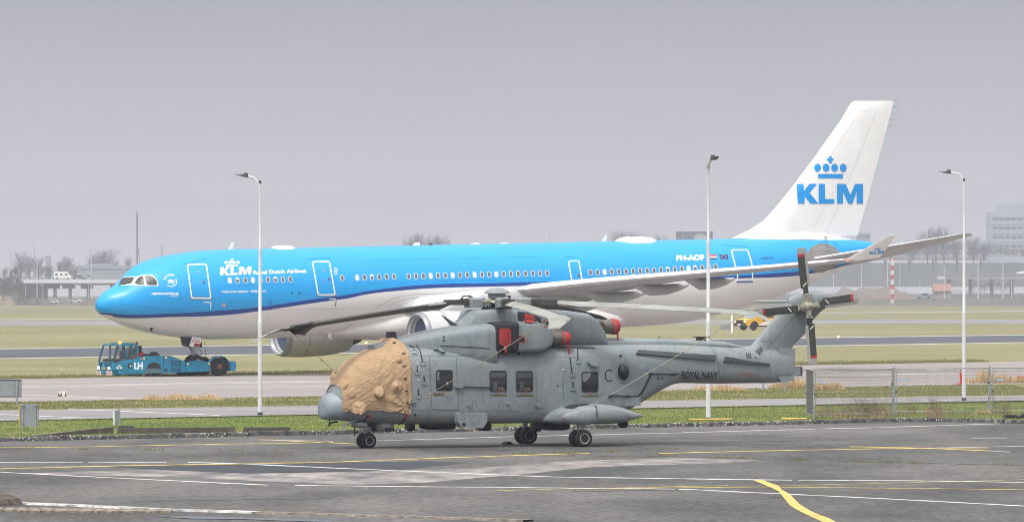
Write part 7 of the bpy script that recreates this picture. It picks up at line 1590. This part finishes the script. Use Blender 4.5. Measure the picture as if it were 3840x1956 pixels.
# fire extinguisher and driver
def person(label, loc, rz, torso, legs, sc=1.0, hair=(.03, .02, .015)):
    """seated figure: one skinned body, hair and vest as its children"""
    V = [(0, 0, 0), (0, 0, .18), (0, 0, .40), (0, 0, .50), (0, 0, .58), (0, -.02, .66), (.0, -.01, .74),
         (-.12, -.17, .42), (-.30, -.20, .22), (-.46, -.12, .30), (-.12, .17, .42), (-.30, .20, .22), (-.46, .12, .30), (-.40, -.10, 0.02), (-.44, -.10, -.40), (-.54, -.10, -.44), (-.40, .10, .02), (-.44, .10, -.40), (-.54, .10, -.44)]
    V[7] = (0, -.19, .43); V[10] = (0, .19, .43)
    E = [(0, 1), (1, 2), (2, 3), (3, 4), (4, 5), (5, 6), (2, 7), (7, 8), (8, 9), (2, 10), (10, 11), (11, 12), (0, 13), (13, 14), (14, 15), (0, 16), (16, 17), (17, 18)]
    Rr = [.15, .15, .16, .07, .075, .105, .085, .075, .05, .04, .075, .05, .04, .085, .06, .045, .085, .06, .045]
    me = bpy.data.meshes.new("body"); me.from_pydata(V, E, []); o = bpy.data.objects.new("person", me); COL.objects.link(o)
    md = o.modifiers.new("skin", 'SKIN'); o.modifiers.new("sub", 'SUBSURF').render_levels = 1
    for sv, r_ in zip(me.skin_vertices[0].data, Rr): sv.radius = (r_, r_)
    me.skin_vertices[0].data[0].use_root = True
    me.materials.append(legs); o.location = loc; o.rotation_euler = (0, 0, rz); o.scale = (sc,) * 3
    tag(o, label, "person")
    ob("vest", MB().loft([[(.17 * k * math.cos(a), .21 * k * math.sin(a), z) for a in [2 * math.pi * j / 14 for j in range(14)]] for z, k in ((.06, .95), (.2, 1), (.36, 1.0), (.46, .8))], False), torso, o, 60)
    ob("head", MB().lathe([(.0, -.13), (.06, -.11), (.085, -.05), (.095, .02), (.08, .09), (.04, .125), (0, .13)], (-.01, 0, .70), (0, 0, 1), 14), material("skin", (.42, .25, .17), .6) if "skin" not in bpy.data.materials else bpy.data.materials["skin"], o, 60)
    ob("hair", MB().lathe([(.10, -.02), (.104, .04), (.085, .105), (.04, .135), (0, .14)], (.012, 0, .70), (0, 0, 1), 12), material("hair_dark", hair, .7) if "hair_dark" not in bpy.data.materials else bpy.data.materials["hair_dark"], o, 60)
    return o
pd_ = person("driver in a yellow high visibility vest seated in the blue tow tractor's cab", MT @ Vector((1.78, -.9, wz + .42)), TT, material("hi_vis_yellow", (.50, .62, .05), .7), material("dark_workwear", (.02, .025, .04), .8))

# ================================================================ YELLOW PICKUP by the dark taxiway
g = ground(2776, 1238); TP = R(34); pk = empty("pickup_truck", (g.x, g.y, 0), TP, "yellow and white airport pickup with a light bar parked beyond the dark taxiway", "pickup truck"); pk.scale = (1.46,) * 3
M_py = material("pickup_yellow", (.85, .46, .005), .4, spec=.6); mb = MB()
side_p = [(0, .45), (-.02, .95), (.25, 1.08), (1.05, 1.14), (1.75, 1.80), (3.15, 1.84), (3.50, 1.20), (5.25, 1.20), (5.35, .50), (4.65, .45), (4.5, .75), (4.1, .92), (3.7, .75), (3.55, .42), (1.45, .42), (1.35, .72), (.98, .88), (.6, .72), (.45, .42)]
mb.prism(side_p, -.93, .93); pb_ = ob("body", mb, M_py, pk)
ob("cargo_bed", MB().box((4.42, 0, 1.18), (1.6, 1.6, .12)), M_black, pb_)
for s_ in (-1, 1):
    for pts in ([(1.28, 1.18), (1.82, 1.72), (2.38, 1.74), (2.38, 1.20)], [(2.46, 1.20), (2.46, 1.74), (3.10, 1.76), (3.32, 1.22)]): ob("side_window", MB().prism(pts, s_ * .935, s_ * .90), M_wind, pk)
    ob("white_stripe", MB().prism([(1.6, .48), (2.3, .48), (4.6, 1.16), (3.5, 1.16), (1.6, .62)], s_ * .938, s_ * .928), M_pw, pk); ob("sill", MB().prism([(1.45, .34), (3.6, .34), (3.6, .46), (1.45, .46)], s_ * .95, s_ * .80), M_black, pk)
    for x in (.98, 4.12):
        w_ = ob("wheel", MB().lathe([(.2, -.12), (.36, -.13), (.40, 0), (.36, .13), (.2, .12)], (x, s_ * .82, .40), (0, 1, 0), 22), M_tyre, pk, 50); ob("rim", MB().lathe([(0, -.10), (.21, -.12), (.21, .12), (0, .10)], (x, s_ * .82, .40), (0, 1, 0), 16), material("dark_alloy", (.06, .065, .07), .4) if "dark_alloy" not in bpy.data.materials else bpy.data.materials["dark_alloy"], w_, 40)
        ob("arch_trim", MB().tube([(x + .44 * math.cos(R(a)), s_ * .935, .42 + .44 * math.sin(R(a))) for a in range(0, 181, 15)], .045, 6), M_black, pk)
    ob("headlight", MB().box((.02, s_ * .72, .88), (.10, .36, .20)), M_pw, pk); ob("mirror", MB().box((1.42, s_ * 1.05, 1.22), (.14, .2, .2)), M_py, pk)
ob("windscreen", MB().add([(1.06, -.80, 1.17), (1.06, .80, 1.17), (1.72, .72, 1.77), (1.72, -.72, 1.77)], [(0, 1, 2, 3)]).add([(1.0, -.80, 1.15), (1.0, .80, 1.15), (1.70, .72, 1.80), (1.70, -.72, 1.80)], [(0, 1, 2, 3)]), material("windscreen_sky", (.22, .26, .30), .1), pk)
ob("radiator_grille", MB().box((-.03, 0, .84), (.08, 1.1, .34)), M_black, pk); ob("bumper", MB().box((-.05, 0, .54), (.16, 1.86, .26)), M_black, pk); ob("number_plate", MB().box((-.14, 0, .55), (.02, .5, .12)), M_pw, pk)
lb = ob("light_bar", MB().box((2.2, 0, 1.92), (.26, 1.2, .12)), M_black, pk); ob("rear_window", MB().box((3.22, 0, 1.5), (.04, 1.3, .4)), M_wind, pk); ob("amber_lamp", MB().box((2.1, -.4, 1.99), (.2, .2, .06)), M_amb, lb)
V, F = text2d("KT", .03); ob("lettering", MB().add([(2.0 + x * .55, -.941, .86 + y * .26) for x, y in V], F), M_black, pk)
# marker board and post beside it
M_galv = material("galvanised_steel", (.36, .37, .38), .45, .4, var=.15, scale=3); M_sgn = material("sign_back_grey", (.24, .27, .29), .6, var=.15, scale=2); M_lamp = material("street_lamp_paint", (.70, .705, .71), .4, .1, var=.08, scale=1.5); M_head = material("lamp_head_dark", (.055, .06, .065), .45)
def board(label, u0, u1, vt, vb, Y, legs, col, lw=.08, name="sign_board", frame=None, zleg=0):
    a, b = at(u0, vt, Y), at(u1, vb, Y); e = empty(name, ((a.x + b.x) / 2, Y, 0), 0, label, "sign"); w, h = b.x - a.x, a.z - b.z
    ob("panel", MB().box((0, 0, b.z + h / 2), (w, .06, h)), col, e)
    for u in legs: x = at(u, 0, Y).x - (a.x + b.x) / 2; ob("post", MB().tube([(x, -.08, zleg), (x, -.08, b.z + h * .97)], lw / 2, 8), M_galv, e)
    if frame: ob("frame", MB().tube([(-w / 2, -.02, b.z), (w / 2, -.02, b.z), (w / 2, -.02, b.z + h), (-w / 2, -.02, b.z + h), (-w / 2, -.02, b.z)], frame, 6), M_hd, e)
    return e
board("grey sign board under the airliner's tail, left of the yellow pickup", *[2700 + x / 4.293 for x in (8, 190)], 1217, 1235, 700, (2712, 2735), M_sgn)
a = at(2700 + 192 / 4.293, 1238, 695); ob("white_post", MB().tube([(0, 0, 0), (0, 0, 2.55)], .14, 10).box((0, 0, 2.57), (.3, .3, .06)), M_pw, None, label="white post standing right beside the yellow pickup's bonnet", cat="post").location = (a.x, 695, 0)

# ================================================================ STREET LAMPS
def lamp(label, u, vb, vtop, steps, arm, base_px, kind):
    g = ground(u, vb); Y = g.y; k = Y / FOC; e = empty("street_lamp", g, 0, label, "street lamp", "street lamps along the service road")
    Z = lambda v: EYE - (v - HOR) * k
    z1, z2, z3 = (Z(v) for v in steps); r = base_px * k / 2 * 1.1; zt = Z(vtop)
    ob("pole", MB().lathe([(r, 0), (r * .97, z1 - .05), (r * 1.02, z1), (r * .74, z1 + .06), (r * .70, z2 - .04), (r * .74, z2), (r * .56, z2 + .05), (r * .54, z3 - .04), (r * .6, z3)], (0, 0, 0), (0, 0, 1), 16), M_lamp, e, 40)
    ob("base_collar", MB().lathe([(r * 1.12, 0), (r * 1.12, .12), (r * 1.02, .14)], (0, 0, 0), (0, 0, 1), 16), M_hd, e); ob("joint_sleeve", MB().lathe([(r * .62, -.02), (r * .62, .10)], (0, 0, z3 + .75), (0, 0, 1), 12), M_hd, e)
    pts = [Vector((0, 0, z3))] + [Vector(p_) for p_ in arm(zt, z3)]
    ob("arm", MB().tube(pts, r * .42, 10), M_lamp, e, 60)
    d = (pts[-1] - pts[-2]).normalized(); p0 = pts[-1]; sd = Vector((-d.y, d.x, 0)).normalized(); up = Vector((0, 0, 1))
    prof = [(-.06, .04, -.05, .05), (-.03, .10, -.06, .09), (.12, .14, -.07, .07), (.28, .13, -.06, .02), (.40, .09, -.04, .0), (.56, .04, -.04, -.02)]
    ob("lamp_head", MB().loft([[p0 + d * x + sd * (w * a_) + up * (zb if b_ < 0 else zt_) for a_, b_ in ((-1, -1), (1, -1), (.8, 1), (-.8, 1))] for x, w, zb, zt_ in prof]), M_head, e, 30)
    ob("sensor_cap", MB().box(tuple(p0 + d * .05 + up * .10), (.16, .12, .06)), M_head, e)
def arm_left(L_): return lambda zt, z3: [(-.0, 0, z3 + (zt - z3) * .35), (-.03, 0, z3 + (zt - z3) * .62), (-.14, 0, z3 + (zt - z3) * .85), (-.27, 0, zt - .02), (-.40, 0, zt + .01), (-L_, 0, zt + .04)]
def arm_near(zt, z3): return [(0, 0, z3 + (zt - z3) * .5), (.01, -.1, z3 + (zt - z3) * .75), (.05, -.35, zt - .1), (.10, -.7, zt), (.14, -.8, zt + .02)]
lamp("street lamp in front of the airliner's forward fuselage, arm to the left", 975, 1556, 664, (1207, 931, 753), arm_left(.55), 15.5, 0)
lamp("street lamp behind the helicopter's tail boom, head pointing at the viewer", 2656, 1576, 598, (1203, 905, 700), arm_near, 17, 1)
lamp("street lamp at the right, standing behind the wire fence", 3615, 1501, 650, (1171, 909, 736), arm_left(.68), 14, 2)

# ================================================================ WIRE FENCE PANELS
M_wire = material("fence_wire", (.16, .15, .145), .5, .3)
def fence(label, p0, p1, h=2.0, n=86, post=True, low=True):
    d = p1 - p0; w = d.length; e = empty("wire_fence", p0, math.atan2(d.y, d.x), label, "fence panel", "wire fence panels on the kerb edge")
    for x in (.02, w - .02): ob("upright", MB().tube([(x, 0, .0), (x, 0, h)], .024, 8), M_galv, e)
    ob("rail", MB().tube([(.0, 0, h - .02), (w, 0, h - .02)], .021, 8), M_galv, e)
    if low: ob("rail", MB().tube([(.0, 0, .16), (w, 0, .16)], .018, 8), M_galv, e)
    ob("brace", MB().tube([(.0, -.01, h - .16), (w * .5, -.01, h - .10), (w, -.01, h - .06)], .012, 6), M_galv, e)
    mb = MB(); n = int(w / .042)
    for i in range(1, n): x = w * i / n; mb.tube([(x, 0, .16), (x, 0, h - .02)], .0024, 3, False)
    ob("wire_mesh", mb, M_wire, e, kind='stuff')
    for i in range(1, 13): z = .16 + (h - .2) * i / 13; ob("cross_wire", MB().tube([(0, -.004, z), (w, -.004, z + .01 * math.sin(i))], .0042, 4), M_wire, e)
    ob("clamp", MB().box((w - .02, -.02, h * .68), (.14, .06, .05)), M_hd, e); ob("clamp", MB().box((0.02, -.02, h * .5), (.10, .06, .05)), M_hd, e)
    return e
fk = lambda u, v: ground(u, v)
F0, F1 = fk(3056, 1567), fk(3347, 1559); a = fk(3051, 1571); b = a + Vector((-1.6, -3.1, 0)) * .0 + (fk(3023, 1566) - a) + Vector((.0, 3.0, 0)); b = Vector(((3024 - 1920) / FOC * (a.y + 3.2), a.y + 3.2, 0))
fence("end fence panel seen edge on, folded back behind the first wide panel", b, a, 2.02)
fence("first wide fence panel, nearest the helicopter tail", F0, F1); F2, F3 = fk(3359, 1556), fk(3708, 1553); fence("second wide fence panel, in front of the third street lamp", F2, F3); F4, F5 = fk(3722, 1552), fk(4040, 1550); fence("last fence panel, cut off by the right edge", F4, F5)
for p_, lb in ((F1, "fence post between the first and second wide panels"), (F3, "fence post between the second and last panels")): ob("fence_post", MB().tube([(.06, .0, -.1), (.06, .0, 2.06)], .045, 10), M_galv, None, label=lb, cat="post").location = p_
M_ls = material("light_blue_sign", (.30, .45, .60), .6)
for x0, x1, y0, y1, pan, lb in ((1090, 1130, 91, 101, F0, "upper small light blue plate on the first wide fence panel"), (1118, 1158, 103, 113, F0, "lower small light blue plate on the first wide fence panel"), (1678, 1730, 79, 90, F2, "small light blue plate on the second wide fence panel"), (2376, 2430, 75, 87, F4, "small light blue plate on the last fence panel")):
    (u0, v0), (u1, v1) = q('B7', (x0, y0), (x1, y1)); Y = pan.y - .06; a, b = at(u0, v0, Y), at(u1, v1, Y); ob("fence_plate", MB().box(((a.x + b.x) / 2, Y, (a.z + b.z) / 2), (b.x - a.x, .02, a.z - b.z)), M_ls, None, label=lb, cat="plate")
# dead woody stems behind the fence
def twigs(label, u, v, n, h, w, seed):
    g = ground(u, v); rnd = random.Random(seed); e = empty("dead_shrub", (g.x, g.y + .7, 0), 0, label, "shrub"); mb = MB()
    for k in range(n):
        x0 = rnd.gauss(0, w * .2); x1 = x0 + rnd.gauss(0, w * .5); z = h * rnd.uniform(.5, 1); y = rnd.gauss(0, .2)
        mb.tube([(x0, y, 0), (x0 * .6 + x1 * .4, y, z * .5), (x1, y + rnd.gauss(0, .1), z)], [.006, .005, .002], 3, False)
        for j in range(3):
            tt = rnd.uniform(.4, .95); c = Vector((x0 + (x1 - x0) * tt, y, z * tt)); mb.tube([c, c + Vector((rnd.gauss(0, .14), rnd.gauss(0, .08), rnd.uniform(.05, .2)))], [.003, .0015], 3, False)
    o_ = ob("stem", mb, Mr[0], e); o_['kind'] = 'stuff'
twigs("tall brown dead shrub behind the first wide fence panel, near its post", 3270, 1562, 60, .95, .9, 1); twigs("thin dead stems behind the middle of the first wide fence panel", 3215, 1562, 26, .8, .8, 2); twigs("dark dead shrub behind the second wide fence panel", 3510, 1558, 34, .85, .5, 3); twigs("thin dead stems behind the second wide panel, next to its left post", 3425, 1558, 18, .8, .5, 4); twigs("dead brown shrub behind the last fence panel", 3775, 1555, 34, .8, .7, 5)

# ================================================================ SMALL THINGS BY THE TAXIWAYS
e = board("large blank grey sign seen from behind at the left edge", -90, 80, 1424, 1486, 248, (64,), M_sgn, .11, "taxiway_sign", .03)
g = ground(110, 1613); e = empty("taxiway_sign", (g.x, g.y, 0), R(-8), "grey sign back with a yellow edge on two posts, in the turf at lower left", "sign"); k = g.y / FOC; w, h = 70 * k, 84 * k
ob("panel", MB().box((0, 0, .16 + h / 2), (w, .05, h)), M_sgn, e); ob("yellow_edge", MB().box((-w / 2 - .015, -.01, .16 + h / 2), (.03, .09, h)), M_yellow, e)
for x in (-.24, .24): ob("post", MB().tube([(x, -.05, -.02), (x, -.05, .16 + h)], .035, 8), M_galv, e); ob("bracket", MB().box((x, -.07, .12 + h), (.14, .07, .05)), M_galv, e)
g = ground(443, 1597); e = empty("post_sign", (g.x, g.y, 0), R(25), "narrow white edged sign back on a single post with a dark foot", "sign"); k = g.y / FOC; h = 54 * k
ob("panel", MB().box((-.04, 0, .05 + h / 2), (.24, .05, h)), M_sgn, e); ob("white_edge", MB().box((-.175, 0, .05 + h / 2), (.03, .07, h)), M_pw, e); ob("post", MB().tube([(.02, -.06, 0), (.02, -.06, h + .12)], .035, 8), M_galv, e)
g = ground(473, 1606); ob("rubber_slab", MB().loft([[(x, y, z) for x, y in ((-.30 * k_, -.16), (.32 * k_, -.16), (.32 * k_, .16), (-.30 * k_, .16))] for z, k_ in ((0, 1), (.06, 1), (.11, .8))]), M_hd, None, label="dark flat rubber foot lying in the grass beside the narrow sign", cat="sign foot").location = g
g = ground(232, 1486); e = empty("barrier_block", g, R(10), "white plastic barrier block with black triangles on the pale taxiway", "barrier"); k = g.y / FOC; w, h = 36 * k, 20 * k
ob("block", MB().loft([[(x * t_, y * t_, z) for x, y in ((-w / 2, -.2), (w / 2, -.2), (w / 2, .2), (-w / 2, .2))] for z, t_ in ((0, 1), (h * .25, .98), (h, .74))]), material("barrier_offwhite", (.60, .52, .42), .7, var=.2, scale=3), e)
for x in (-.17, -.05, .17): ob("triangle_mark", MB().add([(x - .06, -.207, .03), (x + .06, -.207, .03), (x, -.17, .22)], [(0, 1, 2)]), M_black, e)
# concrete edging beams in the turf
M_beam = material("mossy_concrete", (.105, .092, .075), .9, var=.5, scale=2, bump=.5, bscale=20)
def beam(label, reg, pts, h, d, taper=False):
    P = [ground(*c_) for c_ in q(reg, *pts)]; mb = MB(); rg = []
    for i, p_ in enumerate(P):
        t_ = (P[min(i + 1, len(P) - 1)] - P[max(i - 1, 0)]).normalized(); n_ = Vector((-t_.y, t_.x, 0)); hh_ = h * (.25 + .75 * i / (len(P) - 1)) if taper else h; rg.append([p_, p_ + Vector((0, 0, hh_)), p_ + n_ * d + Vector((0, 0, hh_)), p_ + n_ * d])
    mb.loft(rg); ob("edging_beam", mb, M_beam, None, label=label, cat="edging beam")
beam("sloping concrete edging beam in the turf at lower left, below the narrow sign", 'R7', ((300, 492), (500, 478), (700, 468), (878, 462)), .24, .35, True); beam("long straight concrete edging beam in the turf left of the helicopter nose", 'R7', ((908, 463), (1400, 462), (1820, 456)), .21, .35); beam("short end of the concrete edging beam nearest the helicopter nose", 'R7', ((1900, 455), (2240, 452)), .19, .35)
board("low sign on two legs mostly hidden under the helicopter's tail", 2841, 2958, 1424, 1436, 281, (2862, 2942), M_sgn, .10)
for pts, lb in (([(165, 380), (470, 378)], "yellow plastic strip lying in the grass at the foot of the middle street lamp"), ([(830, 374), (1010, 374)], "yellow plastic strip lying in the grass left of the fence")):
    (u0, v0), (u1, v1) = q('B7', *pts); a, b = ground(u0, v0 + 1), ground(u1, v1 + 1); ob("yellow_strip", MB().tube([a + Vector((0, 0, .07)), b + Vector((0, 0, .07))], .045, 8), M_yellow, None, label=lb, cat="strip")
g = ground(3604, 1440); ob("red_stand", MB().box((0, 0, .3), (.14, .14, .6)).box((-.02, 0, .62), (.2, .16, .06)).tube([(.0, 0, .6), (-.06, 0, .95)], .02, 6).box((-.12, 0, .04), (.3, .2, .06)), M_red, None, label="red upright stand left of the third street lamp, behind the fence", cat="stand").location = g
g = ground(3832, 1432); e = empty("plank_barrier", g, 0, "orange and white plank barrier behind the last fence panel", "barrier"); ob("plank", MB().box((.1, 0, .28), (.75, .05, .16)), material("barrier_orange", (.62, .13, .03), .6), e); ob("foot", MB().box((-.2, 0, .1), (.08, .3, .2)), M_pw, e); ob("foot", MB().box((.4, 0, .1), (.08, .3, .2)), M_pw, e)
g = ground(3688, 1553); e = empty("hose_coupling", g, 0, "yellow two ended pipe coupling lying at the foot of the fence", "coupling"); ob("pipe", MB().tube([(-.2, 0, .08), (.2, 0, .08)], .045, 10), M_yellow, e)
for x in (-.22, .22): ob("flange", MB().lathe([(0, -.03), (.10, -.03), (.10, .03), (0, .03)], (x, 0, .09), (1, 0, 0), 14), M_yellow, e)
for u, lb, r_ in ((3790, "black rubber fence foot, left one of the pair at the right edge", 0), (3832, "black rubber fence foot leaning at the right edge", .5)):
    g = ground(u, 1568); o_ = ob("rubber_block", MB().loft([[(x, y, z) for x, y in ((-.3 * t_, -.12), (.3 * t_, -.12), (.3 * t_, .12), (-.3 * t_, .12))] for z, t_ in ((0, 1), (.1, 1), (.15, .85))]), M_hb, None, label=lb, cat="fence foot"); o_.location = g; o_.rotation_euler = (0, -r_, .2)
def edge_lamp(label, u, v, h, r_, mat, stem):
    g = ground(u, v); e = empty("edge_light", g, 0, label, "edge light"); ob("stem", MB().tube([(0, 0, 0), (0, 0, h)], r_ * .7, 8), stem, e); ob("lens", MB().lathe([(r_, 0), (r_ * 1.05, h * .25), (r_ * .6, h * .5), (0, h * .55)], (0, 0, h), (0, 0, 1), 10), mat, e)
M_lb = material("lens_blue", (.03, .16, .42), .3); M_or = material("marker_orange", (.62, .28, .05), .6); M_lit = material("lit_edge_lamp", (1, .72, .28), .4, emit=9)
edge_lamp("blue topped orange edge marker in the grass right of the tail rotor", 3151, 1365, .20, .045, M_lb, M_or); edge_lamp("lit yellow taxiway lamp in the grass right of the tail rotor", 3144, 1271, .22, .13, M_lit, M_or); edge_lamp("lit yellow taxiway lamp in front of the far engine's tail", 1373, 1294, .20, .13, M_lit, M_or); edge_lamp("blue topped orange edge marker left of the tow tractor", 239, 1411, .18, .045, M_lb, M_or)
